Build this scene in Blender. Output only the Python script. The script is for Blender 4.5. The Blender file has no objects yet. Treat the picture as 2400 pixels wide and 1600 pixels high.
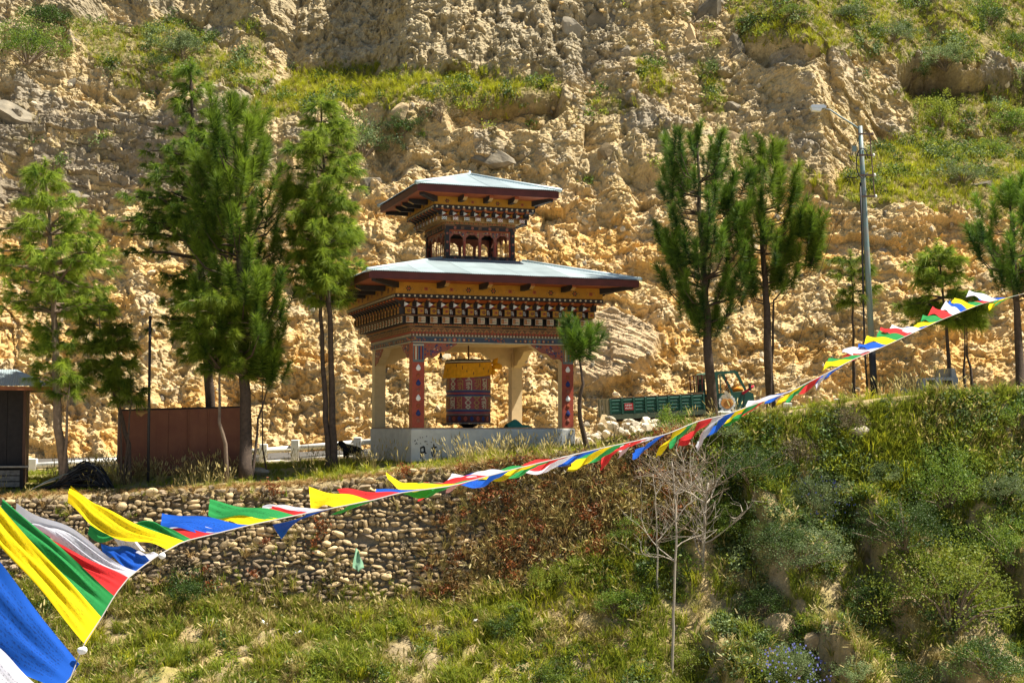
import bpy, math, random
import numpy as np
from mathutils import Vector, Matrix, Euler

SC = bpy.context.scene
COL = SC.collection
R = math.radians
random.seed(7)

# ---------------------------------------------------------------- camera, sky, sun, exposure
F = 3333.33                         # focal length in pixels of the 2400 px wide photograph
PITCH = math.atan(200.0 / F)        # the eye level lies 200 px below the middle of the picture
CP, SP = math.cos(PITCH), math.sin(PITCH)
cam = bpy.data.cameras.new("camera")
cam.lens = 50.0
cam.sensor_width = 36.0
cam.clip_start = 0.1
cam.clip_end = 3000.0
cam_ob = bpy.data.objects.new("camera", cam)
cam_ob.location = (0, 0, 0)
cam_ob.rotation_euler = (math.pi / 2 + PITCH, 0, 0)
COL.objects.link(cam_ob)
SC.camera = cam_ob

SUN_EL, SUN_AZ = R(62.0), R(94.0)  # azimuth from +Y (away from the camera) towards +X (right)
sun_dir = Vector((math.sin(SUN_AZ) * math.cos(SUN_EL), math.cos(SUN_AZ) * math.cos(SUN_EL), math.sin(SUN_EL)))
world = bpy.data.worlds.new("World")
SC.world = world
world.use_nodes = True
wn = world.node_tree
sky = wn.nodes.new("ShaderNodeTexSky")
sky.sky_type = 'NISHITA'
sky.sun_disc = False
sky.sun_elevation = SUN_EL
sky.sun_rotation = SUN_AZ
sky.altitude = 2300.0
sky.air_density = 1.0
sky.dust_density = 0.6
bg = wn.nodes["Background"]
bg.inputs["Strength"].default_value = 0.055
wn.links.new(sky.outputs[0], bg.inputs["Color"])

sun = bpy.data.lights.new("sun", 'SUN')
sun.energy = 5.0
sun.angle = R(0.53)
sun.color = (1.0, 0.95, 0.86)
sun_ob = bpy.data.objects.new("sun", sun)
sun_ob.location = (30, 10, 60)
sun_ob.rotation_euler = sun_dir.to_track_quat('Z', 'Y').to_euler()
COL.objects.link(sun_ob)

SC.view_settings.view_transform = 'Standard'
SC.view_settings.look = 'None'
SC.view_settings.exposure = 1.25
SC.view_settings.gamma = 1.0
SC.view_settings.use_curve_mapping = False
SC.render.engine = 'CYCLES'
SC.cycles.use_denoising = True
SC.cycles.max_bounces = 6
SC.cycles.diffuse_bounces = 3
SC.cycles.glossy_bounces = 2
SC.cycles.transmission_bounces = 3
SC.cycles.transparent_max_bounces = 6
SC.cycles.caustics_reflective = False
SC.cycles.caustics_refractive = False

# ---------------------------------------------------------------- helpers: pixels, noise, masks
def at(px, py, Y):
    """world point seen at pixel (px, py) of the 2400 x 1600 photograph, at ground distance Y"""
    x = (px - 1200.0) / F
    y = (800.0 - py) / F
    dy = CP - y * SP
    dz = SP + y * CP
    t = Y / dy
    return Vector((x * t, Y, dz * t))

def z_at(py, Y):
    y = (800.0 - py) / F
    return Y * (SP + y * CP) / (CP - y * SP)

def project(X, Y, Z):
    d = Y * CP + Z * SP
    u = -Y * SP + Z * CP
    return 1200.0 + F * X / d, 800.0 - F * u / d

def ihash(ix, iy, iz, seed):
    h = (ix.astype(np.int64) * 374761393 + iy.astype(np.int64) * 668265263 + iz.astype(np.int64) * 2147483647 + seed * 974634777) & 0xFFFFFFFF
    h = ((h ^ (h >> 13)) * 1274126177) & 0xFFFFFFFF
    h = ((h ^ (h >> 16)) * 2246822519) & 0xFFFFFFFF
    h = h ^ (h >> 15)
    return (h & 0xFFFFFF).astype(np.float64) / 16777215.0

def vn(x, y, seed=0):
    """value noise in 2-D, -1..1"""
    ix, iy = np.floor(x), np.floor(y)
    fx, fy = x - ix, y - iy
    fx = fx * fx * fx * (fx * (fx * 6 - 15) + 10)
    fy = fy * fy * fy * (fy * (fy * 6 - 15) + 10)
    z = np.zeros_like(ix)
    a = ihash(ix, iy, z, seed); b = ihash(ix + 1, iy, z, seed)
    c = ihash(ix, iy + 1, z, seed); d = ihash(ix + 1, iy + 1, z, seed)
    return ((a + (b - a) * fx) * (1 - fy) + (c + (d - c) * fx) * fy) * 2 - 1

def fbm(x, y, seed=0, octv=4, gain=0.5):
    s, a, t = 0.0, 1.0, 0.0
    ca, sa = math.cos(0.6), math.sin(0.6)
    for o in range(octv):
        s = s + a * vn(x, y, seed + o * 17)
        t += a
        a *= gain
        x, y = (x * ca - y * sa) * 2.03 + 11.3, (x * sa + y * ca) * 2.03 - 7.1
    return s / t

def facets(x, y, seed=0, tilt=0.5, jit=0.9):
    """broken rock: every Voronoi cell is a tilted flat facet of its own height; returns height, cell random, edge distance"""
    ix, iy = np.floor(x), np.floor(y)
    z = np.zeros_like(ix)
    f1 = np.full(x.shape, 9.0); f2 = np.full(x.shape, 9.0)
    hh = np.zeros(x.shape); rr = np.zeros(x.shape)
    for dx in (-1, 0, 1):
        for dy in (-1, 0, 1):
            cx, cy = ix + dx, iy + dy
            px = cx + 0.5 + (ihash(cx, cy, z, seed) - 0.5) * jit
            py = cy + 0.5 + (ihash(cx, cy, z, seed + 1) - 0.5) * jit
            d = np.hypot(x - px, y - py)
            r = ihash(cx, cy, z, seed + 2)
            gx = (ihash(cx, cy, z, seed + 3) - 0.5) * 2 * tilt
            gy = (ihash(cx, cy, z, seed + 4) - 0.5) * 2 * tilt
            h = r + gx * (x - px) + gy * (y - py)
            m = d < f1
            f2 = np.where(m, f1, np.minimum(f2, d))
            hh = np.where(m, h, hh); rr = np.where(m, r, rr)
            f1 = np.where(m, d, f1)
    return hh, rr, f2 - f1

def sst(a, b, x):
    t = np.clip((x - a) / (b - a), 0, 1)
    return t * t * (3 - 2 * t)

def poly_mask(px, py, pts, soft=20.0):
    """1 inside the polygon (pixel coordinates), falling to 0 over soft pixels"""
    px = np.asarray(px, float); py = np.asarray(py, float)
    inside = np.zeros(px.shape, bool); dist = np.full(px.shape, 1e9)
    n = len(pts)
    for i in range(n):
        x0, y0 = pts[i]; x1, y1 = pts[(i + 1) % n]
        c = ((y0 > py) != (y1 > py)) & (px < (x1 - x0) * (py - y0) / ((y1 - y0) if y1 != y0 else 1e-9) + x0)
        inside ^= c
        vx, vy = x1 - x0, y1 - y0
        t = np.clip(((px - x0) * vx + (py - y0) * vy) / (vx * vx + vy * vy + 1e-9), 0, 1)
        dist = np.minimum(dist, np.hypot(px - x0 - t * vx, py - y0 - t * vy))
    sd = np.where(inside, dist, -dist)
    return sst(-soft, soft, sd)

def blob(px, py, cx, cy, rx, ry):
    return np.exp(-(((px - cx) / rx) ** 2 + ((py - cy) / ry) ** 2))

def line_y(px, pts):
    xs, ys = zip(*pts)
    return np.interp(px, xs, ys)

# ---------------------------------------------------------------- helpers: objects
def tag(o, label=None, cat=None, group=None, kind=None):
    if label: o["label"] = label
    if cat: o["category"] = cat
    if group: o["group"] = group
    if kind: o["kind"] = kind
    return o

def link(name, me, parent=None):
    o = bpy.data.objects.new(name, me)
    COL.objects.link(o)
    if parent is not None: o.parent = parent
    return o

def thing(name, label, cat, loc=(0, 0, 0), rot=(0, 0, 0), group=None):
    o = bpy.data.objects.new(name, None)
    o.empty_display_size = 0.2
    COL.objects.link(o)
    o.location = loc; o.rotation_euler = rot
    return tag(o, label, cat, group)

def np_mesh(name, v, f, mats=(), smooth=False, col=None, mi=None):
    """mesh from numpy arrays; f is an (n,3) or (n,4) index array"""
    v = np.ascontiguousarray(v, dtype=np.float32); f = np.ascontiguousarray(f, dtype=np.int32)
    me = bpy.data.meshes.new(name)
    k = f.shape[1]
    me.vertices.add(len(v)); me.vertices.foreach_set("co", v.ravel())
    me.loops.add(f.size); me.loops.foreach_set("vertex_index", f.ravel())
    me.polygons.add(len(f))
    me.polygons.foreach_set("loop_start", np.arange(0, f.size, k, dtype=np.int32))
    me.polygons.foreach_set("loop_total", np.full(len(f), k, dtype=np.int32))
    me.polygons.foreach_set("use_smooth", np.full(len(f), bool(smooth)))
    for m in mats: me.materials.append(m)
    if mi is not None: me.polygons.foreach_set("material_index", np.asarray(mi, dtype=np.int32))
    if col is not None:
        a = me.color_attributes.new("Col", 'FLOAT_COLOR', 'POINT')
        c = np.ones((len(v), 4), dtype=np.float32); c[:, :col.shape[1]] = col
        a.data.foreach_set("color", c.ravel())
    me.update(calc_edges=True)
    return me

class MB:
    """collects simple shapes and links them as one mesh object"""
    def __init__(s):
        s.v = []; s.f = []; s.m = []
    def add(s, verts, faces, m=0):
        b = len(s.v)
        s.v.extend([tuple(p) for p in verts])
        for q in faces:
            s.f.append([b + i for i in q]); s.m.append(m)
        return s
    def box(s, x0, x1, y0, y1, z0, z1, m=0, taper=0.0):
        t = taper
        v = [(x0, y0, z0), (x1, y0, z0), (x1, y1, z0), (x0, y1, z0), (x0 + t, y0 + t, z1), (x1 - t, y0 + t, z1), (x1 - t, y1 - t, z1), (x0 + t, y1 - t, z1)]
        return s.add(v, [(0, 3, 2, 1), (4, 5, 6, 7), (0, 1, 5, 4), (1, 2, 6, 5), (2, 3, 7, 6), (3, 0, 4, 7)], m)
    def bbox(s, x0, x1, y0, y1, z0, z1, b=0.01, m=0):
        """box with bevelled vertical and top edges"""
        v = []
        for (zz, o) in ((z0, b), (z0 + b, 0), (z1 - b, 0), (z1, b)):
            for (sx, sy) in ((0, 0), (1, 0), (1, 1), (0, 1)):
                X = (x0 + o) if sx == 0 else (x1 - o); Y = (y0 + o) if sy == 0 else (y1 - o)
                v.append((X, Y, zz))
        f = [(3, 2, 1, 0), (12, 13, 14, 15)]
        for k in range(3):
            for i in range(4):
                j = (i + 1) % 4
                f.append((k * 4 + i, k * 4 + j, k * 4 + 4 + j, k * 4 + 4 + i))
        return s.add(v, f, m)
    def tube(s, pts, rad, n=8, m=0, caps=True):
        pts = [Vector(p) for p in pts]
        if not hasattr(rad, "__len__"): rad = [rad] * len(pts)
        b = len(s.v); prev = None
        for i, p in enumerate(pts):
            d = (pts[min(i + 1, len(pts) - 1)] - pts[max(i - 1, 0)])
            d = d.normalized() if d.length > 1e-9 else Vector((0, 0, 1))
            if prev is None:
                u = d.cross(Vector((0, 0, 1)))
                if u.length < 1e-3: u = d.cross(Vector((1, 0, 0)))
                u.normalize()
            else:
                u = prev - d * prev.dot(d)
                u = u.normalized() if u.length > 1e-6 else d.orthogonal().normalized()
            prev = u
            w = d.cross(u)
            for k in range(n):
                a = 2 * math.pi * k / n
                q = p + (u * math.cos(a) + w * math.sin(a)) * rad[i]
                s.v.append((q.x, q.y, q.z))
        for i in range(len(pts) - 1):
            for k in range(n):
                k2 = (k + 1) % n
                s.f.append([b + i * n + k, b + i * n + k2, b + (i + 1) * n + k2, b + (i + 1) * n + k]); s.m.append(m)
        if caps:
            s.f.append([b + k for k in range(n)][::-1]); s.m.append(m)
            s.f.append([b + (len(pts) - 1) * n + k for k in range(n)]); s.m.append(m)
        return s
    def lathe(s, prof, n=32, m=0, cx=0.0, cy=0.0):
        """prof: list of (radius, z)"""
        b = len(s.v)
        for (r, z) in prof:
            for k in range(n):
                a = 2 * math.pi * k / n
                s.v.append((cx + r * math.cos(a), cy + r * math.sin(a), z))
        for i in range(len(prof) - 1):
            for k in range(n):
                k2 = (k + 1) % n
                s.f.append([b + i * n + k, b + i * n + k2, b + (i + 1) * n + k2, b + (i + 1) * n + k]); s.m.append(m)
        return s
    def prism(s, poly, h, axis='y', m=0, o=0.0):
        """extrude a 2-D polygon; axis y: poly in (x,z) from y=o to o+h; axis z: poly in (x,y); axis x: poly in (y,z)"""
        n = len(poly)
        def P(a, c, t):
            return (a, t, c) if axis == 'y' else ((a, c, t) if axis == 'z' else (t, a, c))
        v = [P(a, c, o) for a, c in poly] + [P(a, c, o + h) for a, c in poly]
        f = [list(range(n)), list(range(2 * n - 1, n - 1, -1))]
        for i in range(n):
            j = (i + 1) % n
            f.append([i, n + i, n + j, j])
        return s.add(v, f, m)
    def mesh(s, name, mats, smooth=False):
        me = bpy.data.meshes.new(name)
        me.from_pydata(s.v, [], s.f)
        for m in (mats if isinstance(mats, (list, tuple)) else [mats]): me.materials.append(m)
        me.polygons.foreach_set("material_index", np.array(s.m, dtype=np.int32))
        if smooth: me.polygons.foreach_set("use_smooth", np.ones(len(s.f), bool))
        me.update()
        return me
    def build(s, name, mats, parent=None, smooth=False):
        return link(name, s.mesh(name, mats, smooth), parent)

# ---------------------------------------------------------------- helpers: materials
def new_mat(name):
    m = bpy.data.materials.new(name); m.use_nodes = True
    nt = m.node_tree
    return m, nt, nt.nodes["Principled BSDF"]

def mat(name, c, rough=0.7, var=0.12, scale=6.0, bump=0.0, bscale=30.0, metal=0.0, c2=None, spec=0.3, randv=0.0, coords='Object'):
    """paint, plaster, timber and so on: a base colour with uneven wear, optional relief and per-object variation"""
    m, nt, b = new_mat(name)
    N, L = nt.nodes, nt.links
    tc = N.new("ShaderNodeTexCoord")
    nz = N.new("ShaderNodeTexNoise"); nz.inputs["Scale"].default_value = scale; nz.inputs["Detail"].default_value = 6.0; nz.inputs["Roughness"].default_value = 0.65
    L.new(tc.outputs[coords], nz.inputs["Vector"])
    rp = N.new("ShaderNodeMapRange"); rp.inputs[1].default_value = 0.3; rp.inputs[2].default_value = 0.7
    L.new(nz.outputs["Fac"], rp.inputs[0])
    mx = N.new("ShaderNodeMix"); mx.data_type = 'RGBA'
    if c2 is None:
        mx.inputs[6].default_value = (c[0] * (1 - var), c[1] * (1 - var), c[2] * (1 - var), 1)
        mx.inputs[7].default_value = (min(1, c[0] * (1 + var)), min(1, c[1] * (1 + var)), min(1, c[2] * (1 + var)), 1)
    else:
        mx.inputs[6].default_value = (*c, 1); mx.inputs[7].default_value = (*c2, 1)
    L.new(rp.outputs[0], mx.inputs[0])
    out = mx.outputs[2]
    if randv > 0:
        oi = N.new("ShaderNodeObjectInfo")
        hs = N.new("ShaderNodeHueSaturation")
        r2 = N.new("ShaderNodeMapRange"); r2.inputs[3].default_value = 1 - randv; r2.inputs[4].default_value = 1 + randv
        L.new(oi.outputs["Random"], r2.inputs[0]); L.new(r2.outputs[0], hs.inputs["Value"])
        L.new(out, hs.inputs["Color"]); out = hs.outputs["Color"]
    L.new(out, b.inputs["Base Color"])
    b.inputs["Roughness"].default_value = rough
    b.inputs["Metallic"].default_value = metal
    b.inputs["Specular IOR Level"].default_value = spec
    if bump > 0:
        n2 = N.new("ShaderNodeTexNoise"); n2.inputs["Scale"].default_value = bscale; n2.inputs["Detail"].default_value = 5.0
        L.new(tc.outputs[coords], n2.inputs["Vector"])
        bp = N.new("ShaderNodeBump"); bp.inputs["Strength"].default_value = bump; bp.inputs["Distance"].default_value = 0.02
        L.new(n2.outputs["Fac"], bp.inputs["Height"]); L.new(bp.outputs[0], b.inputs["Normal"])
    return m

def leaf_mat(name, c, c2, trans=0.35, attr=True, rough=0.55):
    """leaves, needles and grass: two tones picked per clump (vertex colour) and per object, light passing through"""
    m, nt, b = new_mat(name)
    N, L = nt.nodes, nt.links
    oi = N.new("ShaderNodeObjectInfo")
    mx = N.new("ShaderNodeMix"); mx.data_type = 'RGBA'
    mx.inputs[6].default_value = (*c, 1); mx.inputs[7].default_value = (*c2, 1)
    if attr:
        va = N.new("ShaderNodeVertexColor"); va.layer_name = "Col"
        L.new(va.outputs["Color"], mx.inputs[0])
    else:
        L.new(oi.outputs["Random"], mx.inputs[0])
    hs = N.new("ShaderNodeHueSaturation")
    mr = N.new("ShaderNodeMapRange"); mr.inputs[3].default_value = 0.75; mr.inputs[4].default_value = 1.25
    L.new(oi.outputs["Random"], mr.inputs[0]); L.new(mr.outputs[0], hs.inputs["Value"])
    L.new(mx.outputs[2], hs.inputs["Color"])
    L.new(hs.outputs["Color"], b.inputs["Base Color"])
    b.inputs["Roughness"].default_value = rough
    b.inputs["Specular IOR Level"].default_value = 0.25
    tr = N.new("ShaderNodeBsdfTranslucent")
    L.new(hs.outputs["Color"], tr.inputs["Color"])
    ms = N.new("ShaderNodeMixShader"); ms.inputs[0].default_value = trans
    L.new(b.outputs[0], ms.inputs[1]); L.new(tr.outputs[0], ms.inputs[2])
    L.new(ms.outputs[0], N["Material Output"].inputs["Surface"])
    return m

def earth_mat(name, bump=0.6, bscale=9.0, spec=0.15):
    """soil and rock: vertex colour broken up by grain, with fine relief"""
    m, nt, b = new_mat(name)
    N, L = nt.nodes, nt.links
    va = N.new("ShaderNodeVertexColor"); va.layer_name = "Col"
    tc = N.new("ShaderNodeTexCoord")
    nz = N.new("ShaderNodeTexNoise"); nz.inputs["Scale"].default_value = 4.5; nz.inputs["Detail"].default_value = 8.0; nz.inputs["Roughness"].default_value = 0.7
    L.new(tc.outputs["Object"], nz.inputs["Vector"])
    mr = N.new("ShaderNodeMapRange"); mr.inputs[1].default_value = 0.3; mr.inputs[2].default_value = 0.7; mr.inputs[3].default_value = 0.66; mr.inputs[4].default_value = 1.3
    L.new(nz.outputs["Fac"], mr.inputs[0])
    hs = N.new("ShaderNodeHueSaturation")
    L.new(va.outputs["Color"], hs.inputs["Color"]); L.new(mr.outputs[0], hs.inputs["Value"])
    L.new(hs.outputs["Color"], b.inputs["Base Color"])
    b.inputs["Roughness"].default_value = 0.95
    b.inputs["Specular IOR Level"].default_value = spec
    n2 = N.new("ShaderNodeTexNoise"); n2.inputs["Scale"].default_value = bscale; n2.inputs["Detail"].default_value = 9.0; n2.inputs["Roughness"].default_value = 0.68
    L.new(tc.outputs["Object"], n2.inputs["Vector"])
    bp = N.new("ShaderNodeBump"); bp.inputs["Strength"].default_value = bump; bp.inputs["Distance"].default_value = 0.12
    L.new(n2.outputs["Fac"], bp.inputs["Height"]); L.new(bp.outputs[0], b.inputs["Normal"])
    return m

def scatter(name, pts, rot, scl, idx, variants, mats=None):
    """one stuff object: copies of the variant meshes on the points (geometry nodes)"""
    n = len(pts)
    me = bpy.data.meshes.new(name + "_points")
    me.vertices.add(n); me.vertices.foreach_set("co", np.ascontiguousarray(pts, dtype=np.float32).ravel())
    a = me.attributes.new("rot", 'FLOAT_VECTOR', 'POINT'); a.data.foreach_set("vector", np.ascontiguousarray(rot, dtype=np.float32).ravel())
    a = me.attributes.new("scl", 'FLOAT_VECTOR', 'POINT'); a.data.foreach_set("vector", np.ascontiguousarray(scl, dtype=np.float32).ravel())
    a = me.attributes.new("idx", 'INT', 'POINT'); a.data.foreach_set("value", np.ascontiguousarray(idx, dtype=np.int32))
    o = link(name, me)
    vc = bpy.data.collections.new(name + "_kinds")
    for k, vm in enumerate(variants):
        vo = bpy.data.objects.new("%s_kind_%02d" % (name, k), vm); vc.objects.link(vo)
    ng = bpy.data.node_groups.new(name + "_nodes", 'GeometryNodeTree')
    ng.interface.new_socket("Geometry", in_out='INPUT', socket_type='NodeSocketGeometry')
    ng.interface.new_socket("Geometry", in_out='OUTPUT', socket_type='NodeSocketGeometry')
    gi = ng.nodes.new("NodeGroupInput"); go = ng.nodes.new("NodeGroupOutput")
    ip = ng.nodes.new("GeometryNodeInstanceOnPoints")
    ci = ng.nodes.new("GeometryNodeCollectionInfo"); ci.inputs["Collection"].default_value = vc
    ci.inputs["Separate Children"].default_value = True; ci.inputs["Reset Children"].default_value = True
    def attr(nm, ty):
        q = ng.nodes.new("GeometryNodeInputNamedAttribute"); q.data_type = ty; q.inputs["Name"].default_value = nm
        return q.outputs["Attribute"]
    e2r = ng.nodes.new("FunctionNodeEulerToRotation")
    ng.links.new(attr("rot", 'FLOAT_VECTOR'), e2r.inputs[0])
    ng.links.new(gi.outputs[0], ip.inputs["Points"]); ng.links.new(ci.outputs[0], ip.inputs["Instance"])
    ip.inputs["Pick Instance"].default_value = True
    ng.links.new(attr("idx", 'INT'), ip.inputs["Instance Index"])
    ng.links.new(e2r.outputs[0], ip.inputs["Rotation"])
    ng.links.new(attr("scl", 'FLOAT_VECTOR'), ip.inputs["Scale"])
    ng.links.new(ip.outputs[0], go.inputs[0])
    md = o.modifiers.new("scatter", 'NODES'); md.node_group = ng
    o["kind"] = "stuff"
    return o
# ---------------------------------------------------------------- the land: river bank, terrace, road
L_EDGE = [(-800, 1180), (0, 1168), (300, 1158), (700, 1138), (1000, 1103), (1300, 1078), (1450, 1060), (1600, 1014), (1800, 968), (2000, 938), (2200, 922), (2400, 914), (3200, 890)]
L_FOOT = [(-800, 1400), (0, 1388), (400, 1402), (900, 1425), (1100, 1400), (1300, 1330), (1450, 1250), (1600, 1180), (1800, 1145), (2000, 1125), (2400, 1095), (3200, 1060)]
L_41 = [(-800, 1540), (0, 1535), (1200, 1535), (1450, 1480), (1600, 1420), (2000, 1350), (2400, 1330), (3200, 1300)]
L_38 = [(-800, 1715), (0, 1710), (1400, 1710), (2000, 1620), (2400, 1600), (3200, 1560)]
L_48 = [(-800, 1148), (0, 1136), (300, 1118), (600, 1103), (965, 1082), (1340, 1056), (1550, 1010), (1700, 985), (2000, 938), (2200, 928), (2400, 920), (3200, 900)]
L_52 = [(-800, 1115), (0, 1108), (300, 1100), (690, 1086), (840, 1080), (1340, 1040), (1550, 1004), (1845, 976), (2000, 938), (2200, 928), (2400, 920), (3200, 902)]
L_60 = [(-800, 1085), (0, 1080), (690, 1062), (1340, 1032), (1550, 1002), (1845, 968), (2000, 940), (2400, 922), (3200, 905)]
ROWS = [(41.0, L_41), (43.4, L_FOOT), (44.6, L_EDGE), (48.0, L_48), (56.0, L_52), (62.5, L_60)]
def _rowz(X, Y, pts):
    return z_at(line_y(1200 + F * X / (Y * 0.999), pts), Y)
def ground_base(X, Y):
    X = np.asarray(X, float); Y = np.asarray(Y, float)
    ys = [-60.0, -8.0, 8.0, 30.0, 34.5, 38.0] + [r[0] for r in ROWS] + [66.0, 92.0]
    z38 = _rowz(X, 38.0, L_38)
    zs = [np.full(X.shape, -3.0), np.full(X.shape, -3.2), np.full(X.shape, -14.5), np.full(X.shape, -14.5), z38 * 0.35 - 14.5 * 0.65 + 1.6, z38] + [_rowz(X, a, b) for a, b in ROWS]
    zs += [zs[-1], zs[-1] + 1.0]
    out = zs[0].copy() + 0 * Y
    for k in range(len(ys) - 1):
        t = np.clip((Y - ys[k]) / (ys[k + 1] - ys[k]), 0, 1)
        out = np.where(Y >= ys[k], zs[k] + (zs[k + 1] - zs[k]) * t, out)
    return out
def ground_rough(X, Y):
    bank = sst(28, 32, Y) * (1 - sst(44.0, 44.9, Y))
    top = sst(44.0, 44.9, Y)
    pxx = 1200 + F * X / np.maximum(Y, 5)
    wall = sst(43.2, 43.6, Y) * (1 - sst(44.4, 44.8, Y)) * (1 - sst(1350, 1500, pxx))
    h, r, e = facets(X / 0.8 + fbm(X, Y, 5, 2) * 0.3, Y / 0.6 + fbm(X, Y, 6, 2) * 0.3, 31, 0.5)
    bumps = 0.38 * fbm(X / 2.4, Y / 1.6, 3, 4) + 0.16 * fbm(X / 0.5, Y / 0.5, 9, 3) + (h - 0.5) * 0.22
    rt = sst(1450, 1620, pxx) * sst(36.0, 38.0, Y) * (1 - sst(42.4, 44.3, Y))
    xs_ = X + 0.45 * fbm(X / 2.0, Y / 1.2, 12, 3) + 0.35 * (Y - 41.5)
    rid = np.zeros(X.shape)
    for (xj, ln, am) in ((5.3, 2.2, 1.2), (7.6, 2.8, 2.2), (10.6, 3.4, 2.3), (14.2, 3.6, 2.2), (18.5, 5.0, 2.0)):
        d = xs_ - xj
        rid = np.maximum(rid, am * sst(-0.28, 0.05, d) * np.clip(1 - d / ln, 0, 1) ** 1.2)
    rid = rid * (0.62 + 0.38 * np.sin(Y * 1.7 + X * .6)) - 0.9
    bumps = bumps + rt * rid
    return bumps * bank * (1 - 0.8 * wall) + top * (0.05 * fbm(X / 1.2, Y / 1.2, 4, 3)) - wall * 0.08
def gz(X, Y):
    a = np.array([float(X)]); b = np.array([float(Y)])
    return float((ground_base(a, b) + ground_rough(a, b))[0])
def gzv(X, Y):
    return ground_base(X, Y) + ground_rough(X, Y)

def grid_mesh(name, P, mats, col=None, smooth=True):
    nr, nc, _ = P.shape
    idx = np.arange(nr * nc).reshape(nr, nc)
    f = np.stack([idx[:-1, :-1], idx[:-1, 1:], idx[1:, 1:], idx[1:, :-1]], -1).reshape(-1, 4)
    return np_mesh(name, P.reshape(-1, 3), f, mats, smooth, None if col is None else col.reshape(-1, col.shape[-1]))

M_EARTH = earth_mat("earth", 0.7, 8.0)
def lerp3(a, b, t):
    return a + (b - a) * t[..., None]
OCHRE = np.array((0.57, 0.36, 0.125)); SAND = np.array((0.58, 0.42, 0.20)); TAN = np.array((0.46, 0.355, 0.19))
GREY = np.array((0.27, 0.235, 0.18)); PALE = np.array((0.60, 0.48, 0.30)); TURF = np.array((0.22, 0.21, 0.04)); DRY = np.array((0.36, 0.24, 0.09))

ycoord = np.concatenate([np.linspace(-60, 28, 12), np.linspace(30, 36, 20), np.arange(36.12, 45.2, 0.075), np.arange(45.3, 63.0, 0.25), np.array([64.0, 66.0, 72.0, 92.0])])
xcoord = np.concatenate([np.array([-300, -200, -120, -80, -55, -40, -33]), np.arange(-28.0, 28.01, 0.12), np.array([33, 40, 55, 80, 120, 200, 300])])
GX, GY = np.meshgrid(xcoord, ycoord)
GZ = gzv(GX, GY)
gpx, gpy = project(GX, np.maximum(GY, 3.0), GZ)
n1 = fbm(GX / 1.1, GY / 0.9, 41, 4); n2 = fbm(GX / 0.35, GY / 0.35, 42, 3)
gc = lerp3(np.broadcast_to(TAN * 0.72, GX.shape + (3,)), SAND * 0.8, sst(-0.3, 0.45, n1))
gc = lerp3(gc, TURF, 0.75 * sst(-0.1, 0.5, n1 * 0.5 + n2 * 0.7) * (1 - sst(44.0, 44.6, GY)))
tt = sst(44.5, 45.0, GY) * (1 - sst(56.0, 56.8, GY))
gc = lerp3(gc, TURF, 0.55 * tt * sst(-0.5, 0.4, n1 + 0.3))
gc = lerp3(gc, SAND * 0.9, tt * (1 - sst(45.1, 45.7, GY + n1 * 0.3)) * 0.8)
gc = lerp3(gc, GREY * 0.8, 0.8 * sst(43.2, 43.6, GY) * (1 - sst(44.3, 44.6, GY)))
gc = lerp3(gc, GREY * 1.3, (1 - sst(27, 31, GY)))
ground = link("ground", grid_mesh("ground", np.stack([GX, GY, GZ], -1), [M_EARTH], gc))
tag(ground, kind="structure")

# the road behind the railing, with a low kerb of its own thickness
M_ROAD = mat("worn_asphalt", (0.10, 0.09, 0.075), 0.95, 0.25, 3.0, 0.4, 60.0)
rx = np.arange(-60, 60.01, 0.5); ry = np.array([57.4, 58.2, 59.5, 61.0, 62.2])
RX, RY = np.meshgrid(rx, ry)
RZ = ground_base(RX, RY) + 0.07
P = np.stack([RX, RY, RZ], -1)
low = P.copy(); low[..., 2] -= 0.2
nr, nc = RX.shape
idx = np.arange(nr * nc).reshape(nr, nc)
top_f = np.stack([idx[:-1, :-1], idx[:-1, 1:], idx[1:, 1:], idx[1:, :-1]], -1).reshape(-1, 4)
off = nr * nc
front = np.stack([idx[0, :-1] + off, idx[0, 1:] + off, idx[0, 1:], idx[0, :-1]], -1)
road = link("road", np_mesh("road", np.concatenate([P.reshape(-1, 3), low.reshape(-1, 3)]), np.concatenate([top_f, front]), [M_ROAD], False))
tag(road, kind="structure")

# ---------------------------------------------------------------- the cut cliff behind the road
G_POLYS = [
    [(150, 50), (330, 60), (430, 40), (560, 130), (640, 170), (600, 215), (480, 195), (330, 150), (200, 130)],
    [(545, 300), (600, 230), (680, 170), (840, 155), (960, 175), (1120, 175), (1320, 190), (1330, 222), (1180, 232), (980, 245), (760, 265), (640, 300)],
    [(1690, -200), (1700, 20), (1740, 85), (1850, 85), (1990, 112), (2120, 150), (2230, 140), (2420, 160), (2800, 200), (2800, -200)],
    [(1950, 430), (2060, 345), (2160, 310), (2280, 330), (2420, 300), (2800, 300), (2800, 600), (2420, 505), (2250, 490), (2090, 478), (1980, 462)],
    [(2120, 230), (2190, 205), (2270, 260), (2250, 330), (2150, 320)],
    [(2250, 200), (2420, 180), (2800, 200), (2800, 400), (2400, 420), (2280, 360)],
    [(1480, 145), (1540, 140), (1585, 185), (1530, 215), (1490, 200)],
    [(1380, 225), (1470, 215), (1490, 260), (1400, 262)],
    [(1640, 150), (1700, 170), (1690, 260), (1650, 240)],
    [(250, 150), (380, 160), (400, 190), (290, 190)],
    [(1850, 400), (1910, 400), (1960, 440), (1880, 430)],
    [(560, 60), (600, 40), (640, 130), (600, 150)],
]
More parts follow.
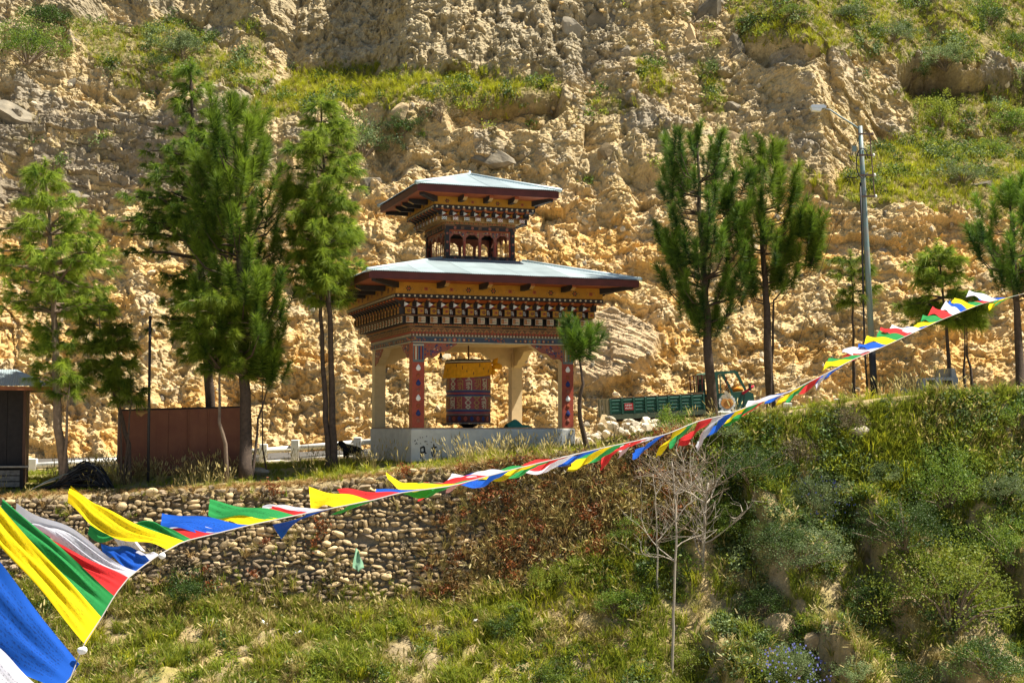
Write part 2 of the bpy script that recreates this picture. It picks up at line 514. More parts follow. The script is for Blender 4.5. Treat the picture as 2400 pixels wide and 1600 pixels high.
def cliff_maps(px, py, X, T):
    """what grows and what shows where on the slope (masks in 0..1), with ragged borders"""
    wx = px + 34 * fbm(X / 1.5, T / 1.5, 61, 4); wy = py + 26 * fbm(X / 1.5, T / 1.5, 67, 4)
    g = np.zeros(px.shape)
    for q in G_POLYS: g = np.maximum(g, poly_mask(wx, wy, q, 16))
    band = poly_mask(wx, wy, [(560, -400), (600, 60), (700, 150), (1300, 170), (1480, 60), (1560, -400)], 30)
    band = np.maximum(band, 0.8 * poly_mask(wx, wy, [(-900, -400), (-900, 30), (0, 30), (560, 30), (600, -400)], 30))
    strata = poly_mask(wx, wy, [(-900, 230), (-900, 560), (100, 520), (420, 480), (660, 400), (560, 300), (330, 270), (100, 240)], 40)
    return g, band, strata

NCOL, NROW, DT = 1020, 700, 0.052
cx = np.linspace(-32.0, 32.0, NCOL)
Yc = np.zeros((NROW, NCOL)); Zc = np.zeros((NROW, NCOL)); BE = np.zeros((NROW, NCOL)); TT = np.zeros((NROW, NCOL))
y0 = 62.4 + 0.5 * np.sin(cx / 5.0) + 0.35 * np.sin(cx / 1.9 + 1.0)
z0 = ground_base(cx, np.full(NCOL, 62.4)) - 0.25
cy_, cz_ = y0.copy(), z0.copy()
for r in range(NROW):
    t = r * DT
    px, py = project(cx, cy_, cz_)
    beta = np.full(NCOL, 58.0)
    beta = beta - 20 * np.exp(-(t / 1.2) ** 2)                                     # talus at the foot
    beta += 16 * poly_mask(px, py, [(560, -500), (600, 100), (700, 165), (1300, 185), (1600, 60), (1650, -500)], 30)
    led = 0 * px
    for qi, q in enumerate(G_POLYS[:5]): led = np.maximum(led, poly_mask(px, py, q, 25) * (.4 if qi == 2 else 1.0))
    beta -= 24 * led
    beta += 14 * poly_mask(px, py, [(880, 245), (1330, 230), (1360, 300), (1250, 420), (950, 420), (880, 330)], 30)
    beta += 16 * poly_mask(px, py, [(1700, 100), (2000, 120), (2150, 160), (2330, 170), (2400, 260), (2200, 330), (1900, 330)], 40)
    Yc[r], Zc[r], BE[r], TT[r] = cy_, cz_, beta, t
    cy_ = cy_ + np.cos(np.radians(beta)) * DT; cz_ = cz_ + np.sin(np.radians(beta)) * DT
CX = np.broadcast_to(cx, Yc.shape).copy()
BE = (BE + np.roll(BE, 1, 0) + np.roll(BE, -1, 0)) / 3
cpx, cpy = project(CX, Yc, Zc)
MG, MBAND, MSTR = cliff_maps(cpx, cpy, CX, TT)
wX = CX + 0.09 * fbm(CX / 0.6, TT / 0.6, 71, 3) + 0.7 * fbm(CX / 5.0, TT / 5.0, 72, 2); wT = TT + 0.09 * fbm(CX / 0.6, TT / 0.6, 75, 3) + 0.7 * fbm(CX / 5.0, TT / 5.0, 76, 2)
def rot(x, y, a): return x * math.cos(a) + y * math.sin(a), -x * math.sin(a) + y * math.cos(a)
rX, rT = rot(wX, wT, -0.55)                                                        # fracture direction leans down to the right
qX, qT = rot(wX, wT, 0.35)
big = fbm(CX / 6.0, TT / 5.0, 80, 3)
h1, r1, e1 = facets(rX / 2.9, rT / 1.4, 100, 0.9)
h2, r2, e2 = facets(rX / 1.25 + 3, rT / 0.60, 110, 1.1)
h2b, r2b, e2b = facets(qX / 0.95 + 7, qT / 0.7 + 3, 113, 1.1)
h3, r3, e3 = facets(rX / 0.52, rT / 0.27, 120, 1.2)
h3b, r3b, e3b = facets(qX / 0.36, qT / 0.30, 123, 1.2)
h4, r4, e4 = facets(wX / 0.17, wT / 0.13, 130, 1.0)
soil = sst(-0.2, 0.25, fbm(CX / 3.6, TT / 2.4, 140, 4))                            # where loose earth smothers the rock
soil2 = sst(-0.25, 0.2, fbm(CX / 1.3, TT / 0.9, 144, 3))
rock = 1 - 0.7 * soil
rock2 = (1 - 0.75 * soil2) * (1 - 0.35 * soil)
disp = 0.8 * big + 0.10 * fbm(CX / 1.6, TT / 1.1, 82, 3)
gul = fbm(CX / 1.0 + 0.12 * TT, TT / 5.5, 191, 4); gul2 = fbm(CX / 0.34 + 0.1 * TT, TT / 2.2, 192, 3)
disp += 0.42 * gul + 0.07 * gul2
disp += (1 - MBAND * 0.6) * (0.52 * (h1 - 0.5) * rock + 0.14 * (h2 - 0.5) * rock2 + 0.05 * (h2b - 0.5) * rock2)
disp += (0.085 * (h3 - 0.5) + 0.05 * (h3b - 0.5)) * (0.2 + 0.8 * rock2) + 0.05 * (h4 - 0.5)
disp -= 0.07 * (1 - sst(0.0, 0.10, e2)) * rock2
# single stones standing proud of the earth
s1, q1, g1 = facets(wX / 0.95 + 9, wT / 0.8 + 4, 150, 0.8)
prot = (q1 > 0.82) * sst(0.03, 0.16, g1)
disp += prot * (0.10 + 0.16 * (s1 - 0.7))
s2, q2, g2 = facets(wX / 0.42 + 2, wT / 0.36 + 1, 155, 0.8)
prot2 = (q2 > 0.80) * sst(0.03, 0.2, g2)
disp += prot2 * (0.10 + 0.12 * (s2 - 0.7))
s3, q3, g3 = facets(wX / 0.19 + 2, wT / 0.17 + 1, 158, 0.8)
prot3 = (q3 > 0.82) * sst(0.03, 0.25, g3)
disp += prot3 * 0.06
# hollows where pieces have fallen out
hol = sst(0.22, 0.34, fbm(CX / 1.5 + 31, TT / 0.9, 186, 3)) * (1 - MBAND) * (1 - 0.5 * soil)
hol2 = sst(0.25, 0.36, fbm(CX / 0.6 + 31, TT / 0.42, 188, 3)) * (1 - 0.7 * MBAND)
disp -= 0.26 * hol + 0.08 * hol2
# upper band: fluted, pitted conglomerate
fl = fbm(CX / 0.33, TT / 1.5, 160, 4)
pit = fbm(CX / 0.55, TT / 0.7, 166, 4)
disp += MBAND * (0.17 * fl - 0.34 * sst(0.1, 0.42, pit) + 0.3 * fbm(CX / 1.6, TT / 0.9, 168, 3))
# bedded grey rock on the left: stepped layers
disp *= 1 - 0.5 * MSTR
sT = TT + 0.10 * CX + 0.35 * fbm(CX / 2.2, TT / 3.0, 170, 3)
ph = sT / 0.46; ly = np.floor(ph); fr = ph - ly
lay = ihash(ly, np.floor(CX / 1.7 + 0.6 * ihash(ly, ly * 0, ly * 0, 3) * 9), ly * 0, 5)
disp += MSTR * ((lay - 0.45) * 0.62 + 0.24 * fr ** 2 - 0.22 * (fr > 0.88))
# overhangs under the turf lips, and a hollow at the right
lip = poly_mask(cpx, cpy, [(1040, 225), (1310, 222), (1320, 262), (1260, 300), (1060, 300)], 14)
disp -= 1.5 * lip
disp -= 0.9 * poly_mask(cpx, cpy, [(1740, 98), (1860, 100), (1930, 110), (1890, 150), (1790, 145)], 12)
disp -= 2.2 * poly_mask(cpx, cpy, [(2110, 165), (2240, 175), (2400, 205), (2400, 250), (2260, 235), (2130, 225)], 20)
disp -= 0.8 * poly_mask(cpx, cpy, [(880, 330), (930, 300), (960, 380), (930, 430), (860, 420)], 16)
disp -= 0.7 * poly_mask(cpx, cpy, [(0, 360), (40, 350), (90, 420), (60, 470), (0, 470)], 18)
disp -= 0.7 * poly_mask(cpx, cpy, [(1455, 395), (1530, 400), (1560, 470), (1490, 480)], 16)
# big bedded slab leaning above the truck
slab = poly_mask(cpx + 12 * fbm(CX, TT, 181, 3), cpy, [(1350, 740), (1440, 725), (1560, 790), (1530, 850), (1420, 910), (1340, 900), (1330, 800)], 14)
disp = disp * (1 - 0.75 * slab) + slab * (0.55 + 0.16 * fbm(rX / 2.5, rT / 0.16, 183, 3))
flat = sst(0.3, 0.9, MG)
disp = disp * (1 - 0.6 * flat) + flat * 0.10 * fbm(CX / 0.8, TT / 0.6, 190, 3)
edge = sst(0, 0.6, TT) 
disp = disp * (0.3 + 0.7 * edge)
br = np.radians(BE)
Yd = Yc - disp * np.sin(br); Zd = Zc + disp * np.cos(br)
Xd = CX + 0.05 * fbm(CX / 0.4, TT / 0.4, 195, 3) * (1 - flat)

# slope colours, with shade painted in at the right-hand hollow
upper = sst(520, 330, cpy + 60 * fbm(CX / 3, TT / 3, 201, 3))                      # paler and greyer towards the top
cc = lerp3(np.broadcast_to(SAND, CX.shape + (3,)), OCHRE * 1.05, sst(-0.25, 0.4, fbm(CX / 2.4, TT / 1.8, 205, 4)) * (1 - 0.75 * upper))
cc = lerp3(cc, TAN, 0.75 * upper)
cc = lerp3(cc, PALE, 0.5 * (r2 > 0.66) * rock2)
cc = lerp3(cc, GREY, 0.75 * sst(0.6, 0.75, r1) * upper * rock)
cc = lerp3(cc, GREY * 1.2, 0.5 * np.maximum((q1 > 0.80) * sst(0.04, 0.2, g1) * (s1 * 7 % 1 > 0.35), 0) * (0.35 + 0.65 * upper))
cc = lerp3(cc, np.array((0.36, 0.295, 0.18)), 0.75 * MBAND)
cc = lerp3(cc, np.array((0.23, 0.19, 0.135)), 0.85 * MSTR * (lay > 0.25))
cc = lerp3(cc, np.array((0.50, 0.37, 0.22)), 0.85 * slab)
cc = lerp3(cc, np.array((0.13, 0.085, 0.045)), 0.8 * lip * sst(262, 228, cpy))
cc = lerp3(cc, np.array((0.19, 0.145, 0.09)), 0.85 * poly_mask(cpx, cpy, [(2100, 165), (2240, 170), (2420, 190), (2420, 290), (2280, 262), (2120, 240)], 30))  # dark soil, plus overhang shade painted into the hollow's colour
cc = lerp3(cc, np.array((0.17, 0.14, 0.045)), 0.72 * MG)
thin = sst(0.15, 0.5, fbm(CX / 0.9, TT / 0.9, 211, 4)) * upper * (1 - MBAND)
cc = lerp3(cc, np.array((0.26, 0.20, 0.06)), 0.4 * thin)
cc = cc * (0.88 + 0.24 * r3[..., None])
M_CLIFF = earth_mat("cliff_earth_and_rock", 0.7, 9.0)
PD = np.stack([Xd, Yd, Zd], -1)
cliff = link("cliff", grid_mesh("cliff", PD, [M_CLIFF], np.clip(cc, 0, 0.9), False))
tag(cliff, kind="structure")
# the mountainside goes on above and beside the cut
hx = np.concatenate([np.linspace(-400, -31.6, 14), np.linspace(-28, 28, 29), np.linspace(31.6, 400, 14)])
hr = []
topY = np.interp(hx, cx, Yc[-1]); topZ = np.interp(hx, cx, Zc[-1])
botY = np.interp(hx, cx, Yc[0])
side = np.abs(hx) > 31.3
for k, (s, bk) in enumerate([(-1, 0), (0, 0), (8, 4), (20, 16), (45, 50), (90, 120)]):
    yy = topY + 0.8 + bk; zz = topZ - 1.2 + s
    if k == 0: yy = np.where(side, botY + 1.0, topY + 1.2); zz = np.where(side, -3.0, topZ - 3.0)
    hr.append(np.stack([hx, yy + 2 * np.sin(hx * 0.3 + k) * (k > 1), zz], -1))
HP = np.stack(hr, 0)
hc = np.broadcast_to(np.array((0.20, 0.17, 0.07)), HP.shape).copy()
hill = link("hill", grid_mesh("hill", HP, [M_EARTH], hc, True))
tag(hill, kind="structure")
# ---------------------------------------------------------------- the prayer wheel pavilion
PAINT = {
    'dark': mat("black_brown_paint", (0.022, 0.017, 0.016), 0.6, 0.3),
    'maroon': mat("maroon_paint", (0.085, 0.018, 0.013), 0.6, 0.25, 3.0),
    'orange': mat("orange_red_paint", (0.27, 0.062, 0.018), 0.65, 0.2, 4.0),
    'ochre': mat("yellow_ochre_paint", (0.36, 0.165, 0.012), 0.65, 0.18, 4.0),
    'cream': mat("cream_paint", (0.50, 0.42, 0.28), 0.7, 0.15, 8.0),
    'white': mat("white_paint", (0.78, 0.76, 0.68), 0.6, 0.12, 8.0),
    'red': mat("brick_red_paint", (0.33, 0.062, 0.03), 0.6, 0.22, 5.0),
    'blue': mat("deep_blue_paint", (0.02, 0.03, 0.12), 0.55, 0.2, 6.0),
    'teal': mat("grey_teal_paint", (0.12, 0.15, 0.14), 0.6, 0.2, 6.0),
    'slate': mat("slate_blue_paint", (0.045, 0.06, 0.085), 0.6, 0.3, 5.0),
    'tan': mat("tan_paint", (0.36, 0.20, 0.065), 0.65, 0.25, 7.0),
    'pink': mat("rose_paint", (0.27, 0.085, 0.05), 0.65, 0.3, 9.0),
    'brown': mat("carved_brown_paint", (0.15, 0.07, 0.035), 0.65, 0.45, 12.0),
    'plaster': mat("cream_plaster", (0.66, 0.50, 0.27), 0.85, 0.1, 3.0, 0.15, 20.0),
}
M_BASEWHITE = mat("weathered_whitewash", (0.60, 0.58, 0.50), 0.9, 0.16, 2.2, 0.25, 14.0)
M_ROOF = mat("corrugated_roof_paint", (0.42, 0.50, 0.50), 0.42, 0.16, 1.1, 0.0, 10.0, 0.3, None, 0.5, 0.16)
PM = list(PAINT.keys()); PL = [PAINT[k] for k in PM]
PI_ = {k: i for i, k in enumerate(PM)}

HB = 2.93
YAW = R(19.0)
fdir = Vector((math.cos(YAW), math.sin(YAW), 0)); sdir = Vector((-math.sin(YAW), math.cos(YAW), 0))
C0 = at(965, 1085, 48.0)
PZ0 = C0.z - 0.12
PCEN = Vector((C0.x, 48.0, PZ0)) + fdir * HB + sdir * HB
pav = thing("prayer_wheel_pavilion", "painted open pavilion with two corrugated metal roofs on a whitewashed base", "pavilion", PCEN, (0, 0, YAW))
def lz(py, Y): return z_at(py, Y) - PZ0

def place(o, k, u, out, z, half):
    """put a part on side k (0 front, 1 left, 2 back, 3 right): u along the side, out beyond the half width"""
    a = -k * math.pi / 2
    x, y = u, -(half + out)
    o.location = (x * math.cos(a) - y * math.sin(a), x * math.sin(a) + y * math.cos(a), z)
    o.rotation_euler = (0, 0, a)
    return o
def part(me, name, parent=None):
    return link(name, me, pav if parent is None else parent)
def ring(mb, ho, hi, z0, z1, m=0, cx=0.0, cy=0.0):
    """square frame: outer half ho, inner half hi"""
    mb.box(-ho + cx, ho + cx, -ho + cy, -hi + cy, z0, z1, m); mb.box(-ho + cx, ho + cx, hi + cy, ho + cy, z0, z1, m)
    mb.box(-ho + cx, -hi + cx, -hi + cy, hi + cy, z0, z1, m); mb.box(hi + cx, ho + cx, -hi + cy, hi + cy, z0, z1, m)
    return mb
def disc(mb, x, y, z, r, m, n=8, t=0.006):
    """flat disc on a front face (normal -y)"""
    v = [(x + r * math.cos(2 * math.pi * i / n), y - t, z + r * math.sin(2 * math.pi * i / n)) for i in range(n)]
    v += [(x + r * math.cos(2 * math.pi * i / n), y, z + r * math.sin(2 * math.pi * i / n)) for i in range(n)]
    mb.add(v, [list(range(n))[::-1]] + [[i, (i + 1) % n, n + (i + 1) % n, n + i] for i in range(n)], m)
def flower(mb, x, y, z, s, kind=0):
    if kind == 0:
        for i in range(6):
            a = i * math.pi / 3
            disc(mb, x + 0.55 * s * math.cos(a), y, z + 0.55 * s * math.sin(a), 0.24 * s, PI_['dark'], 6)
        disc(mb, x, y, z, 0.34 * s, PI_['orange'], 8)
    elif kind == 1:
        disc(mb, x, y, z, 0.55 * s, PI_['orange'], 6)
        disc(mb, x, y - 0.006, z, 0.16 * s, PI_['dark'], 6)
        for i in (0, 1, 2, 3):
            a = math.pi / 4 + i * math.pi / 2
            disc(mb, x + 0.62 * s * math.cos(a), y, z + 0.5 * s * math.sin(a), 0.14 * s, PI_['pink'], 5)
    for sgn in (-1, 1):
        for j in range(3):
            disc(mb, x + sgn * (0.95 + 0.2 * j) * s, y, z + (0.35 - 0.32 * j) * s, 0.09 * s, PI_['teal'] if j % 2 else PI_['dark'], 5)

# base
b = MB()
zt = lz(1002, 48.0)
b.bbox(-HB - 0.03, HB + 0.03, -HB - 0.03, HB + 0.03, -0.5, zt - 0.04, 0.03)
part(b.mesh("base", [M_BASEWHITE]), "base")
b = MB(); b.bbox(-HB - 0.005, HB + 0.005, -HB - 0.005, HB + 0.005, zt - 0.04, zt, 0.01)
part(b.mesh("floor_slab", [mat("dusty_floor_edge", (0.36, 0.25, 0.16), 0.9, 0.2)]), "floor_slab")
b = MB(); b.box(-HB - 0.22, HB + 0.22, -HB - 0.22, HB + 0.22, -0.6, 0.10)
part(b.mesh("footing", [mat("dark_rubble_footing", (0.10, 0.085, 0.06), 0.95, 0.4, 8.0, 0.6, 20.0)]), "footing")
# brush marks daubed on the front of the base
b = MB()
def daub(pts, w):
    for (x0, z0), (x1, z1) in zip(pts[:-1], pts[1:]):
        dx, dz = x1 - x0, z1 - z0
        l = math.hypot(dx, dz) + 1e-6
        nx, nz = -dz / l * w, dx / l * w
        y = -HB - 0.03
        v = [(x0 + nx, y - 0.006, z0 + nz), (x0 - nx, y - 0.006, z0 - nz), (x1 - nx, y - 0.006, z1 - nz), (x1 + nx, y - 0.006, z1 + nz)]
        v += [(p[0], y, p[2]) for p in v]
        b.add(v, [(0, 1, 2, 3), (0, 4, 5, 1), (1, 5, 6, 2), (2, 6, 7, 3), (3, 7, 4, 0)], 0)
gx = -HB
daub([(gx + .28, .62), (gx + .42, .68), (gx + .44, .50), (gx + .30, .46)], .03)
daub([(gx + .30, .62), (gx + .31, .28)], .018); daub([(gx + .42, .5), (gx + .50, .44)], .025); daub([(gx + .36, .46), (gx + .37, .2)], .01)
daub([(gx + .68, .62), (gx + .86, .66)], .03); daub([(gx + .76, .74), (gx + .77, .30)], .025); daub([(gx + .68, .5), (gx + .72, .34)], .02); daub([(gx + .80, .56), (gx + .90, .5)], .014)
for i in range(16):
    q = (gx + .06 + random.random() * .7, .75 + random.random() * .3)
    daub([q, (q[0] + .02, q[1] - .03)], .012)
o = part(b.mesh("black_daubs", [mat("black_brush_paint", (0.03, 0.03, 0.03), 0.8)]), "black_daubs"); o["kind"] = "stuff"

# columns with jewel ornaments; capitals below the beams
zb = lz(802, 48.0)                     # underside of the beams
CW = 0.21
for (sx, sy) in ((-1, -1), (1, -1), (-1, 1), (1, 1)):
    cxx, cyy = sx * (HB - CW - 0.01), sy * (HB - CW - 0.01)
    b = MB(); front = sy < 0
    b.bbox(-CW, CW, -CW, CW, zt, zb, 0.015, PI_['red'] if front else PI_['plaster'])
    if front:
        b.box(-CW + .03, CW - .03, CW, CW + 0.012, zt, zb, PI_['plaster'])
        b.box(-sx * CW if sx < 0 else -CW - 0.012, (-sx * CW + 0.012) if sx < 0 else -CW, -CW + .03, CW - .03, zt, zb, PI_['plaster'])
    col = part(b.mesh("column", PL), "column"); col.location = (cxx, cyy, 0)
    if front:
        b = MB()
        b.box(-.19, .19, -CW - .012, -CW, zb - .66, zb - .02, PI_['teal'])
        for (x0, x1, mm, d) in ((-.16, -.02, 'orange', .02), (.02, .16, 'blue', .02), (-.12, -.06, 'cream', .028), (.06, .12, 'orange', .028)):
            b.box(x0, x1, -CW - d, -CW, zb - .58, zb - .12, PI_[mm])
        b.box(-.19, .19, -CW - .022, -CW - .012, zb - .10, zb - .06, PI_['cream'])
        link("column_panel", b.mesh("column_panel", PL), col)
        zz = zb - .86
        for i in range(8):
            b = MB()
            big_ = i % 2 == 0
            mm = ['white', 'orange', 'blue', 'pink'][(i % 4) if i != 4 else 0]
            if big_:
                prof = [(0.0, .13), (.05, .075), (.09, .0), (.075, -.06), (.03, -.09), (0.0, -.095)]
            else:
                prof = [(0.0, .09), (.05, .06), (.075, 0.0), (.05, -.055), (0.0, -.075)]
            b.lathe([(r * 0.98, z) for r, z in prof], 10, PI_[mm])
            j = link("jewel", b.mesh("jewel", PL, True), col)
            j.location = (0, -CW - .005, zz); j.scale = (1, .35, 1)
            zz -= .26 if big_ else .25
# capitals (curved brackets) along the beams, both ways from each column
def capital(length, sgn):
    prof = []
    n = 14
    for i in range(n + 1):
        t = i / n
        x = t * length
        z = -0.56 * (1 - t) ** 0.8 * (1 - 0.10 * math.sin(t * math.pi * 5)) - 0.03
        prof.append((sgn * x, z))
    poly = [(0, 0)] + [(sgn * length, 0)] + prof[::-1]
    return poly if sgn < 0 else poly[::-1]
for k in range(4):
    for sgn in (-1, 1):
        b = MB()
        b.prism(capital(1.15, sgn), 0.30, 'y', PI_['plaster'], 0.02)
        if k < 2:
            b.prism(capital(1.15, sgn), 0.03, 'y', PI_['pink'], -0.012)
            rr = random.Random(k * 10 + sgn)
            for i in range(60):
                t = rr.random()
                zmax = 0.5 * (1 - t) ** .8 - 0.04
                if zmax < .04: continue
                x = sgn * t * 1.1; z = -.03 - rr.random() * zmax
                disc(b, x, -.012, z, .018 + .03 * rr.random(), PI_[rr.choice(['blue', 'cream', 'red', 'pink', 'slate'])], 6, .006 + .004 * rr.random())
        o = part(b.mesh("capital", PL), "capital")
        place(o, k, -sgn * (HB - 2 * CW - 0.01), -0.0, zb, HB - 0.035)

# beams: outside painted, inside plastered
def bz(py): return lz(py, 48.0)
z1, z2, z3, z4, z5 = bz(802), bz(787), bz(776), bz(767.5), bz(757)
for k in range(4):
    b = MB()
    b.box(-HB, HB, 0, .36, z1 - 0, z2, PI_['plaster'])
    if k < 2:
        b.box(-HB, HB, -.03, -.002, z1 + .0, z2, PI_['slate'])
        b.box(-HB, HB, -.04, -.03, z1, z1 + .03, PI_['cream']); b.box(-HB, HB, -.04, -.03, z2 - .025, z2, PI_['teal'])
        zc = (z1 + z2) / 2
        for c0 in (-1.45, 1.45):
            for i in range(9):
                d = abs(i - 4)
                disc(b, c0 + (i - 4) * .17, -.034, zc, .075 - .008 * d, PI_[['red', 'teal', 'orange', 'slate', 'red'][d]], 9)
                disc(b, c0 + (i - 4) * .17, -.042, zc, .03, PI_['cream' if d % 2 == 0 else 'ochre'], 6)
        for c0 in (-HB + .12, 0, HB - .12):
            for i in range(26):
                disc(b, c0 + random.uniform(-.36, .36), -.034, zc + random.uniform(-.07, .07), .02 + .015 * random.random(), PI_[random.choice(['pink', 'red', 'slate', 'tan'])], 5)
    o = part(b.mesh("beam", PL), "beam"); place(o, k, 0, 0, 0, HB)
# carved courses above the beam
def course(name, half, za, zb_, mback, draw=None):
    b = MB(); ring(b, half, half - .5, za, zb_, PI_[mback])
    part(b.mesh(name, PL), name)
    for k in range(2):
        if draw:
            b = MB(); draw(b, half, za, zb_)
            o = part(b.mesh(name + "_pattern", PL), name + "_pattern"); place(o, k, 0, 0, 0, half)
def dots_draw(b, half, za, zb_):
    n = int(half * 2 / .115); h = zb_ - za
    for i in range(n):
        x = -half + (i + .5) * 2 * half / n
        b.box(x - .035, x + .035, -.03, 0, za + .55 * h, zb_ - .01, PI_['red'])
        disc(b, x, -.012, za + .25 * h, .032, PI_['cream'], 6, .02)
def lotus_draw(b, half, za, zb_):
    n = int(half * 2 / .21); h = zb_ - za
    rr = random.Random(3)
    for i in range(n):
        x = -half + (i + .5) * 2 * half / n
        b.add([(x - .1, -.004, za), (x + .1, -.004, za), (x, -.02, zb_ - .02)], [(0, 1, 2)], PI_['tan'])
        b.add([(x - .05, -.024, za + .01), (x + .05, -.024, za + .01), (x, -.03, zb_ - .05)], [(0, 1, 2)], PI_[rr.choice(['brown', 'red', 'pink'])])
    b.box(-half, half, -.025, 0, zb_ - .015, zb_, PI_['tan'])
def fret_draw(b, half, za, zb_):
    h = zb_ - za
    n = int(half * 2 / .17)
    for i in range(n):
        x = -half + (i + .5) * 2 * half / n
        b.box(x - .06, x + .06, -.02, 0, za + .55 * h, za + .92 * h, PI_['tan'])
        b.box(x - .035, x + .035, -.028, -.02, za + .6 * h, za + .84 * h, PI_['red'])
    n = int(half * 2 / .9)
    for i in range(n):
        x = -half + (i + .5) * 2 * half / n
        b.box(x - .3, x + .3, -.02, 0, za + .08 * h, za + .35 * h, PI_['dark'])
    b.box(-half, half, -.03, 0, za + .42 * h, za + .50 * h, PI_['tan'])
course("dotted_course", HB + .03, z2, z3, 'brown', dots_draw)
course("carved_course", HB + .09, z3, z4, 'brown', lotus_draw)
course("fret_course", HB + .17, z4, z5, 'brown', fret_draw)
b = MB(); b.box(-HB + .3, HB - .3, -HB + .3, HB - .3, z2 - .03, z2 + .05)
part(b.mesh("ceiling", [PAINT['plaster']]), "ceiling")

# block meshes shared by all blocks of a kind
def block_cream(w, h, d, v):
    b = MB(); b.box(-w / 2, w / 2, -d, 0, -h / 2, h / 2, PI_['dark'])
    b.box(-w / 2 + .008, w / 2 - .008, -d - .012, -d, -h / 2 + .012, h / 2 - .012, PI_['cream'])
    b.box(-w / 2 + .02, -w / 2 + .11, -d - .022, -d - .012, -h / 2 + .035, h / 2 - .035, PI_['orange'])
    b.box(-w / 2 + .04, -w / 2 + .085, -d - .028, -d - .022, -h / 2 + .06, h / 2 - .06, PI_['tan'])
    for i in range(3):
        x = .0 + i * .045
        for (dz, mm) in ((.035, 'red' if v else 'dark'), (-.045, 'dark' if v else 'red')):
            b.box(x - .006 - .014, x + .006, -d - .02, -d - .012, dz - .012, dz + .02 + .01 * (i == 1), PI_[mm])
    return b.mesh("corbel_block", PL)
def block_ochre(w, h, d, v):
    b = MB(); b.box(-w / 2, w / 2, -d, 0, -h / 2, h / 2, PI_['dark'])
    b.box(-w / 2 + .01, w / 2 - .01, -d - .012, -d, -h / 2 + .01, h / 2 - .01, PI_['ochre'])
    flower(b, .02, -d - .012, 0, .10 if v else .085, v)
    return b.mesh("painted_block", PL)
def block_white(w, h, d, v):
    b = MB(); b.box(-w / 2, w / 2, -d, 0, -h / 2, h / 2, PI_['tan'])
    b.box(-w / 2 + .012, w / 2 - .012, -d - .012, -d, -h / 2 + .012, h / 2 - .012, PI_['white'])
    for i in range(8):
        a = i * math.pi / 4
        disc(b, .062 * math.cos(a), -d - .012, .062 * math.sin(a), .02, PI_['red' if v else 'dark'], 5)
    disc(b, 0, -d - .012, 0, .025, PI_['red' if v else 'dark'], 6)
    return b.mesh("painted_block", PL)
def letter_mark():
    b = MB()
    for (x0, x1, za, zb2) in ((-.05, .03, .05, .075), (-.02, .0, -.07, .05), (.01, .05, -.02, .0), (.03, .05, -.075, .03), (-.05, -.02, -.02, .0)):
        b.box(x0, x1, -.012, 0, za, zb2, PI_['white'])
    return b.mesh("white_mark", PL)
def pyramid(w, h):
    b = MB()
    p = [(-w / 2, 0, -h / 2), (w / 2, 0, -h / 2), (w / 2, 0, h / 2), (-w / 2, 0, h / 2), (0, -.06, 0)]
    b.add(p, [(2, 3, 4)], PI_['dark']); b.add(p, [(3, 0, 4)], PI_['white']); b.add(p, [(0, 1, 4)], PI_['red']); b.add(p, [(1, 2, 4)], PI_['ochre'])
    return b.mesh("pyramid", PL)
def corbel(h, out, w):
    prof = [(0, -h / 2), (-.02, -h / 2)]
    for i in range(9):
        t = i / 8
        prof.append((-.02 - (out - .02) * (t ** 1.8), -h / 2 + h * (0.08 + 0.92 * t) * 0.9))
    prof += [(-out, h / 2), (0, h / 2)]
    b = MB(); b.prism(prof, w, 'x', PI_['dark'], -w / 2)
    b.box(-w / 2 - .005, w / 2 + .005, -out - .012, -out + .03, h / 2 - .07, h / 2 + .004, PI_['orange'])
    b.box(-w / 2 + .02, w / 2 - .02, -out - .02, -out - .012, h / 2 - .055, h / 2 - .015, PI_['tan'])
    return b.mesh("corbel", PL)

def row(me_list, name, half, out, zc, n, span, sides=(0, 1), shift=0.0):
    for k in sides:
        for i in range(n):
            u = -span + (i + .5 + shift) * 2 * span / n
            place(part(me_list[i % len(me_list)], name), k, u, out, zc, half)
def far_row(me, name, half, out, zc, n, span):
    """the two sides turned away from the road bank, joined"""
    for k in (2, 3):
        b = MB()
        w = span * 2 / n * .6
        for i in range(n):
            u = -span + (i + .5) * 2 * span / n
            b.box(u - w / 2, u + w / 2, -.2, 0, -.1, .1, PI_['dark'])
        o = part(b.mesh(name, PL), name); place(o, k, 0, out, zc, half); o["kind"] = "stuff"

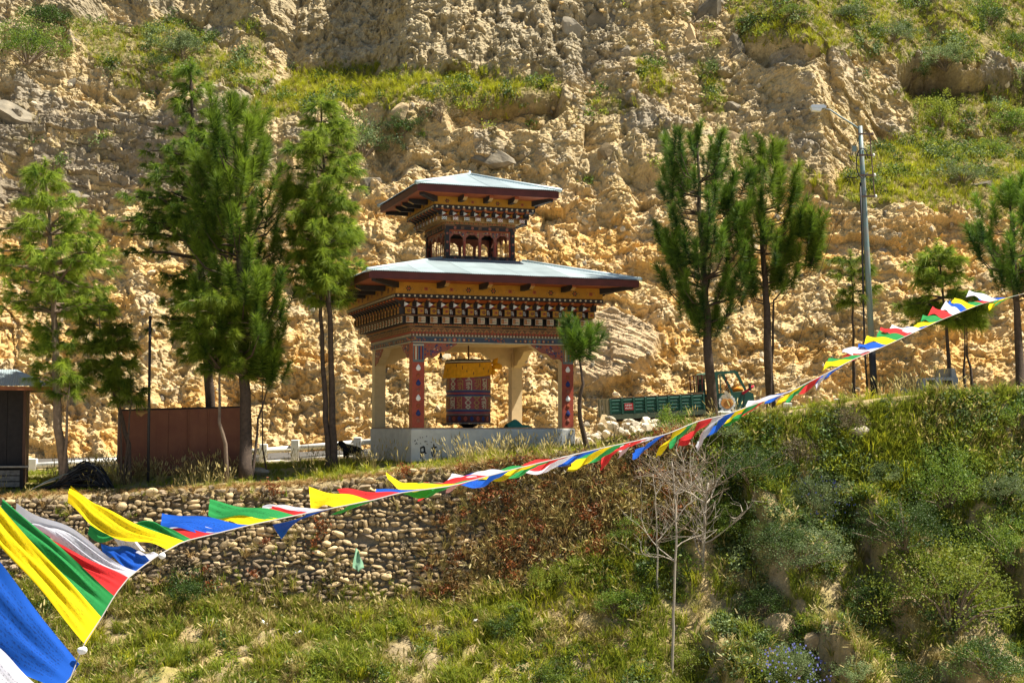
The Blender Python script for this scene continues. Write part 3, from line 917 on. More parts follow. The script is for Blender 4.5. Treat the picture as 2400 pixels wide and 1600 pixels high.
def cornice(half, zs, n, two_rows, eaves, nraf):
    """corbelled cornice: zs = block row bottoms and tops, pyramids, stud strip, frieze, soffit, fascia"""
    H = half
    if two_rows:
        (a0, a1), (c0, c1) = zs['row1'], zs['row2']
        b = MB(); ring(b, H + .24, H - .3, a0, a1, PI_['dark']); part(b.mesh("cornice_core", PL), "cornice_core")
        row([block_cream(.27, a1 - a0 - .02, .2, 0), block_cream(.27, a1 - a0 - .02, .2, 1)], "corbel_block", H, .24, (a0 + a1) / 2, n, H + .42)
        far_row(None, "corbel_blocks", H, .24, (a0 + a1) / 2, n, H + .42)
        b = MB(); ring(b, H + .50, H - .3, a1, c0, PI_['brown']); part(b.mesh("cornice_board", PL), "cornice_board")
        b = MB(); ring(b, H + .40, H - .3, c0, c1, PI_['maroon']); part(b.mesh("cornice_core", PL), "cornice_core")
        row([block_ochre(.23, c1 - c0 - .02, .2, 0), block_ochre(.23, c1 - c0 - .02, .2, 1)], "painted_block", H, .40, (c0 + c1) / 2, n, H + .58, shift=.12)
        far_row(None, "painted_blocks", H, .40, (c0 + c1) / 2, n, H + .58)
        row([letter_mark()], "white_mark", H, .402, (c0 + c1) / 2, n, H + .58, shift=-.34)
        o3 = .50
    else:
        c0, c1 = zs['row1']
        b = MB(); ring(b, H + .18, H - .2, c0, c1, PI_['tan']); part(b.mesh("cornice_core", PL), "cornice_core")
        row([block_white(.2, c1 - c0 - .02, .2, 0), block_white(.2, c1 - c0 - .02, .2, 1)], "painted_block", H, .18, (c0 + c1) / 2, n, H + .36)
        far_row(None, "painted_blocks", H, .18, (c0 + c1) / 2, n, H + .36)
        o3 = .28
    p0, p1 = zs['pyr']
    b = MB(); ring(b, H + o3 + .12, H - .2, c1, p0, PI_['brown']); part(b.mesh("cornice_board", PL), "cornice_board")
    b = MB(); ring(b, H + o3, H - .2, p0, p1, PI_['brown']); part(b.mesh("cornice_core", PL), "cornice_core")
    hh = (p1 - p0)
    pw = 2 * (H + o3) / n
    row([pyramid(pw * .62, hh * .62)], "pyramid", H, o3 + .005, p0 + hh * .36, n, H + o3)
    row([corbel(hh, .30, .10)], "corbel", H, o3, (p0 + p1) / 2, n + 1, (H + o3) * (n + 1) / n)
    far_row(None, "corbels", H, o3, (p0 + p1) / 2, n, H + o3)
    # sloping orange boards over the pyramids
    for k in range(2):
        b = MB(); L_ = H + o3
        b.add([(-L_, -.02, p0 + hh * .66), (L_, -.02, p0 + hh * .66), (L_ + .28, -.29, p1 - .005), (-L_ - .28, -.29, p1 - .005)], [(0, 1, 2, 3)], PI_['orange'])
        place(part(b.mesh("cove_board", PL), "cove_board"), k, 0, o3, 0, H)
    s0, s1 = zs['strip']; o4 = o3 + .30
    b = MB(); ring(b, H + o4, H - .2, s0, s1, PI_['dark']); part(b.mesh("stud_strip", PL), "stud_strip")
    for k in range(2):
        b = MB(); ns = int(2 * (H + o4) / .19)
        for i in range(ns):
            disc(b, -(H + o4) + (i + .5) * 2 * (H + o4) / ns, 0, (s0 + s1) / 2, .036, PI_['cream'], 8, .025)
        o = part(b.mesh("studs", PL), "studs"); place(o, k, 0, o4, 0, H); o["kind"] = "stuff"
    f0, f1 = zs['frieze']; o5 = o4 - .02
    b = MB(); ring(b, H + o5, H - .2, f0, f1, PI_['ochre']); part(b.mesh("frieze", PL), "frieze")
    nf = nraf + 1
    span = H + o5
    for k in range(2):
        for i in range(nf):
            for dx in ((0,) if not two_rows else (-.3, .3)):
                b = MB(); flower(b, 0, 0, 0, .125 if two_rows else .10, (i + (dx > 0)) % 2)
                u = -span + (i + .5) * 2 * span / nf + dx
                place(part(b.mesh("painted_flower", PL), "painted_flower"), k, u, o5, f0 + (f1 - f0) * .46, H)
    # rafters
    el, er, ef, eb = eaves
    outs = {0: ef, 1: el, 2: eb, 3: er}
    for k in range(4):
        ln = outs[k] - o5 - .16
        for i in range(nraf):
            u = -span + (i + 1) * 2 * span / nf
            b = MB(); rz = f1 - .18
            b.prism([(0, rz), (0, f1), (-ln, f1), (-ln, f1 - .09), (-ln + .2, rz)], .15, 'x', PI_['dark'], -.075)
            b.prism([(-ln - .012, f1 - .095), (-ln - .012, f1 - .002), (-ln, f1 - .002), (-ln, f1 - .095)], .152, 'x', PI_['orange'], -.076)
            b.prism([(-ln + .19, rz - .012), (-ln - .006, f1 - .10), (-ln, f1 - .09), (-ln + .2, rz)], .13, 'x', PI_['tan'], -.065)
            place(part(b.mesh("rafter", PL), "rafter"), k, u, o5, 0, H)
    for (sx, sy, ex, ey) in ((-1, -1, el, ef), (1, -1, er, ef), (-1, 1, el, eb), (1, 1, er, eb)):
        b = MB()
        p = Vector((sx * (H + o5 - .05), sy * (H + o5 - .05), 0)); q = Vector((sx * (H + ex - .2), sy * (H + ey - .2), 0))
        d = (q - p).normalized(); w = Vector((-d.y, d.x, 0)) * .085
        za, zb3 = f1 - .2, f1
        v = [p + w, p - w, q - w, q + w]
        b.add([(a.x, a.y, za if i < 2 else f1 - .1) for i, a in enumerate(v)] + [(a.x, a.y, zb3) for a in v], [(3, 2, 1, 0), (4, 5, 6, 7), (0, 1, 5, 4), (1, 2, 6, 5), (2, 3, 7, 6), (3, 0, 4, 7)], PI_['dark'])
        part(b.mesh("hip_rafter", PL), "hip_rafter")
    # soffit boards and fascia boards
    b = MB(); t0, t1 = f1 + .004, f1 + .03; Hs = H + o5 - .1
    X0, X1, Y0, Y1 = -(H + el - .03), H + er - .03, -(H + ef - .03), H + eb - .03
    b.box(X0, X1, Y0, -Hs, t0, t1, PI_['orange']); b.box(X0, X1, Hs, Y1, t0, t1, PI_['orange'])
    b.box(X0, -Hs, -Hs, Hs, t0, t1, PI_['orange']); b.box(Hs, X1, -Hs, Hs, t0, t1, PI_['orange'])
    part(b.mesh("soffit", PL), "soffit")
    fz0, fz1 = zs['fascia']
    X0, X1, Y0, Y1 = -(H + el), H + er, -(H + ef), H + eb
    for q in ((X0, X1, Y0, Y0 + .03), (X0, X1, Y1 - .03, Y1), (X0, X0 + .03, Y0 + .03, Y1 - .03), (X1 - .03, X1, Y0 + .03, Y1 - .03)):
        b = MB(); b.box(*q, fz0, fz1, PI_['maroon']); part(b.mesh("fascia_board", PL), "fascia_board")

def hip_roof(half, eaves, ze, zt_, top, over=.07, sheet=.85):
    el, er, ef, eb = [half + e + over for e in eaves]
    sides = {0: (el, er, ef), 1: (eb, ef, el), 2: (er, el, eb), 3: (ef, eb, er)}
    for k, (a_, b_, d_) in sides.items():
        Lw = a_ + b_; D = d_ - top
        aL, aR = a_ - top, b_ - top
        ns = max(3, round(Lw / sheet))
        for s in range(ns):
            p0, p1 = Lw * s / ns, Lw * (s + 1) / ns
            m = max(4, int((p1 - p0) / .019))
            v = []; f = []
            for i in range(m + 1):
                p = p0 + (p1 - p0) * i / m
                dep = max(0.0, min(D, p * D / aL, (Lw - p) * D / aR))
                wv = .012 * math.cos(2 * math.pi * p / .076) + .004 * (s % 2) + .003 * math.sin(p * 3)
                sl = (zt_ - ze) / D
                for q in (0, .5, 1):
                    v.append((-a_ + p, -d_ + dep * q, ze + sl * dep * q + wv - .02 * math.sin(q * math.pi) * min(1, dep)))
            for i in range(m):
                for q in range(2):
                    f.append([i * 3 + q, i * 3 + 3 + q, i * 3 + 4 + q, i * 3 + 1 + q])
            me = np_mesh("roof_sheet", np.array(v), np.array(f), [M_ROOF], True)
            o = part(me, "roof_sheet"); o.rotation_euler = (0, 0, -k * math.pi / 2)
    for (sx, sy, ex, ey) in ((-1, -1, el, ef), (1, -1, er, ef), (-1, 1, el, eb), (1, 1, er, eb)):
        b = MB()
        p = Vector((sx * ex, sy * ey, ze + .012)); q = Vector((sx * top, sy * top, zt_ + .012))
        b.tube([p, (p + q) / 2 - Vector((0, 0, .015)), q], [.07, .07, .06], 8)
        o = part(b.mesh("hip_cap", [M_ROOF], True), "hip_cap")

T1 = 47.4; T3 = 47.0
EAV = (1.98, 1.62, 2.02, 1.9)
cornice(HB, dict(row1=(lz(756, T1), lz(738.5, T1)), row2=(lz(736.5, T1), lz(719, T1)), pyr=(lz(717, T3), lz(697, T3)), strip=(lz(696, T3), lz(687, T3)), frieze=(lz(687, T3), lz(660, T3)), fascia=(lz(651.5, 45.5), lz(634.5, 45.5))), 16, True, EAV, 4)
TH = 1.30
UZ = 49.3
ztb = lz(609, 50.0)
hip_roof(HB, EAV, lz(634.0, 45.5) + .01, ztb + .04, TH + .22)

# the lantern storey
def tz(py): return lz(py, 50.0)
b = MB(); ring(b, TH, TH - .14, tz(611), tz(597), PI_['dark']); part(b.mesh("lantern_sill", PL), "lantern_sill")
b = MB(); ring(b, TH, TH - .14, tz(535.5), tz(528), PI_['dark']); part(b.mesh("lantern_head", PL), "lantern_head")
for (sx, sy) in ((-1, -1), (1, -1), (-1, 1), (1, 1)):
    b = MB(); b.box(-.075, .075, -.075, .075, tz(597), tz(535.5), PI_['dark'])
    for i in range(3):
        z = tz(597) + (i + .5) * (tz(535.5) - tz(597)) / 3
        disc(b, 0, -.076, z, .045, PI_['pink'], 8, .01)
        if sx < 0:
            v0 = len(b.v)
            bb = MB(); disc(bb, 0, -.076, z, .045, PI_['pink'], 8, .01)
            b.add([(y_, -x_, z_) for x_, y_, z_ in bb.v], bb.f, PI_['pink'])
    o = part(b.mesh("lantern_post", PL), "lantern_post"); o.location = (sx * (TH - .072), sy * (TH - .072), 0)
for k in range(4):
    b = MB()
    for (pa, pb, nn) in ((611, 597, 4), (535.5, 528, 4)):
        for i in range(nn):
            u = -TH + (i + .55) * 2 * TH / nn
            disc(b, u, 0, (tz(pa) + tz(pb)) / 2, .055, PI_['pink'], 9, .012)
            b.box(u + .22, u + .34, -.012, 0, tz(pa) + .01, tz(pb) - .01, PI_['brown'])
    place(part(b.mesh("rail_roundels", PL), "rail_roundels"), k, 0, .001, 0, TH)
    # four arched bays
    W = TH - .15
    for i in range(4):
        b = MB(); bw = 2 * W / 4; x0 = -bw / 2
        zs0, zs1 = tz(597), tz(535.5)
        hgt = zs1 - zs0
        n = 22; lo = []; 
        aw = bw * .43
        for j in range(n + 1):
            x = x0 + bw * j / n
            t = abs(x) / aw
            if t >= 1: zl = None
            else:
                c = math.sqrt(max(0, 1 - t ** 2.2))
                zl = zs0 + hgt * (.555 + .25 * c + .035 * abs(math.sin(t * math.pi * 1.5)))
            lo.append((x, zl))
        for j in range(n):
            (xa, za), (xb, zb4) = lo[j], lo[j + 1]
            za = zs0 if za is None else za; zb4 = zs0 if zb4 is None else zb4
            if (lo[j][1] is None) != (lo[j + 1][1] is None): za = zb4 = zs0
            v = [(xa, 0, za), (xb, 0, zb4), (xb, 0, zs1), (xa, 0, zs1), (xa, .06, za), (xb, .06, zb4), (xb, .06, zs1), (xa, .06, zs1)]
            mm = PI_['orange'] if False else PI_['pink']
            b.add(v, [(0, 1, 2, 3), (7, 6, 5, 4), (0, 4, 5, 1)], mm)
        b.box(x0 + .002, -x0 - .002, -.012, 0, zs1 - .07, zs1 - .01, PI_['orange'])
        b.box(x0, x0 + bw * .06, -.02, -.001, zs0, zs0 + hgt * .55, PI_['red']); b.box(-x0 - bw * .06, -x0, -.02, -.001, zs0, zs0 + hgt * .55, PI_['red'])
        rr = random.Random(i)
        for j in range(26):
            x = rr.uniform(x0 + .04, -x0 - .04)
            t = min(1, abs(x) / aw)
            zl = zs0 + hgt * (.57 + .29 * math.sqrt(max(0, 1 - t ** 2.2)))
            z = rr.uniform(zl + .05, zs1 - .09)
            disc(b, x, 0, z, .02 + .015 * rr.random(), PI_[rr.choice(['slate', 'cream', 'blue', 'red', 'tan'])], 6, .01)
        o = part(b.mesh("arched_window", PL), "arched_window"); place(o, k, -W + (i + .5) * bw, -.05, 0, TH)
course("lantern_fret", TH + .02, tz(528), tz(518.5), 'brown', fret_draw)
course("lantern_course", TH + .08, tz(518.5), tz(513), 'brown', dots_draw)
UEAV = (1.42, 1.15, 1.45, 1.30)
cornice(TH, dict(row1=(lz(512, UZ), lz(502, UZ)), pyr=(lz(500.5, UZ), lz(484.5, UZ)), strip=(lz(483.5, 49.0), lz(474.5, 49.0)), frieze=(lz(474.5, 49.0), lz(455, 49.0)), fascia=(lz(446, 48.2), lz(429.5, 48.2))), 8, False, UEAV, 3)
hip_roof(TH, UEAV, lz(429, 48.2) + .01, lz(410, 51.7), .04)
b = MB(); b.lathe([(0.09, 0), (.11, .03), (.05, .08), (.03, .14), (0.0, .16)], 10)
o = part(b.mesh("roof_peak_cap", [M_ROOF], True), "roof_peak_cap"); o.location = (0, 0, lz(410, 51.7))

# ---------------------------------------------------------------- the big prayer wheel
WY = PCEN.y
wheel = thing("prayer_drum", "big red prayer wheel drum with two rows of painted script under a yellow skirt", "prayer wheel", (PCEN.x - .03, PCEN.y, PZ0 + zt), (0, 0, YAW))
def wz(py): return z_at(py, WY) - PZ0 - zt
RD = .80
M_DRUM = mat("drum_red_lacquer", (0.25, 0.022, 0.024), 0.45, 0.2, 5.0, spec=0.5)
def wpart(b, name, mats, smooth=False, parent=None): return link(name, b.mesh(name, mats, smooth), wheel if parent is None else parent)
b = MB(); b.lathe([(0, wz(992)), (RD, wz(992)), (RD, wz(846)), (0, wz(846))], 64)
drum = wpart(b, "drum", [M_DRUM])
b = MB(); b.lathe([(0, wz(994.5)), (.93, wz(994.5)), (.93, wz(992.6)), (0, wz(992.6))], 48); b.lathe([(.17, 0.0), (.2, .03), (.36, wz(994.5) - .002)], 24)
wpart(b, "rim_plate", [PAINT['dark']])
b = MB(); b.tube([(0, 0, wz(850)), (0, 0, PZ0 and (z1 - zt + .1))], .028, 10)
wpart(b, "axle", [mat("rusty_iron", (0.10, 0.05, 0.03), 0.7, 0.3)])
for (pa, pb, mm) in ((884, 886, 'teal'), (914.5, 916.5, 'teal'), (916.5, 920, 'blue'), (925, 928, 'blue'), (928, 930, 'teal'), (959, 961, 'teal'), (961, 964.5, 'blue'), (970.5, 972.5, 'teal'), (990, 992, 'teal')):
    b = MB(); b.lathe([(RD - .02, wz(pb)), (RD + .012, wz(pb)), (RD + .012, wz(pa)), (RD - .02, wz(pa))], 64)
    wpart(b, "painted_band", [PAINT[mm]], parent=drum)
b = MB(); b.lathe([(RD - .02, wz(990)), (RD + .006, wz(990)), (RD + .006, wz(972.5)), (RD - .02, wz(972.5))], 64, 0)
wpart(b, "lotus_band", [PAINT['maroon']], parent=drum)
for i in range(22):
    a = 2 * math.pi * i / 22
    b = MB(); pz = (wz(990) + wz(972.5)) / 2
    b.lathe([(0, .1), (.05, .06), (.075, 0), (.05, -.06), (0, -.1)], 8)
    o = wpart(b, "lotus_petal", [PAINT['red' if i % 2 else 'blue']], True, drum)
    o.location = ((RD + .004) * math.cos(a), (RD + .004) * math.sin(a), pz); o.rotation_euler = (0, 0, a); o.scale = (.15, 1, 1)
GLYPHS = [
    ([[(.05, .82), (.62, .86), (.74, .76), (.74, 0)], [(.3, .97), (.45, 1.06), (.5, .95)], [(.12, .58), (.5, .62), (.56, .5), (.12, .40)], [(.56, .5), (.72, .46)], [(.16, .18), (.42, .30), (.48, .16), (.3, .04)]], .085),
    ([[(.05, .9), (.5, .95)], [(.18, .9), (.22, .5), (.1, .42)], [(.75, .95), (.75, 0)], [(.75, .62), (.4, .68), (.34, .5), (.62, .42)], [(.2, .3), (.5, .33), (.4, .12), (.15, .06)], [(.48, .33), (.75, .2)]], .08),
    ([[(.1, 1), (.45, .76), (.8, 1), (.1, 1)], [(.45, .76), (.12, .5), (.45, .24), (.78, .5), (.45, .76)], [(.45, .3), (.2, .13), (.45, -.03), (.7, .13), (.45, .3)]], .085),
    ([[(.05, .88), (.8, .98)], [(.3, .9), (.35, .62), (.08, .55)], [(.8, .9), (.8, 0)], [(.55, .9), (.55, .25), (.25, .12)], [(.55, .5), (.8, .46)], [(.1, .34), (.4, .36)]], .08),
    ([[(.1, .92), (.42, .96)], [(.2, .92), (.2, .55), (.42, .5)], [(.68, .98), (.68, 0)], [(.42, .7), (.68, .74)], [(.1, .3), (.4, .36), (.4, .1), (.14, .06)], [(.4, .22), (.68, .26)]], .085),
]
def glyph_mesh(g, hgt, mm):
    strokes, w = g
    b = MB()
    for st in strokes:
        for (x0, y0_), (x1, y1_) in zip(st[:-1], st[1:]):
            dx, dy = x1 - x0, y1_ - y0_
            l = math.hypot(dx, dy) + 1e-6
            ex, ey = dx / l * w * .45, dy / l * w * .45
            nx, ny = -dy / l * w * .62, dx / l * w * .62
            pts = [(x0 - ex + nx, y0_ - ey + ny), (x0 - ex - nx, y0_ - ey - ny), (x1 + ex - nx, y1_ + ey - ny), (x1 + ex + nx, y1_ + ey + ny)]
            v = []
            for r in (RD + .014, RD - .004):
                for (px_, py_) in pts:
                    a = -math.pi / 2 + (px_ - .42) * hgt * .74 / RD
                    v.append((r * math.cos(a), r * math.sin(a), (py_ - .5) * hgt))
            b.add(v, [(0, 1, 2, 3), (0, 4, 5, 1), (1, 5, 6, 2), (2, 6, 7, 3), (3, 7, 4, 0)], 0)
    return b.mesh("letter", [PAINT[mm]])
GM = {}
for r_, (pa, pb) in enumerate(((888, 914), (931, 957.5))):
    hgt = wz(pa) - wz(pb)
    for i in range(16):
        gi_ = (i * 3 + r_ * 2) % 5
        mm = 'cream' if (i + r_) % 2 == 0 else 'tan'
        key = (gi_, mm, r_)
        if key not in GM: GM[key] = glyph_mesh(GLYPHS[gi_], hgt, mm)
        o = link("letter", GM[key], drum); o.location = (0, 0, (wz(pa) + wz(pb)) / 2); o.rotation_euler = (0, 0, 2 * math.pi * i / 16 + .35 * r_ + R(-16))
# yellow cloth skirt with pleats, knotted at the right
M_SKIRT = mat("saffron_cloth", (0.72, 0.33, 0.012), 0.85, 0.2, 6.0)
v = []; f = []; NS = 160
rows_ = [(843.5, .80), (847, .825), (850, .835), (852, .84), (860, .85), (870, .862), (884, .885)]
for j, (py, r) in enumerate(rows_):
    for i in range(NS):
        a = 2 * math.pi * i / NS
        pl = (.012 * math.sin(a * 40) + .008 * math.sin(a * 17 + 1)) * (j / 6.0)
        droop = .10 * math.cos(a - 3.6) * (j / 6.0)
        rr_ = r + pl + .05 * max(0, math.cos(a - 3.6)) * (j / 6)
        v.append((rr_ * math.cos(a), rr_ * math.sin(a), wz(py) - droop * .5 + .06 * (j / 6.0) * max(0, math.cos(a + .3)) ** 2))
for j in range(len(rows_) - 1):
    for i in range(NS):
        i2 = (i + 1) % NS
        f.append([j * NS + i, (j + 1) * NS + i, (j + 1) * NS + i2, j * NS + i2])
mi = np.repeat([0, 2, 3, 1, 1, 1], NS)
me = np_mesh("cloth_skirt", np.array(v), np.array(f), [PAINT['dark'], M_SKIRT, PAINT['cream'], PAINT['maroon']], True, None, mi)
skirt = link("cloth_skirt", me, wheel)
b = MB()
for i in range(26):
    a = 2 * math.pi * i / 26 + (i % 3) * .03; py = 858 + (i % 4) * 6
    b.box(-.012, .012, -.0, .004, 0, .07 + .03 * (i % 3), 0)
    for q in range(8):
        x_, y_, z_ = b.v[-8 + q]
        rr_ = .872 + y_ + (py - 850) * .0012
        b.v[-8 + q] = (rr_ * math.cos(a) - x_ * math.sin(a), rr_ * math.sin(a) + x_ * math.cos(a), wz(py) + z_ - .06)
wp = link("printed_marks", b.mesh("printed_marks", [PAINT['maroon']]), skirt)
b = MB()
b.tube([(.80, -.25, wz(862)), (.98, -.28, wz(857)), (1.12, -.25, wz(859)), (1.18, -.2, wz(864))], [.06, .13, .11, .03], 10)
b.tube([(.84, -.25, wz(853)), (.95, -.27, wz(846)), (1.05, -.25, wz(838))], [.06, .10, .01], 8)
b.tube([(.8, -.3, wz(858)), (.84, -.33, wz(872)), (.80, -.34, wz(880))], [.05, .1, .02], 8)
link("cloth_knot", b.mesh("cloth_knot", [M_SKIRT], True), wheel)

# bell hanging under the beam, and the green cloth lying on the base
bell_p = at(1033, 832, PCEN.y - 1.2)
bell = thing("hanging_bell", "small dark bell hanging under the front beam beside the prayer wheel", "bell", bell_p)
b = MB(); b.lathe([(0.0, .06), (.035, .055), (.045, .0), (.05, -.05), (.095, -.10), (.09, -.105), (0.0, -.08)], 14)
link("bell_body", b.mesh("bell_body", [PAINT['dark']], True), bell)
b = MB(); b.tube([(0, 0, .05), (0, 0, zb + PZ0 - bell_p.z + .3)], .008, 6); b.lathe([(0, -.16), (.02, -.13), (.012, -.08), (0, -.07)], 8)
link("clapper_cord", b.mesh("clapper_cord", [PAINT['dark']]), bell)
gp = at(1216, 1000.5, 50.6)
NU, NV = 30, 12
u_, v_ = np.meshgrid(np.linspace(0, 1, NU), np.linspace(0, 1, NV))
hx_ = (u_ - .5) * .95; hy_ = (v_ - .5) * .5
hz_ = .20 * np.exp(-((u_ - .3) / .3) ** 2) * np.sin(v_ * math.pi) ** .6 + .05 * np.sin(u_ * 14 + v_ * 5) * np.sin(v_ * math.pi) * np.sin(u_ * math.pi) + .06 * np.sin(v_ * math.pi) * (u_ < .95)
gm = grid_mesh("green_cloth", np.stack([hx_, hy_, np.maximum(hz_, .004)], -1), [mat("green_cloth", (0.03, 0.20, 0.14), 0.85, 0.2)])
o = link("green_cloth", gm); o.location = (gp.x, gp.y, PZ0 + zt + .002); o.rotation_euler = (0, 0, YAW)
tag(o, "crumpled green cloth left on the floor of the pavilion beside the prayer wheel", "cloth")
# ---------------------------------------------------------------- pines
M_BARK = mat("grey_brown_bark", (0.075, 0.052, 0.036), 0.95, 0.4, 9.0, 0.9, 25.0)
M_BARK2 = mat("pale_grey_bark", (0.19, 0.135, 0.09), 0.95, 0.3, 7.0, 0.6, 25.0)
M_NEEDLE = leaf_mat("pine_needles", (0.035, 0.090, 0.012), (0.27, 0.38, 0.03), 0.45)
M_NEEDLE_D = leaf_mat("dark_pine_needles", (0.014, 0.048, 0.012), (0.19, 0.31, 0.025), 0.38)
M_NEEDLE_B = leaf_mat("soft_pine_needles", (0.07, 0.14, 0.015), (0.36, 0.44, 0.04), 0.5)

def brush(rng, n, length, nl, w, spread, droop):
    """one shoot: needles (thin triangles) round an axis along +z; returns (n,3,3)"""
    t = rng.random(n) ** 0.8
    a = rng.random(n) * 2 * math.pi
    base = np.stack([np.zeros(n), np.zeros(n), t * length], -1)
    sp = spread * (1.15 - 0.75 * t) + rng.normal(0, .12, n)
    d = np.stack([np.sin(sp) * np.cos(a), np.sin(sp) * np.sin(a), np.cos(sp)], -1)
    L_ = nl * (0.7 + 0.5 * rng.random(n))
    tip = base + d * L_[:, None]
    side = np.cross(d, rng.normal(0, 1, (n, 3))); side /= np.linalg.norm(side, axis=1)[:, None] + 1e-9
    return np.stack([base - side * w / 2, base + side * w / 2, tip], 1), droop * L_

def place_brushes(rng, pos, axes, scale, n, length, nl, w, spread, droop):
    """all shoots of a crown, in one array of triangles with one tint per shoot"""
    V = []; Cc = []
    temps = [brush(rng, n, length, nl, w, spread, droop) for _ in range(6)]
    up = np.array((0, 0, 1.0))
    for p, ax, s in zip(pos, axes, scale):
        tri, dr = temps[rng.integers(6)]
        z = ax / (np.linalg.norm(ax) + 1e-9)
        x = np.cross(up if abs(z[2]) < .95 else np.array((1.0, 0, 0)), z); x /= np.linalg.norm(x); y = np.cross(z, x)
        th = rng.random() * 6.28
        x2 = x * math.cos(th) + y * math.sin(th); y2 = -x * math.sin(th) + y * math.cos(th)
        M = np.stack([x2, y2, z], 0)
        q = (tri.reshape(-1, 3) * s) @ M
        q = q.reshape(-1, 3, 3)
        q[:, 2, 2] -= dr * s
        V.append(q + p)
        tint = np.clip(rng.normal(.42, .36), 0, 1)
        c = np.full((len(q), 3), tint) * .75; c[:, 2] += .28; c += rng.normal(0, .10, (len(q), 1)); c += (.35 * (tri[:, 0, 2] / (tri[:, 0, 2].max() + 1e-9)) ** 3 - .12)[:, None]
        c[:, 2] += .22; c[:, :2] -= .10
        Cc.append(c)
    V = np.concatenate(V).reshape(-1, 3); Cc = np.clip(np.concatenate(Cc).reshape(-1), 0, 1)
    f = np.arange(len(V)).reshape(-1, 3)
    return V, f, np.stack([Cc] * 3, -1)

def pine(label, Y, stems, crown, kind, seed, needle=None, bark=None, group="pines along the terrace", nb=1.0):
    """stems: list of (pixel points bottom to top, base radius); crown: (stem index, list of (py, half width px)), branches spread from the stem"""
    rng = np.random.default_rng(seed)
    p0 = stems[0][0][0]
    w0 = at(p0[0], p0[1], Y)
    root_p = Vector((w0.x, Y, min(w0.z, gz(w0.x, Y) + .02)))
    root = thing("pine_tree", label, "pine tree", root_p, (0, 0, 0), group)
    paths = []
    for pts, r in stems:
        q = [at(px, py, Y + .25 * math.sin(py * .02 + seed)) - root_p for px, py in pts]
        q[0].z = min(q[0].z, 0) - .15
        # finer, slightly crooked
        fine = []
        for a, c in zip(q[:-1], q[1:]):
            k = max(2, int((c - a).length / .5))
            for i in range(k):
                fine.append(a.lerp(c, i / k) + Vector((rng.normal(0, .018), rng.normal(0, .02), 0)) * (1 if len(fine) else 0))
        fine.append(q[-1])
        rad = [max(.012, r * (1 - .82 * i / (len(fine) - 1)) * (1.25 if i == 0 else 1)) for i in range(len(fine))]
        b = MB(); b.tube(fine, rad, 9)
        link("trunk", b.mesh("trunk", [bark or M_BARK], True), root)
        paths.append(fine)
    pos, axes, sc = [], [], []
    bb = MB()
    for (si, prof) in crown:
        path = paths[si]
        zs = [z_at(py, Y) - root_p.z for py, _ in prof]; hw = [w * Y / F for _, w in prof]
        order = np.argsort(zs); zs = np.array(zs)[order]; hw = np.array(hw)[order]
        pz = np.array([p.z for p in path]); px_ = np.array([p.x for p in path]); py_ = np.array([p.y for p in path])
        H = zs[-1] - zs[0]
        if kind == 'chir':
            step, per = .50, 7
        else:
            step, per = .44, 8
        n_wh = max(2, int(H / step * nb))
        for wi in range(n_wh):
            z = zs[0] + H * (wi + rng.random() * .6) / n_wh
            lmax = float(np.interp(z, zs, hw))
            bx, by = float(np.interp(z, pz, px_)), float(np.interp(z, pz, py_))
            zb_ = min(z, pz[-1])
            for k in range(per):
                az = rng.random() * 2 * math.pi
                ln = lmax * (0.55 + .5 * rng.random())
                if ln < .12: ln = .12
                if kind == 'chir':
                    rise = .15 + .40 * rng.random()
                    start = Vector((bx, by, zb_ - ln * .35))
                    mid = start + Vector((math.cos(az) * ln * .6, math.sin(az) * ln * .6, ln * rise * .35))
                    end = start + Vector((math.cos(az) * ln, math.sin(az) * ln, ln * rise + .25))
                else:
                    rise = .12 * rng.normal()
                    start = Vector((bx, by, zb_))
                    mid = start + Vector((math.cos(az) * ln * .55, math.sin(az) * ln * .55, ln * (rise + .14)))
                    end = start + Vector((math.cos(az) * ln, math.sin(az) * ln, ln * (rise + .10)))
                rb = max(.008, .05 * ln / 1.6)
                if ln > .3: bb.tube([start, mid, end], [rb, rb * .6, rb * .25], 5, 0, False)
                m = max(1, int(ln / (.42 if kind == 'chir' else .17)))
                for j in range(m):
                    t = .30 + .70 * (j + .5) / m if m > 2 else .7 + .3 * j
                    p = (start.lerp(mid, t / .55) if t < .55 else mid.lerp(end, (t - .55) / .45))
                    off = Vector((rng.normal(0, .16), rng.normal(0, .16), rng.normal(0, .10))) * (1 if j < m - 1 else .2) * min(1, ln)
                    p = p + off
                    if kind == 'chir':
                        ax = Vector((math.cos(az) * .55, math.sin(az) * .55, 1.5 + .5 * t)) + Vector((rng.normal(0, .28), rng.normal(0, .28), 0))
                    else:
                        ax = Vector((math.cos(az), math.sin(az), .35)) + Vector((rng.normal(0, .5), rng.normal(0, .5), rng.normal(0, .3)))
                    pos.append(np.array(p)); axes.append(np.array(ax)); sc.append((.75 + .5 * rng.random()) * (.85 if j < m - 1 else 1.1))
        # leader
        tp = path[-1]
        for j in range(4):
            pos.append(np.array(tp - Vector((0, 0, j * .18)))); axes.append(np.array((rng.normal(0, .12), rng.normal(0, .12), 1.0))); sc.append(.9)
    if kind == 'chir':
        V, f, c = place_brushes(rng, pos, axes, sc, 300, .78, .33, .015, 1.30, .10)
    else:
        V, f, c = place_brushes(rng, pos, axes, sc, 95, .24, .28, .016, 1.2, .5)
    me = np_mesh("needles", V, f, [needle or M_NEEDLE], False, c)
    o = link("crown", me, root); o["kind"] = "stuff"
    if bb.v: link("branches", bb.mesh("branches", [bark or M_BARK], True), root)["kind"] = "stuff"
    return root

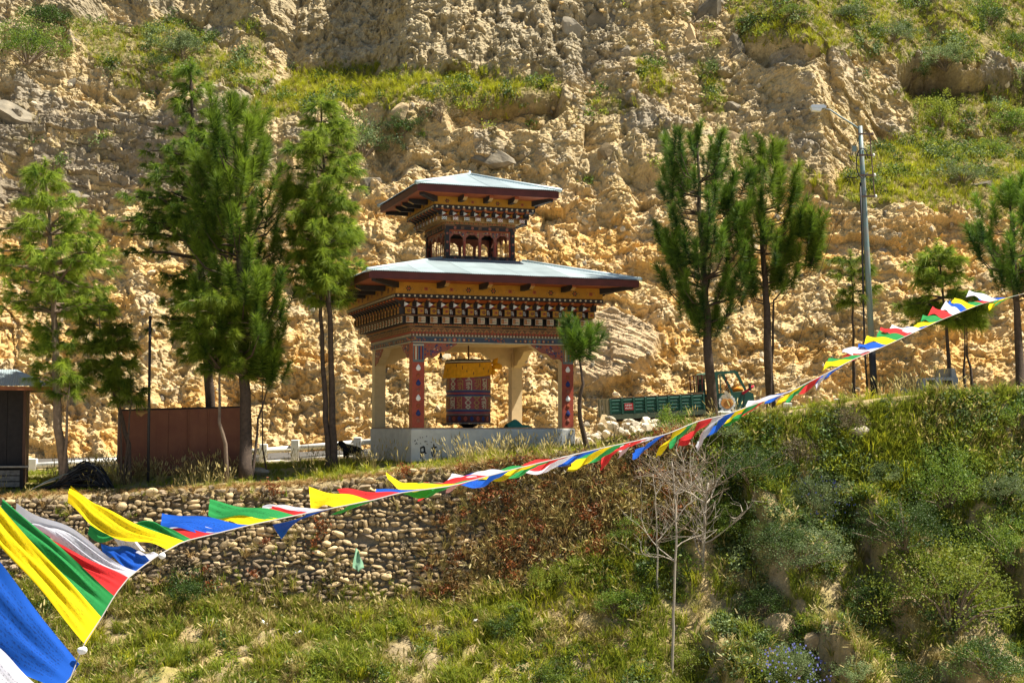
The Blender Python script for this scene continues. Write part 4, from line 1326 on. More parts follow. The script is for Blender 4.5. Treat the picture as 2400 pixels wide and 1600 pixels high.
pine("soft green pine with a bent grey trunk beside the black rods", 45.7,
     [([(152, 1130), (146, 1060), (134, 1000), (131, 900), (129, 780), (122, 600), (112, 470), (104, 385)], .17), ([(148, 1050), (158, 990), (160, 930), (162, 880)], .07)],
     [(0, [(900, 60), (870, 70), (800, 50), (740, 120), (680, 150), (600, 150), (520, 105), (440, 50), (385, 15)]), (1, [(930, 30), (880, 40)])], 'blue', 11, M_NEEDLE_B, M_BARK2, nb=1.1)
pine("small many-stemmed pine in front of the left end of the brown hoarding", 46.4,
     [([(302, 1105), (300, 1040), (287, 985), (268, 915), (248, 860), (235, 780), (228, 690)], .09), ([(291, 985), (308, 940), (305, 880)], .045), ([(287, 985), (280, 930), (277, 860), (262, 770)], .045)],
     [(0, [(930, 25), (850, 45), (760, 45), (700, 30), (680, 12)]), (1, [(950, 30), (890, 38)]), (2, [(900, 35), (800, 45), (760, 20)])], 'blue', 12, M_NEEDLE_B, M_BARK, nb=1.4)
pine("tall dark pine whose thin top stands highest, behind the brown hoarding", 49.2,
     [([(502, 1092), (497, 1000), (488, 880), (476, 700), (462, 500), (452, 330), (446, 150)], .20)],
     [(0, [(800, 110), (740, 150), (690, 150), (660, 60), (600, 190), (540, 195), (490, 120), (440, 150), (380, 120), (330, 95), (310, 30), (270, 60), (250, 25), (200, 32), (150, 10)])], 'blue', 13, M_NEEDLE, M_BARK, nb=.95)
pine("bushy bright pine with thick brush-like shoots at the right end of the brown hoarding", 46.6,
     [([(578, 1112), (576, 1000), (570, 880), (566, 740), (560, 560), (556, 420), (552, 270)], .22), ([(590, 1040), (606, 980), (622, 930), (634, 880)], .06)],
     [(0, [(880, 60), (840, 130), (780, 140), (700, 120), (640, 100), (600, 150), (540, 140), (480, 110), (440, 80), (380, 115), (330, 85), (290, 40), (265, 14)]), (1, [(900, 40), (850, 60)])], 'chir', 14, M_NEEDLE, nb=1.0)
pine("tall slender pine on two thin trunks left of the pavilion", 47.3,
     [([(784, 1082), (781, 1000), (777, 900), (773, 740), (765, 560), (758, 400), (752, 225)], .125), ([(772, 1078), (764, 980), (757, 860), (750, 700), (742, 560), (738, 440)], .11)],
     [(0, [(720, 20), (690, 75), (650, 85), (610, 70), (580, 110), (540, 100), (500, 60), (460, 95), (420, 70), (370, 85), (320, 70), (280, 30), (235, 20), (215, 8)]), (1, [(700, 60), (640, 80), (560, 95), (480, 60), (440, 20)])], 'blue', 15, M_NEEDLE_B, M_BARK, nb=1.1)
pine("low soft pine on a thin pale stem amid the hoarding", 46.0,
     [([(532, 1100), (526, 1040), (516, 990), (514, 900), (513, 820), (508, 720)], .075)],
     [(0, [(880, 70), (820, 105), (760, 110), (700, 90), (660, 50), (640, 20)])], 'blue', 16, M_NEEDLE_B, M_BARK2, nb=1.5)
pine("thin bare-stemmed pine sapling between the brown hoarding and the white railing", 47.0,
     [([(628, 1108), (618, 1050), (615, 960), (620, 880), (612, 820)], .035)], [(0, [(880, 35), (830, 40), (800, 15)])], 'blue', 17, M_NEEDLE, M_BARK)
pine("small dark round-headed pine at the right corner of the pavilion", 46.4,
     [([(1380, 1056), (1364, 1010), (1356, 950), (1366, 900), (1358, 850), (1356, 800)], .10)],
     [(0, [(850, 25), (830, 45), (800, 45), (785, 25)])], 'chir', 18, M_NEEDLE_D, M_BARK, nb=1.6)
pine("dark full pine standing in front of the truck's cab", 48.2,
     [([(1672, 1000), (1668, 930), (1660, 840), (1656, 740), (1648, 600), (1640, 480), (1634, 330)], .19)],
     [(0, [(800, 20), (780, 55), (740, 90), (690, 105), (630, 115), (560, 105), (500, 90), (450, 90), (400, 85), (370, 55), (340, 25)])], 'chir', 19, M_NEEDLE_D, M_BARK)
pine("lighter forked pine just right of the truck, with upright tufts", 48.8,
     [([(1808, 975), (1803, 900), (1800, 800), (1798, 720), (1790, 620), (1786, 500), (1788, 360)], .17), ([(1800, 760), (1815, 705), (1850, 660), (1885, 620), (1900, 560)], .06)],
     [(0, [(700, 60), (650, 75), (600, 85), (540, 85), (480, 75), (430, 50), (390, 35), (365, 12)]), (1, [(680, 30), (620, 45), (560, 40), (500, 25)])], 'chir', 20, M_NEEDLE, M_BARK)
pine("thin young pine with a sparse crown beside the street lamp pole", 49.2,
     [([(2005, 938), (2001, 880), (2000, 780), (1997, 680), (1994, 600)], .07)], [(0, [(720, 30), (690, 45), (650, 50), (610, 40), (585, 15)])], 'blue', 21, M_NEEDLE_B, M_BARK)
pine("light green pine behind the grey concrete block near the right edge", 48.6,
     [([(2226, 930), (2222, 850), (2218, 760), (2205, 660), (2196, 575)], .085), ([(2268, 930), (2258, 870), (2262, 800), (2256, 720)], .06), ([(2278, 928), (2274, 860), (2266, 810), (2268, 730)], .06)],
     [(0, [(770, 60), (740, 90), (690, 95), (640, 70), (600, 35), (570, 12)]), (1, [(760, 50), (710, 50)]), (2, [(770, 40), (720, 45)])], 'blue', 22, M_NEEDLE_B, M_BARK, nb=1.4)
pine("dark pine cut off by the right edge, holding the far end of the prayer flags", 47.0,
     [([(2392, 935), (2388, 850), (2384, 760), (2380, 650), (2374, 560), (2366, 465)], .17), ([(2412, 930), (2405, 850), (2420, 760), (2415, 650)], .10)],
     [(0, [(700, 60), (660, 90), (620, 100), (570, 80), (520, 65), (480, 40), (460, 12)]), (1, [(700, 70), (640, 70)])], 'chir', 23, M_NEEDLE_D, M_BARK)

pine("pine just outside the right edge of the picture, tied to the flag string", 48.6, [([(2585, 935), (2575, 700), (2560, 470)], .15)], [(0, [(720, 60), (600, 90), (480, 20)])], 'chir', 24, M_NEEDLE_D, M_BARK)

# ---------------------------------------------------------------- bushes
LEAVES = {
    'green': leaf_mat("green_leaves", (0.055, 0.115, 0.016), (0.24, 0.31, 0.035), 0.4),
    'grey': leaf_mat("grey_green_leaves", (0.08, 0.13, 0.045), (0.27, 0.32, 0.12), 0.35),
    'lime': leaf_mat("yellow_green_leaves", (0.14, 0.20, 0.02), (0.37, 0.40, 0.05), 0.45),
    'dark': leaf_mat("dark_leaves", (0.022, 0.05, 0.010), (0.10, 0.16, 0.025), 0.3),
    'brown': leaf_mat("brown_twig_leaves", (0.10, 0.075, 0.04), (0.19, 0.15, 0.075), 0.15),
    'rust': leaf_mat("rust_red_leaves", (0.20, 0.055, 0.02), (0.36, 0.14, 0.04), 0.3),
}
M_TWIG = mat("bare_twig", (0.20, 0.15, 0.10), 0.9, 0.3, 10.0)
M_TWIG2 = mat("silvery_stem", (0.34, 0.29, 0.22), 0.9, 0.25, 6.0)
M_BLOSSOM = mat("small_blue_flowers", (0.16, 0.17, 0.42), 0.8, 0.2)

def bush_mesh(kind, seed, nclump=46, per=58, leaf=.05, flat=0.75, spiky=0.0, csd=.075):
    """unit-size bush: stems fan out from the foot, leaves in clumps at their ends"""
    rng = np.random.default_rng(seed)
    V = []; Cc = []
    bb = MB()
    for i in range(nclump):
        az = rng.random() * 2 * math.pi
        el = math.asin(rng.random() ** .7) * .98
        r = .45 + .55 * rng.random()
        lob = 1 + .25 * math.sin(az * 3 + seed) + .15 * math.sin(az * 5 + 2 * seed)
        c = np.array((math.cos(az) * math.cos(el) * r * lob, math.sin(az) * math.cos(el) * r * lob, .12 + math.sin(el) * r * flat * 1.15))
        if i % (3 if nclump < 100 else 9) == 0: bb.tube([(0, 0, -.1), (c[0] * .45, c[1] * .45, c[2] * .6), tuple(c)], [.022, .014, .005], 4, 0, False)
        sd = csd * (1 + .8 * rng.random())
        n = int(per * (.6 + .8 * rng.random()))
        p = c + rng.normal(0, 1, (n, 3)) * np.array((sd, sd, sd * .75))
        tint = np.clip(rng.normal(.45, .24), 0, 1)
        d = rng.normal(0, 1, (n, 3)); d[:, 2] += .3 + spiky; d /= np.linalg.norm(d, axis=1)[:, None]
        e = np.cross(d, rng.normal(0, 1, (n, 3))); e /= np.linalg.norm(e, axis=1)[:, None] + 1e-9
        L_ = leaf * (.7 + .6 * rng.random(n))[:, None]
        a, b_, c_, d_ = p - d * L_ * .6, p + e * L_ * .38, p + d * L_ * (.8 + spiky), p - e * L_ * .38
        V.append(np.stack([a, b_, c_, d_], 1).reshape(-1, 3))
        Cc.append(np.repeat(np.clip(tint + rng.normal(0, .12, n), 0, 1), 4))
    V = np.concatenate(V); Cc = np.concatenate(Cc)
    f = np.arange(len(V)).reshape(-1, 4)
    return np_mesh("leaves", V, f, [LEAVES[kind]], False, np.stack([Cc] * 3, -1)), bb.mesh("stems", [M_TWIG])
BUSH = {}
def bush_kind(kind, var, big_=False):
    k = (kind, var, big_)
    if k not in BUSH:
        sd = sum(map(ord, kind)) * 7 + var * 31
        if big_: BUSH[k] = bush_mesh(kind, sd + 5, 190, 46, .026, .85, 0, .05)
        elif kind == 'brown': BUSH[k] = bush_mesh(kind, sd, 60, 40, .03, .8, .5)
        elif kind == 'lime': BUSH[k] = bush_mesh(kind, sd, 50, 60, .048, .8)
        elif kind == 'rust': BUSH[k] = bush_mesh(kind, sd, 40, 50, .04, .7)
        else: BUSH[k] = bush_mesh(kind, sd, 56, 64, .042, .8)
    return BUSH[k]

# a height lookup for the cliff so that plants and rocks sit on it
def cliff_point(px, py):
    """the point of the displaced cliff sheet that is seen at this pixel"""
    d = (CPX - px) ** 2 + (CPY - py) ** 2
    m = d < 64.0
    if not m.any():
        i = np.unravel_index(np.argmin(d), d.shape)
    else:
        i = np.unravel_index(np.argmin(np.where(m, Yd, 1e9)), d.shape)
    return Vector((Xd[i], Yd[i], Zd[i]))
CPX, CPY = project(Xd, Yd, Zd)
def ground_point(px, py, y0=34.0, y1=60.0):
    """the point of the ground seen at this pixel"""
    ys = np.linspace(y0, y1, 1040)
    k = (px - 1200.0) / F; y = (800.0 - py) / F
    dy, dz = CP - y * SP, SP + y * CP
    xs = k * ys / dy; zs = dz * ys / dy
    g = gzv(xs, ys)
    hit = np.nonzero(zs <= g)[0]
    i = hit[0] if len(hit) else len(ys) - 1
    return Vector((xs[i], ys[i], g[i]))

def bush(label, px, py, w, kind, var, cliffside=False, hscale=1.0, group=None, name="shrub", blossom=False, sink=.0):
    """px, py: middle of the foot in the photograph; w: half width in photograph pixels"""
    p = cliff_point(px, py) if cliffside else ground_point(px, py)
    s = w * p.y / F
    root = thing(name, label, "bush", (p.x, p.y, p.z - .02 * s - sink), (0, 0, (px * 7 + py) % 6.28), group)
    lv, st = bush_kind(kind, var, w >= 80)
    o = link("leaves", lv, root); o.scale = (s, s, s * hscale); o["kind"] = "stuff"
    o = link("stems", st, root); o.scale = (s, s, s * hscale)
    if blossom:
        rng = np.random.default_rng(px)
        n = 140
        a = rng.random(n) * 6.28; el = np.arcsin(rng.random(n))
        P_ = np.stack([np.cos(a) * np.cos(el), np.sin(a) * np.cos(el), .12 + np.sin(el) * .85 * hscale], -1) * s * (0.95 + .15 * rng.random((n, 1)))
        d = .022
        V = np.concatenate([P_[:, None] + np.array([(-d, 0, -d), (d, 0, -d), (d, .004, d), (-d, .004, d)])]).reshape(-1, 3)
        o = link("blossoms", np_mesh("blossoms", V, np.arange(len(V)).reshape(-1, 4), [M_BLOSSOM]), root); o["kind"] = "stuff"
    return root

GB = "shrubs on the lower river bank"
for a in [
    ("broad pale feathery shrub filling the lower right of the bank", 2230, 1470, 190, 'lime', 0, 1.0),
    ("bright green shrub on the bank at the right edge under the shaded hollow", 2370, 1340, 120, 'green', 1, .95),
    ("dark leafy shrub in the shade left of the pale feathery shrub", 2060, 1450, 110, 'dark', 0, .9),
    ("blue-flowered grey shrub at the bottom of the picture", 1855, 1610, 90, 'grey', 0, 1.1, True),
    ("pale silvery shrub low between the blue-flowered shrub and the feathery shrub", 2010, 1590, 60, 'grey', 1, .8),
    ("wide pale shrub in the middle of the right-hand bank", 1880, 1330, 120, 'grey', 2, .8),
    ("tall grey-green shrub on the bank under the end of the white rail", 1915, 1220, 90, 'grey', 1, 1.2, True),
    ("dark shrub half hidden under the tall grey-green shrub", 1830, 1300, 90, 'dark', 1, .9),
    ("large green shrub on the slope below the grey concrete block", 2220, 1190, 120, 'green', 0, 1.1),
    ("dark green shrub hanging over the shaded hollow on the right", 2120, 1290, 130, 'dark', 2, .9),
    ("round green shrub at the top of the bank by the right edge", 2385, 1010, 70, 'green', 2, 1.0),
    ("purplish twiggy shrub at the top of the bank under the flag line", 1870, 1090, 70, 'brown', 0, 1.0),
    ("brown twiggy shrub on the bank top left of the yellow grass", 1990, 1010, 55, 'brown', 1, 1.0),
    ("thin leafy shrub on the bank edge in front of the truck", 1580, 1010, 60, 'green', 1, 1.0),
    ("leafy shrub at the foot of the dark full pine", 1690, 1030, 60, 'grey', 0, .9),
    ("dark shrub under the flags right of the bare trees", 1760, 1130, 95, 'dark', 0, .9),
    ("green shrub growing behind the left bare tree", 1490, 1270, 70, 'green', 0, .9),
    ("bright shrub growing behind the trunk of the forked bare tree", 1720, 1250, 90, 'green', 2, .8),
    ("yellow-green weed clump below the right end of the stone wall", 1330, 1380, 55, 'lime', 1, 1.4),
    ("tall lime weed beside the yellow-green clump under the wall", 1270, 1390, 36, 'lime', 0, 2.0),
    ("small dark bush below the middle of the stone wall", 1180, 1490, 55, 'dark', 1, .9),
    ("broad dark sapling in front of the left part of the stone wall", 440, 1420, 70, 'dark', 2, 1.2),
    ("low green bush at the bottom edge left of the thin bare tree", 1290, 1600, 75, 'green', 1, .7),
    ("leafy bush at the foot of the thin bare tree", 1620, 1570, 60, 'lime', 2, .9),
    ("green bush right of the thin bare tree trunk", 1450, 1430, 60, 'green', 2, .8),
    ("dark bush in the gully near the bottom right corner", 2330, 1600, 120, 'dark', 0, .8),
    ("dark bush in the gully under the pale feathery shrub", 2120, 1620, 90, 'dark', 1, .8),
    ("dark bush in the deep shade below the wide pale shrub", 1790, 1450, 90, 'dark', 2, .8),
    ("grey-green bush on the bank between the yellow grass and the large green shrub", 2080, 1130, 60, 'grey', 2, .9),
    ("green bush on the bank just right of the large green shrub", 2350, 1180, 80, 'grey', 0, .9),
]:
    bush(a[0], a[1], a[2], a[3], a[4], a[5], False, a[6], GB, "shrub", len(a) > 7)
GH = "bushes on the mountainside"
for a in [
    ("large pine-green bush at the top left corner of the cliff", 70, 140, 100, 'green', 0, 1.0),
    ("second dark bush under the top left one", 90, 60, 70, 'dark', 1, .9),
    ("grey-green bush on the grassy shelf at the upper left", 420, 130, 60, 'grey', 0, 1.1),
    ("dark bush below the grey-green one on the upper left shelf", 370, 150, 40, 'dark', 0, .9),
    ("big leafy bush at the left end of the bright grass shelf", 860, 360, 70, 'grey', 1, 1.3),
    ("dark bush under the lip of the bright grass shelf", 940, 320, 50, 'dark', 2, 1.1),
    ("bush hugging the rock left of the upper roof", 800, 330, 60, 'green', 1, 1.2),
    ("twiggy grey bush on the edge above the big overhang", 1035, 290, 45, 'brown', 0, 1.2),
    ("grey bush highest at the top right of the hillside", 1990, 40, 50, 'grey', 0, .8),
    ("grey bush in the middle of the top right hillside", 2100, 95, 60, 'grey', 1, .9),
    ("dark bush near the top right corner", 2320, 50, 55, 'dark', 1, .9),
    ("green bush at the right edge of the top hillside", 2390, 110, 60, 'green', 2, .8),
    ("broad grey bush on the lip over the shaded hollow", 2210, 160, 85, 'grey', 2, .7),
    ("small bush on the top hillside left of the others", 1860, 30, 40, 'green', 0, .8),
    ("bright conical bush on the slope right of the lamp pole", 2210, 290, 55, 'lime', 0, 1.5),
    ("green bush at the right edge below the shaded hollow", 2380, 300, 60, 'green', 0, .9),
    ("low dark bush between the rocks on the right slope", 2260, 420, 60, 'grey', 1, .8),
    ("small bush on the right slope below the conical bush", 2330, 350, 45, 'green', 1, .8),
    ("dark low bush at the left end of the top hillside", 1740, 60, 30, 'dark', 2, .8),
    ("shaded bush deep in the hollow at the right", 2140, 190, 45, 'dark', 0, .9),
]:
    bush(a[0], a[1], a[2], a[3], a[4], a[5], True, a[6], GH, "hillside_bush")

# ---------------------------------------------------------------- the two bare trees on the bank
def bare_tree(label, Y, trunk, spread, seed, nbr, rad):
    rng = np.random.default_rng(seed)
    p0 = at(trunk[0][0], trunk[0][1], Y)
    rp = Vector((p0.x, Y, min(p0.z, gz(p0.x, Y))))
    root = thing("bare_tree", label, "bare tree", rp, (0, 0, 0), "leafless trees on the bank")
    q = [at(px, py, Y) - rp for px, py in trunk]
    q[0].z = min(q[0].z, 0) - .2
    fine = []
    for a, c in zip(q[:-1], q[1:]):
        k = max(2, int((c - a).length / .35))
        for i in range(k): fine.append(a.lerp(c, i / k) + Vector((rng.normal(0, .012), rng.normal(0, .012), 0)))
    fine.append(q[-1])
    b = MB(); b.tube(fine, [rad * (1 - .6 * i / (len(fine) - 1)) for i in range(len(fine))], 8)
    link("trunk", b.mesh("trunk", [M_TWIG2], True), root)
    top = q[-1]
    def twig(b, p, d, ln, r, depth):
        pts = [p]; v = d.normalized()
        n = 6
        for i in range(n):
            v = (v + Vector((rng.normal(0, .16), rng.normal(0, .16), rng.normal(0, .12) + .06))).normalized()
            pts.append(pts[-1] + v * ln / n)
        b.tube(pts, [max(.0035, r * (1 - .75 * i / n)) for i in range(n + 1)], 5 if depth == 0 else 4, 0, False)
        if depth < 2:
            for k in range(5 if depth == 0 else 3):
                i = rng.integers(2, n + 1)
                w = (v + Vector((rng.normal(0, .75), rng.normal(0, .75), rng.normal(0, .5) + .15)))
                twig(b, pts[i], w, ln * (.42 + .25 * rng.random()), r * .5, depth + 1)
    for i in range(nbr):
        b = MB()
        a = rng.random() * 6.28
        t = rng.random()
        p = fine[int(len(fine) * (spread[1] + (1 - spread[1]) * t)) - 1]
        twig(b, p, Vector((math.cos(a), math.sin(a) * .8, .25 + .6 * rng.random())), spread[0] * (.6 + .5 * rng.random()), rad * .42, 0)
        link("branch", b.mesh("branch", [M_TWIG2 if i % 2 else M_TWIG], True), root)
    return root
bare_tree("thin leafless tree with one long pale trunk reaching to the bottom edge", 40.2, [(1572, 1625), (1576, 1500), (1580, 1380), (1586, 1250), (1580, 1130), (1574, 1080)], (1.7, .62), 31, 12, .05)
bare_tree("leafless tree with a thicker forked trunk and a dense tangle of twigs", 42.2, [(1650, 1420), (1648, 1340), (1650, 1240), (1654, 1180), (1660, 1130)], (1.6, .5), 32, 20, .07)
bare_tree("short leafless sapling left of the other two bare trees", 42.0, [(1542, 1290), (1538, 1210), (1536, 1160), (1530, 1110)], (.9, .5), 33, 8, .03)

# ---------------------------------------------------------------- grasses and small weeds (nobody could count them)
def blade_tuft(seed, n, h, lean, w, head=0.0):
    rng = np.random.default_rng(seed)
    V, f, c = [], [], []
    for i in range(n):
        a = rng.random() * 6.28; r = .10 * math.sqrt(rng.random()) * h * 2
        p = np.array((math.cos(a) * r, math.sin(a) * r, -.04))
        d = a + rng.normal(0, .6); hh = h * (.55 + .6 * rng.random()); le = lean * (.4 + rng.random())
        dv = np.array((math.cos(d), math.sin(d), 0)); sv = np.array((-math.sin(d), math.cos(d), 0)) * w / 2
        m = p + dv * hh * le * .3 + np.array((0, 0, hh * .6)); t = p + dv * hh * le + np.array((0, 0, hh * (1 - .25 * le)))
        k = len(V)
        V += [p - sv, p + sv, m + sv * .8, m - sv * .8, t]
        f += [(k, k + 1, k + 2), (k, k + 2, k + 3), (k + 3, k + 2, k + 4)]
        cc_ = np.clip(rng.normal(.4, .25), 0, 1); c += [cc_] * 5
        if head > 0 and rng.random() < head:
            k = len(V); u = (t - m) / (np.linalg.norm(t - m) + 1e-9); sw = sv * 2.2
            V += [t - sw, t + sw, t + u * .10 + sw, t + u * .10 - sw, t + u * .15]; f += [(k, k + 1, k + 2), (k, k + 2, k + 3), (k + 3, k + 2, k + 4)]; c += [1.0] * 5
    c = np.array(c)
    return np.array(V), np.array(f), np.stack([c] * 3, -1)
M_GRASS = leaf_mat("green_grass", (0.14, 0.20, 0.015), (0.36, 0.36, 0.04), 0.45)
M_YGRASS = leaf_mat("yellow_green_grass", (0.29, 0.31, 0.012), (0.52, 0.48, 0.04), 0.5)
M_DGRASS = leaf_mat("dry_grass", (0.28, 0.22, 0.06), (0.46, 0.37, 0.14), 0.4)
M_WEED = leaf_mat("brown_dry_weed", (0.30, 0.18, 0.065), (0.52, 0.35, 0.13), 0.35)
def tufts(name, m, seeds, n, h, lean, w, head=0.0):
    out = []
    for s_ in seeds:
        V, f, c = blade_tuft(s_, n, h, lean, w, head)
        out.append(np_mesh(name, V, f, [m], False, c))
    return out
TG = tufts("grass_tuft", M_GRASS, range(4), 20, .34, .55, .016)
TY = tufts("bright_tuft", M_YGRASS, range(10, 14), 22, .42, .6, .017)
TD = tufts("dry_tuft", M_DGRASS, range(20, 24), 18, .36, .6, .014, .06)
TW = tufts("weed_tuft", M_WEED, range(30, 33), 26, .26, .9, .02)
TS = tufts("seed_grass", M_DGRASS, range(40, 43), 10, .62, .35, .012, .95)
def weed_mesh(seed, kind):
    rng = np.random.default_rng(seed)
    n = 90
    p = rng.normal(0, 1, (n, 3)) * np.array((.13, .13, .10)) + np.array((0, 0, .14))
    d = rng.normal(0, 1, (n, 3)); d /= np.linalg.norm(d, axis=1)[:, None]
    e = np.cross(d, rng.normal(0, 1, (n, 3))); e /= np.linalg.norm(e, axis=1)[:, None]
    L_ = .045 * (.6 + .8 * rng.random(n))[:, None]
    V = np.stack([p - d * L_, p + e * L_ * .5, p + d * L_, p - e * L_ * .5], 1).reshape(-1, 3)
    c = np.repeat(np.clip(rng.normal(.45, .25, n), 0, 1), 4)
    return np_mesh("weed", V, np.arange(len(V)).reshape(-1, 4), [LEAVES[kind]], False, np.stack([c] * 3, -1))
WG = [weed_mesh(50, 'green'), weed_mesh(51, 'lime')]
WR = [weed_mesh(52, 'rust'), weed_mesh(53, 'brown')]
WDK = [weed_mesh(54, 'dark'), weed_mesh(55, 'grey')]

def do_scatter(name, P_, kinds, seed, smin=.7, smax=1.4, tilt=.25):
    rng = np.random.default_rng(seed)
    n = len(P_)
    rot = np.stack([rng.normal(0, tilt, n), rng.normal(0, tilt, n), rng.random(n) * 6.28], -1)
    s_ = smin + (smax - smin) * rng.random(n)
    scl = np.stack([s_, s_, s_ * (.8 + .4 * rng.random(n))], -1)
    return scatter(name, P_, rot, scl, rng.integers(0, len(kinds), n), kinds)

rng = np.random.default_rng(5)
def bank_points(n, y0, y1, fn):
    X = rng.uniform(-24, 24, n); Y = rng.uniform(y0, y1, n)
    px, py = project(X, Y, ground_base(X, Y))
    m = (rng.random(n) < fn(X, Y, px, py)) & (px > -250) & (px < 2650) & (py < 1720)
    X, Y = X[m], Y[m]
    return np.stack([X, Y, gzv(X, Y)], -1)
def off_pav(X, Y):
    dx, dy = X - PCEN.x, Y - PCEN.y
    u = dx * fdir.x + dy * fdir.y; v = dx * sdir.x + dy * sdir.y
    return ~((np.abs(u) < HB + .25) & (np.abs(v) < HB + .25))
def footline(px): return line_y(px, L_FOOT)
# lower bank
right = lambda px: sst(1350, 1600, px)
def f_green(X, Y, px, py):
    return (.10 + .9 * sst(-.05, .25, fbm(X / 1.5, Y / 1.1, 301, 2) * .6 + fbm(X / .55, Y / .45, 302, 2) * .7)) * np.maximum(py > footline(px) - 12, right(px)) * (1 - .35 * right(px))
def f_yell(X, Y, px, py):
    m = .25 * sst(0, .4, fbm(X / 1.6, Y / 1.2, 305, 3)) * (1 - right(px)) + .8 * blob(px, py, 2000, 1060, 120, 60) + .8 * blob(px, py, 2070, 1180, 60, 110) + .45 * blob(px, py, 1250, 1420, 200, 60) + .5 * blob(px, py, 2130, 1040, 200, 40) + .5 * blob(px, py, 1500, 1330, 120, 60)
    return m * (py > footline(px) - 15 - 200 * right(px))
def f_dry(X, Y, px, py):
    return (.06 + .8 * sst(.0, .3, fbm(X / 1.3, Y / 1.0, 309, 2) * .6 + fbm(X / .5, Y / .45, 310, 2) * .7)) * np.maximum(py > footline(px) - 15, right(px)) * (1 - .3 * right(px))
def f_weeds(X, Y, px, py): return .5 * sst(.05, .4, fbm(X / .9, Y / .9, 311, 3)) * (py > footline(px) - 10)
do_scatter("bank_grass", bank_points(30000, 37.0, 44.7, f_green), TG, 1, .7, 1.7, .35)
do_scatter("bright_bank_grass", bank_points(16000, 37.0, 46.0, f_yell), TY, 2, .8, 1.5)
do_scatter("wall_foot_grass", bank_points(12000, 42.7, 43.7, lambda X, Y, px, py: .6 * (px < 1450) * (py > footline(px) - 30 - 30 * rng.random(px.shape))) - np.array((0, .12, 0)), TG + TD, 20, .7, 1.3)
do_scatter("wall_grass", bank_points(9000, 43.2, 44.7, lambda X, Y, px, py: (px < 1500) * .28 * sst(.2, .45, fbm(X / .9, Y * 2.5, 360, 3))) - np.array((0, .22, 0)), TD + TG, 21, .4, .9, .5)
do_scatter("dry_bank_grass", bank_points(20000, 37.0, 44.7, f_dry), TD, 3, .6, 1.5, .35)
do_scatter("upper_bank_grass", bank_points(60000, 42.6, 45.6, lambda X, Y, px, py: right(px) * (py > line_y(px, L_EDGE) + 8) * (.25 + .6 * sst(-.2, .35, fbm(X / 1.3, Y * 1.2, 351, 3)))), TG, 17, .7, 1.3)
do_scatter("upper_bank_dry_grass", bank_points(40000, 42.6, 45.6, lambda X, Y, px, py: right(px) * (py > line_y(px, L_EDGE) + 22) * .5 * sst(-.1, .35, fbm(X / 1.1, Y * 1.2, 353, 3))), TD, 18, .6, 1.2)
do_scatter("upper_bank_weeds", bank_points(20000, 42.0, 45.2, lambda X, Y, px, py: right(px) * (py > line_y(px, L_EDGE) + 10) * .5 * sst(-.1, .35, fbm(X / .8, Y * 1.2, 355, 3))), WDK + WG, 19, .7, 1.3)
do_scatter("bank_weeds", bank_points(9000, 37.0, 44.4, f_weeds), WG, 4, .6, 1.2)
do_scatter("dark_bank_weeds", bank_points(9000, 37.0, 45.0, lambda X, Y, px, py: (.15 + .6 * right(px)) * sst(-.1, .4, fbm(X / 1.2, Y / 1.0, 315, 3)) * (py > footline(px))), WDK, 5, .6, 1.2)
# dry growth hanging over the right part of the stone wall
def f_over(X, Y, px, py):
    e, ft = line_y(px, L_EDGE), line_y(px, L_FOOT)
    return (py < ft + 25) * (py > e - 4) * (.02 + .98 * sst(930, 1200, px + 120 * fbm(X / 1.1, Y * 2, 320, 3))) * (px < 1620)
do_scatter("dry_wall_weeds", bank_points(15000, 43.1, 44.75, f_over) - np.array((0, .22, -.03)), TW + TD, 6, .6, 1.3, .6)
do_scatter("red_wall_weeds", bank_points(9000, 43.1, 44.7, lambda X, Y, px, py: f_over(X, Y, px, py) * (.12 + .88 * sst(.0, .35, fbm(X / .8, Y * 3, 322, 2))) * .5 + .05 * (px < 1000) * sst(.25, .45, fbm(X / .7, Y * 3, 323, 2)) * (py < line_y(px, L_FOOT)) * (py > line_y(px, L_EDGE))) - np.array((0, .24, 0)), WR, 7, .6, 1.2, .5)
# terrace
ter = lambda X, Y: off_pav(X, Y) * sst(44.7, 45.3, Y) * (1 - .9 * ((X > 2.2) & (X < 6.5) & (Y > 49.2)))
do_scatter("terrace_grass", bank_points(36000, 44.6, 56.6, lambda X, Y, px, py: ter(X, Y) * (.25 + .5 * sst(-.3, .3, fbm(X / 1.2, Y / 1.2, 330, 3)))), TG, 8, .2, .5)
do_scatter("bright_terrace_grass", bank_points(20000, 44.5, 56.6, lambda X, Y, px, py: ter(X, Y) * .55 * sst(-.1, .4, fbm(X / 1.4, Y / 1.0, 331, 3))), TY, 9, .2, .5)
do_scatter("seeding_grass", bank_points(9000, 44.9, 50.5, lambda X, Y, px, py: off_pav(X, Y) * (.015 + .5 * blob(px, py, 490, 1105, 70, 25) + .35 * blob(px, py, 290, 1120, 120, 20) + .3 * blob(px, py, 1210, 1080, 110, 14) + .06 * blob(px, py, 800, 1100, 120, 20) + .25 * blob(px, py, 2170, 932, 70, 10))), TS, 10, .7, 1.2, .15)
do_scatter("lush_green_clump", bank_points(9000, 44.6, 50.0, lambda X, Y, px, py: off_pav(X, Y) * (.8 * blob(px, py, 1215, 1085, 90, 25) + .5 * blob(px, py, 790, 1110, 60, 25) + .5 * blob(px, py, 1300, 1065, 60, 20))), TY + TG, 11, .6, 1.15)
do_scatter("brown_edge_grass", bank_points(9000, 44.3, 45.4, lambda X, Y, px, py: .5 * (px < 1500)), TW, 12, .3, .6)

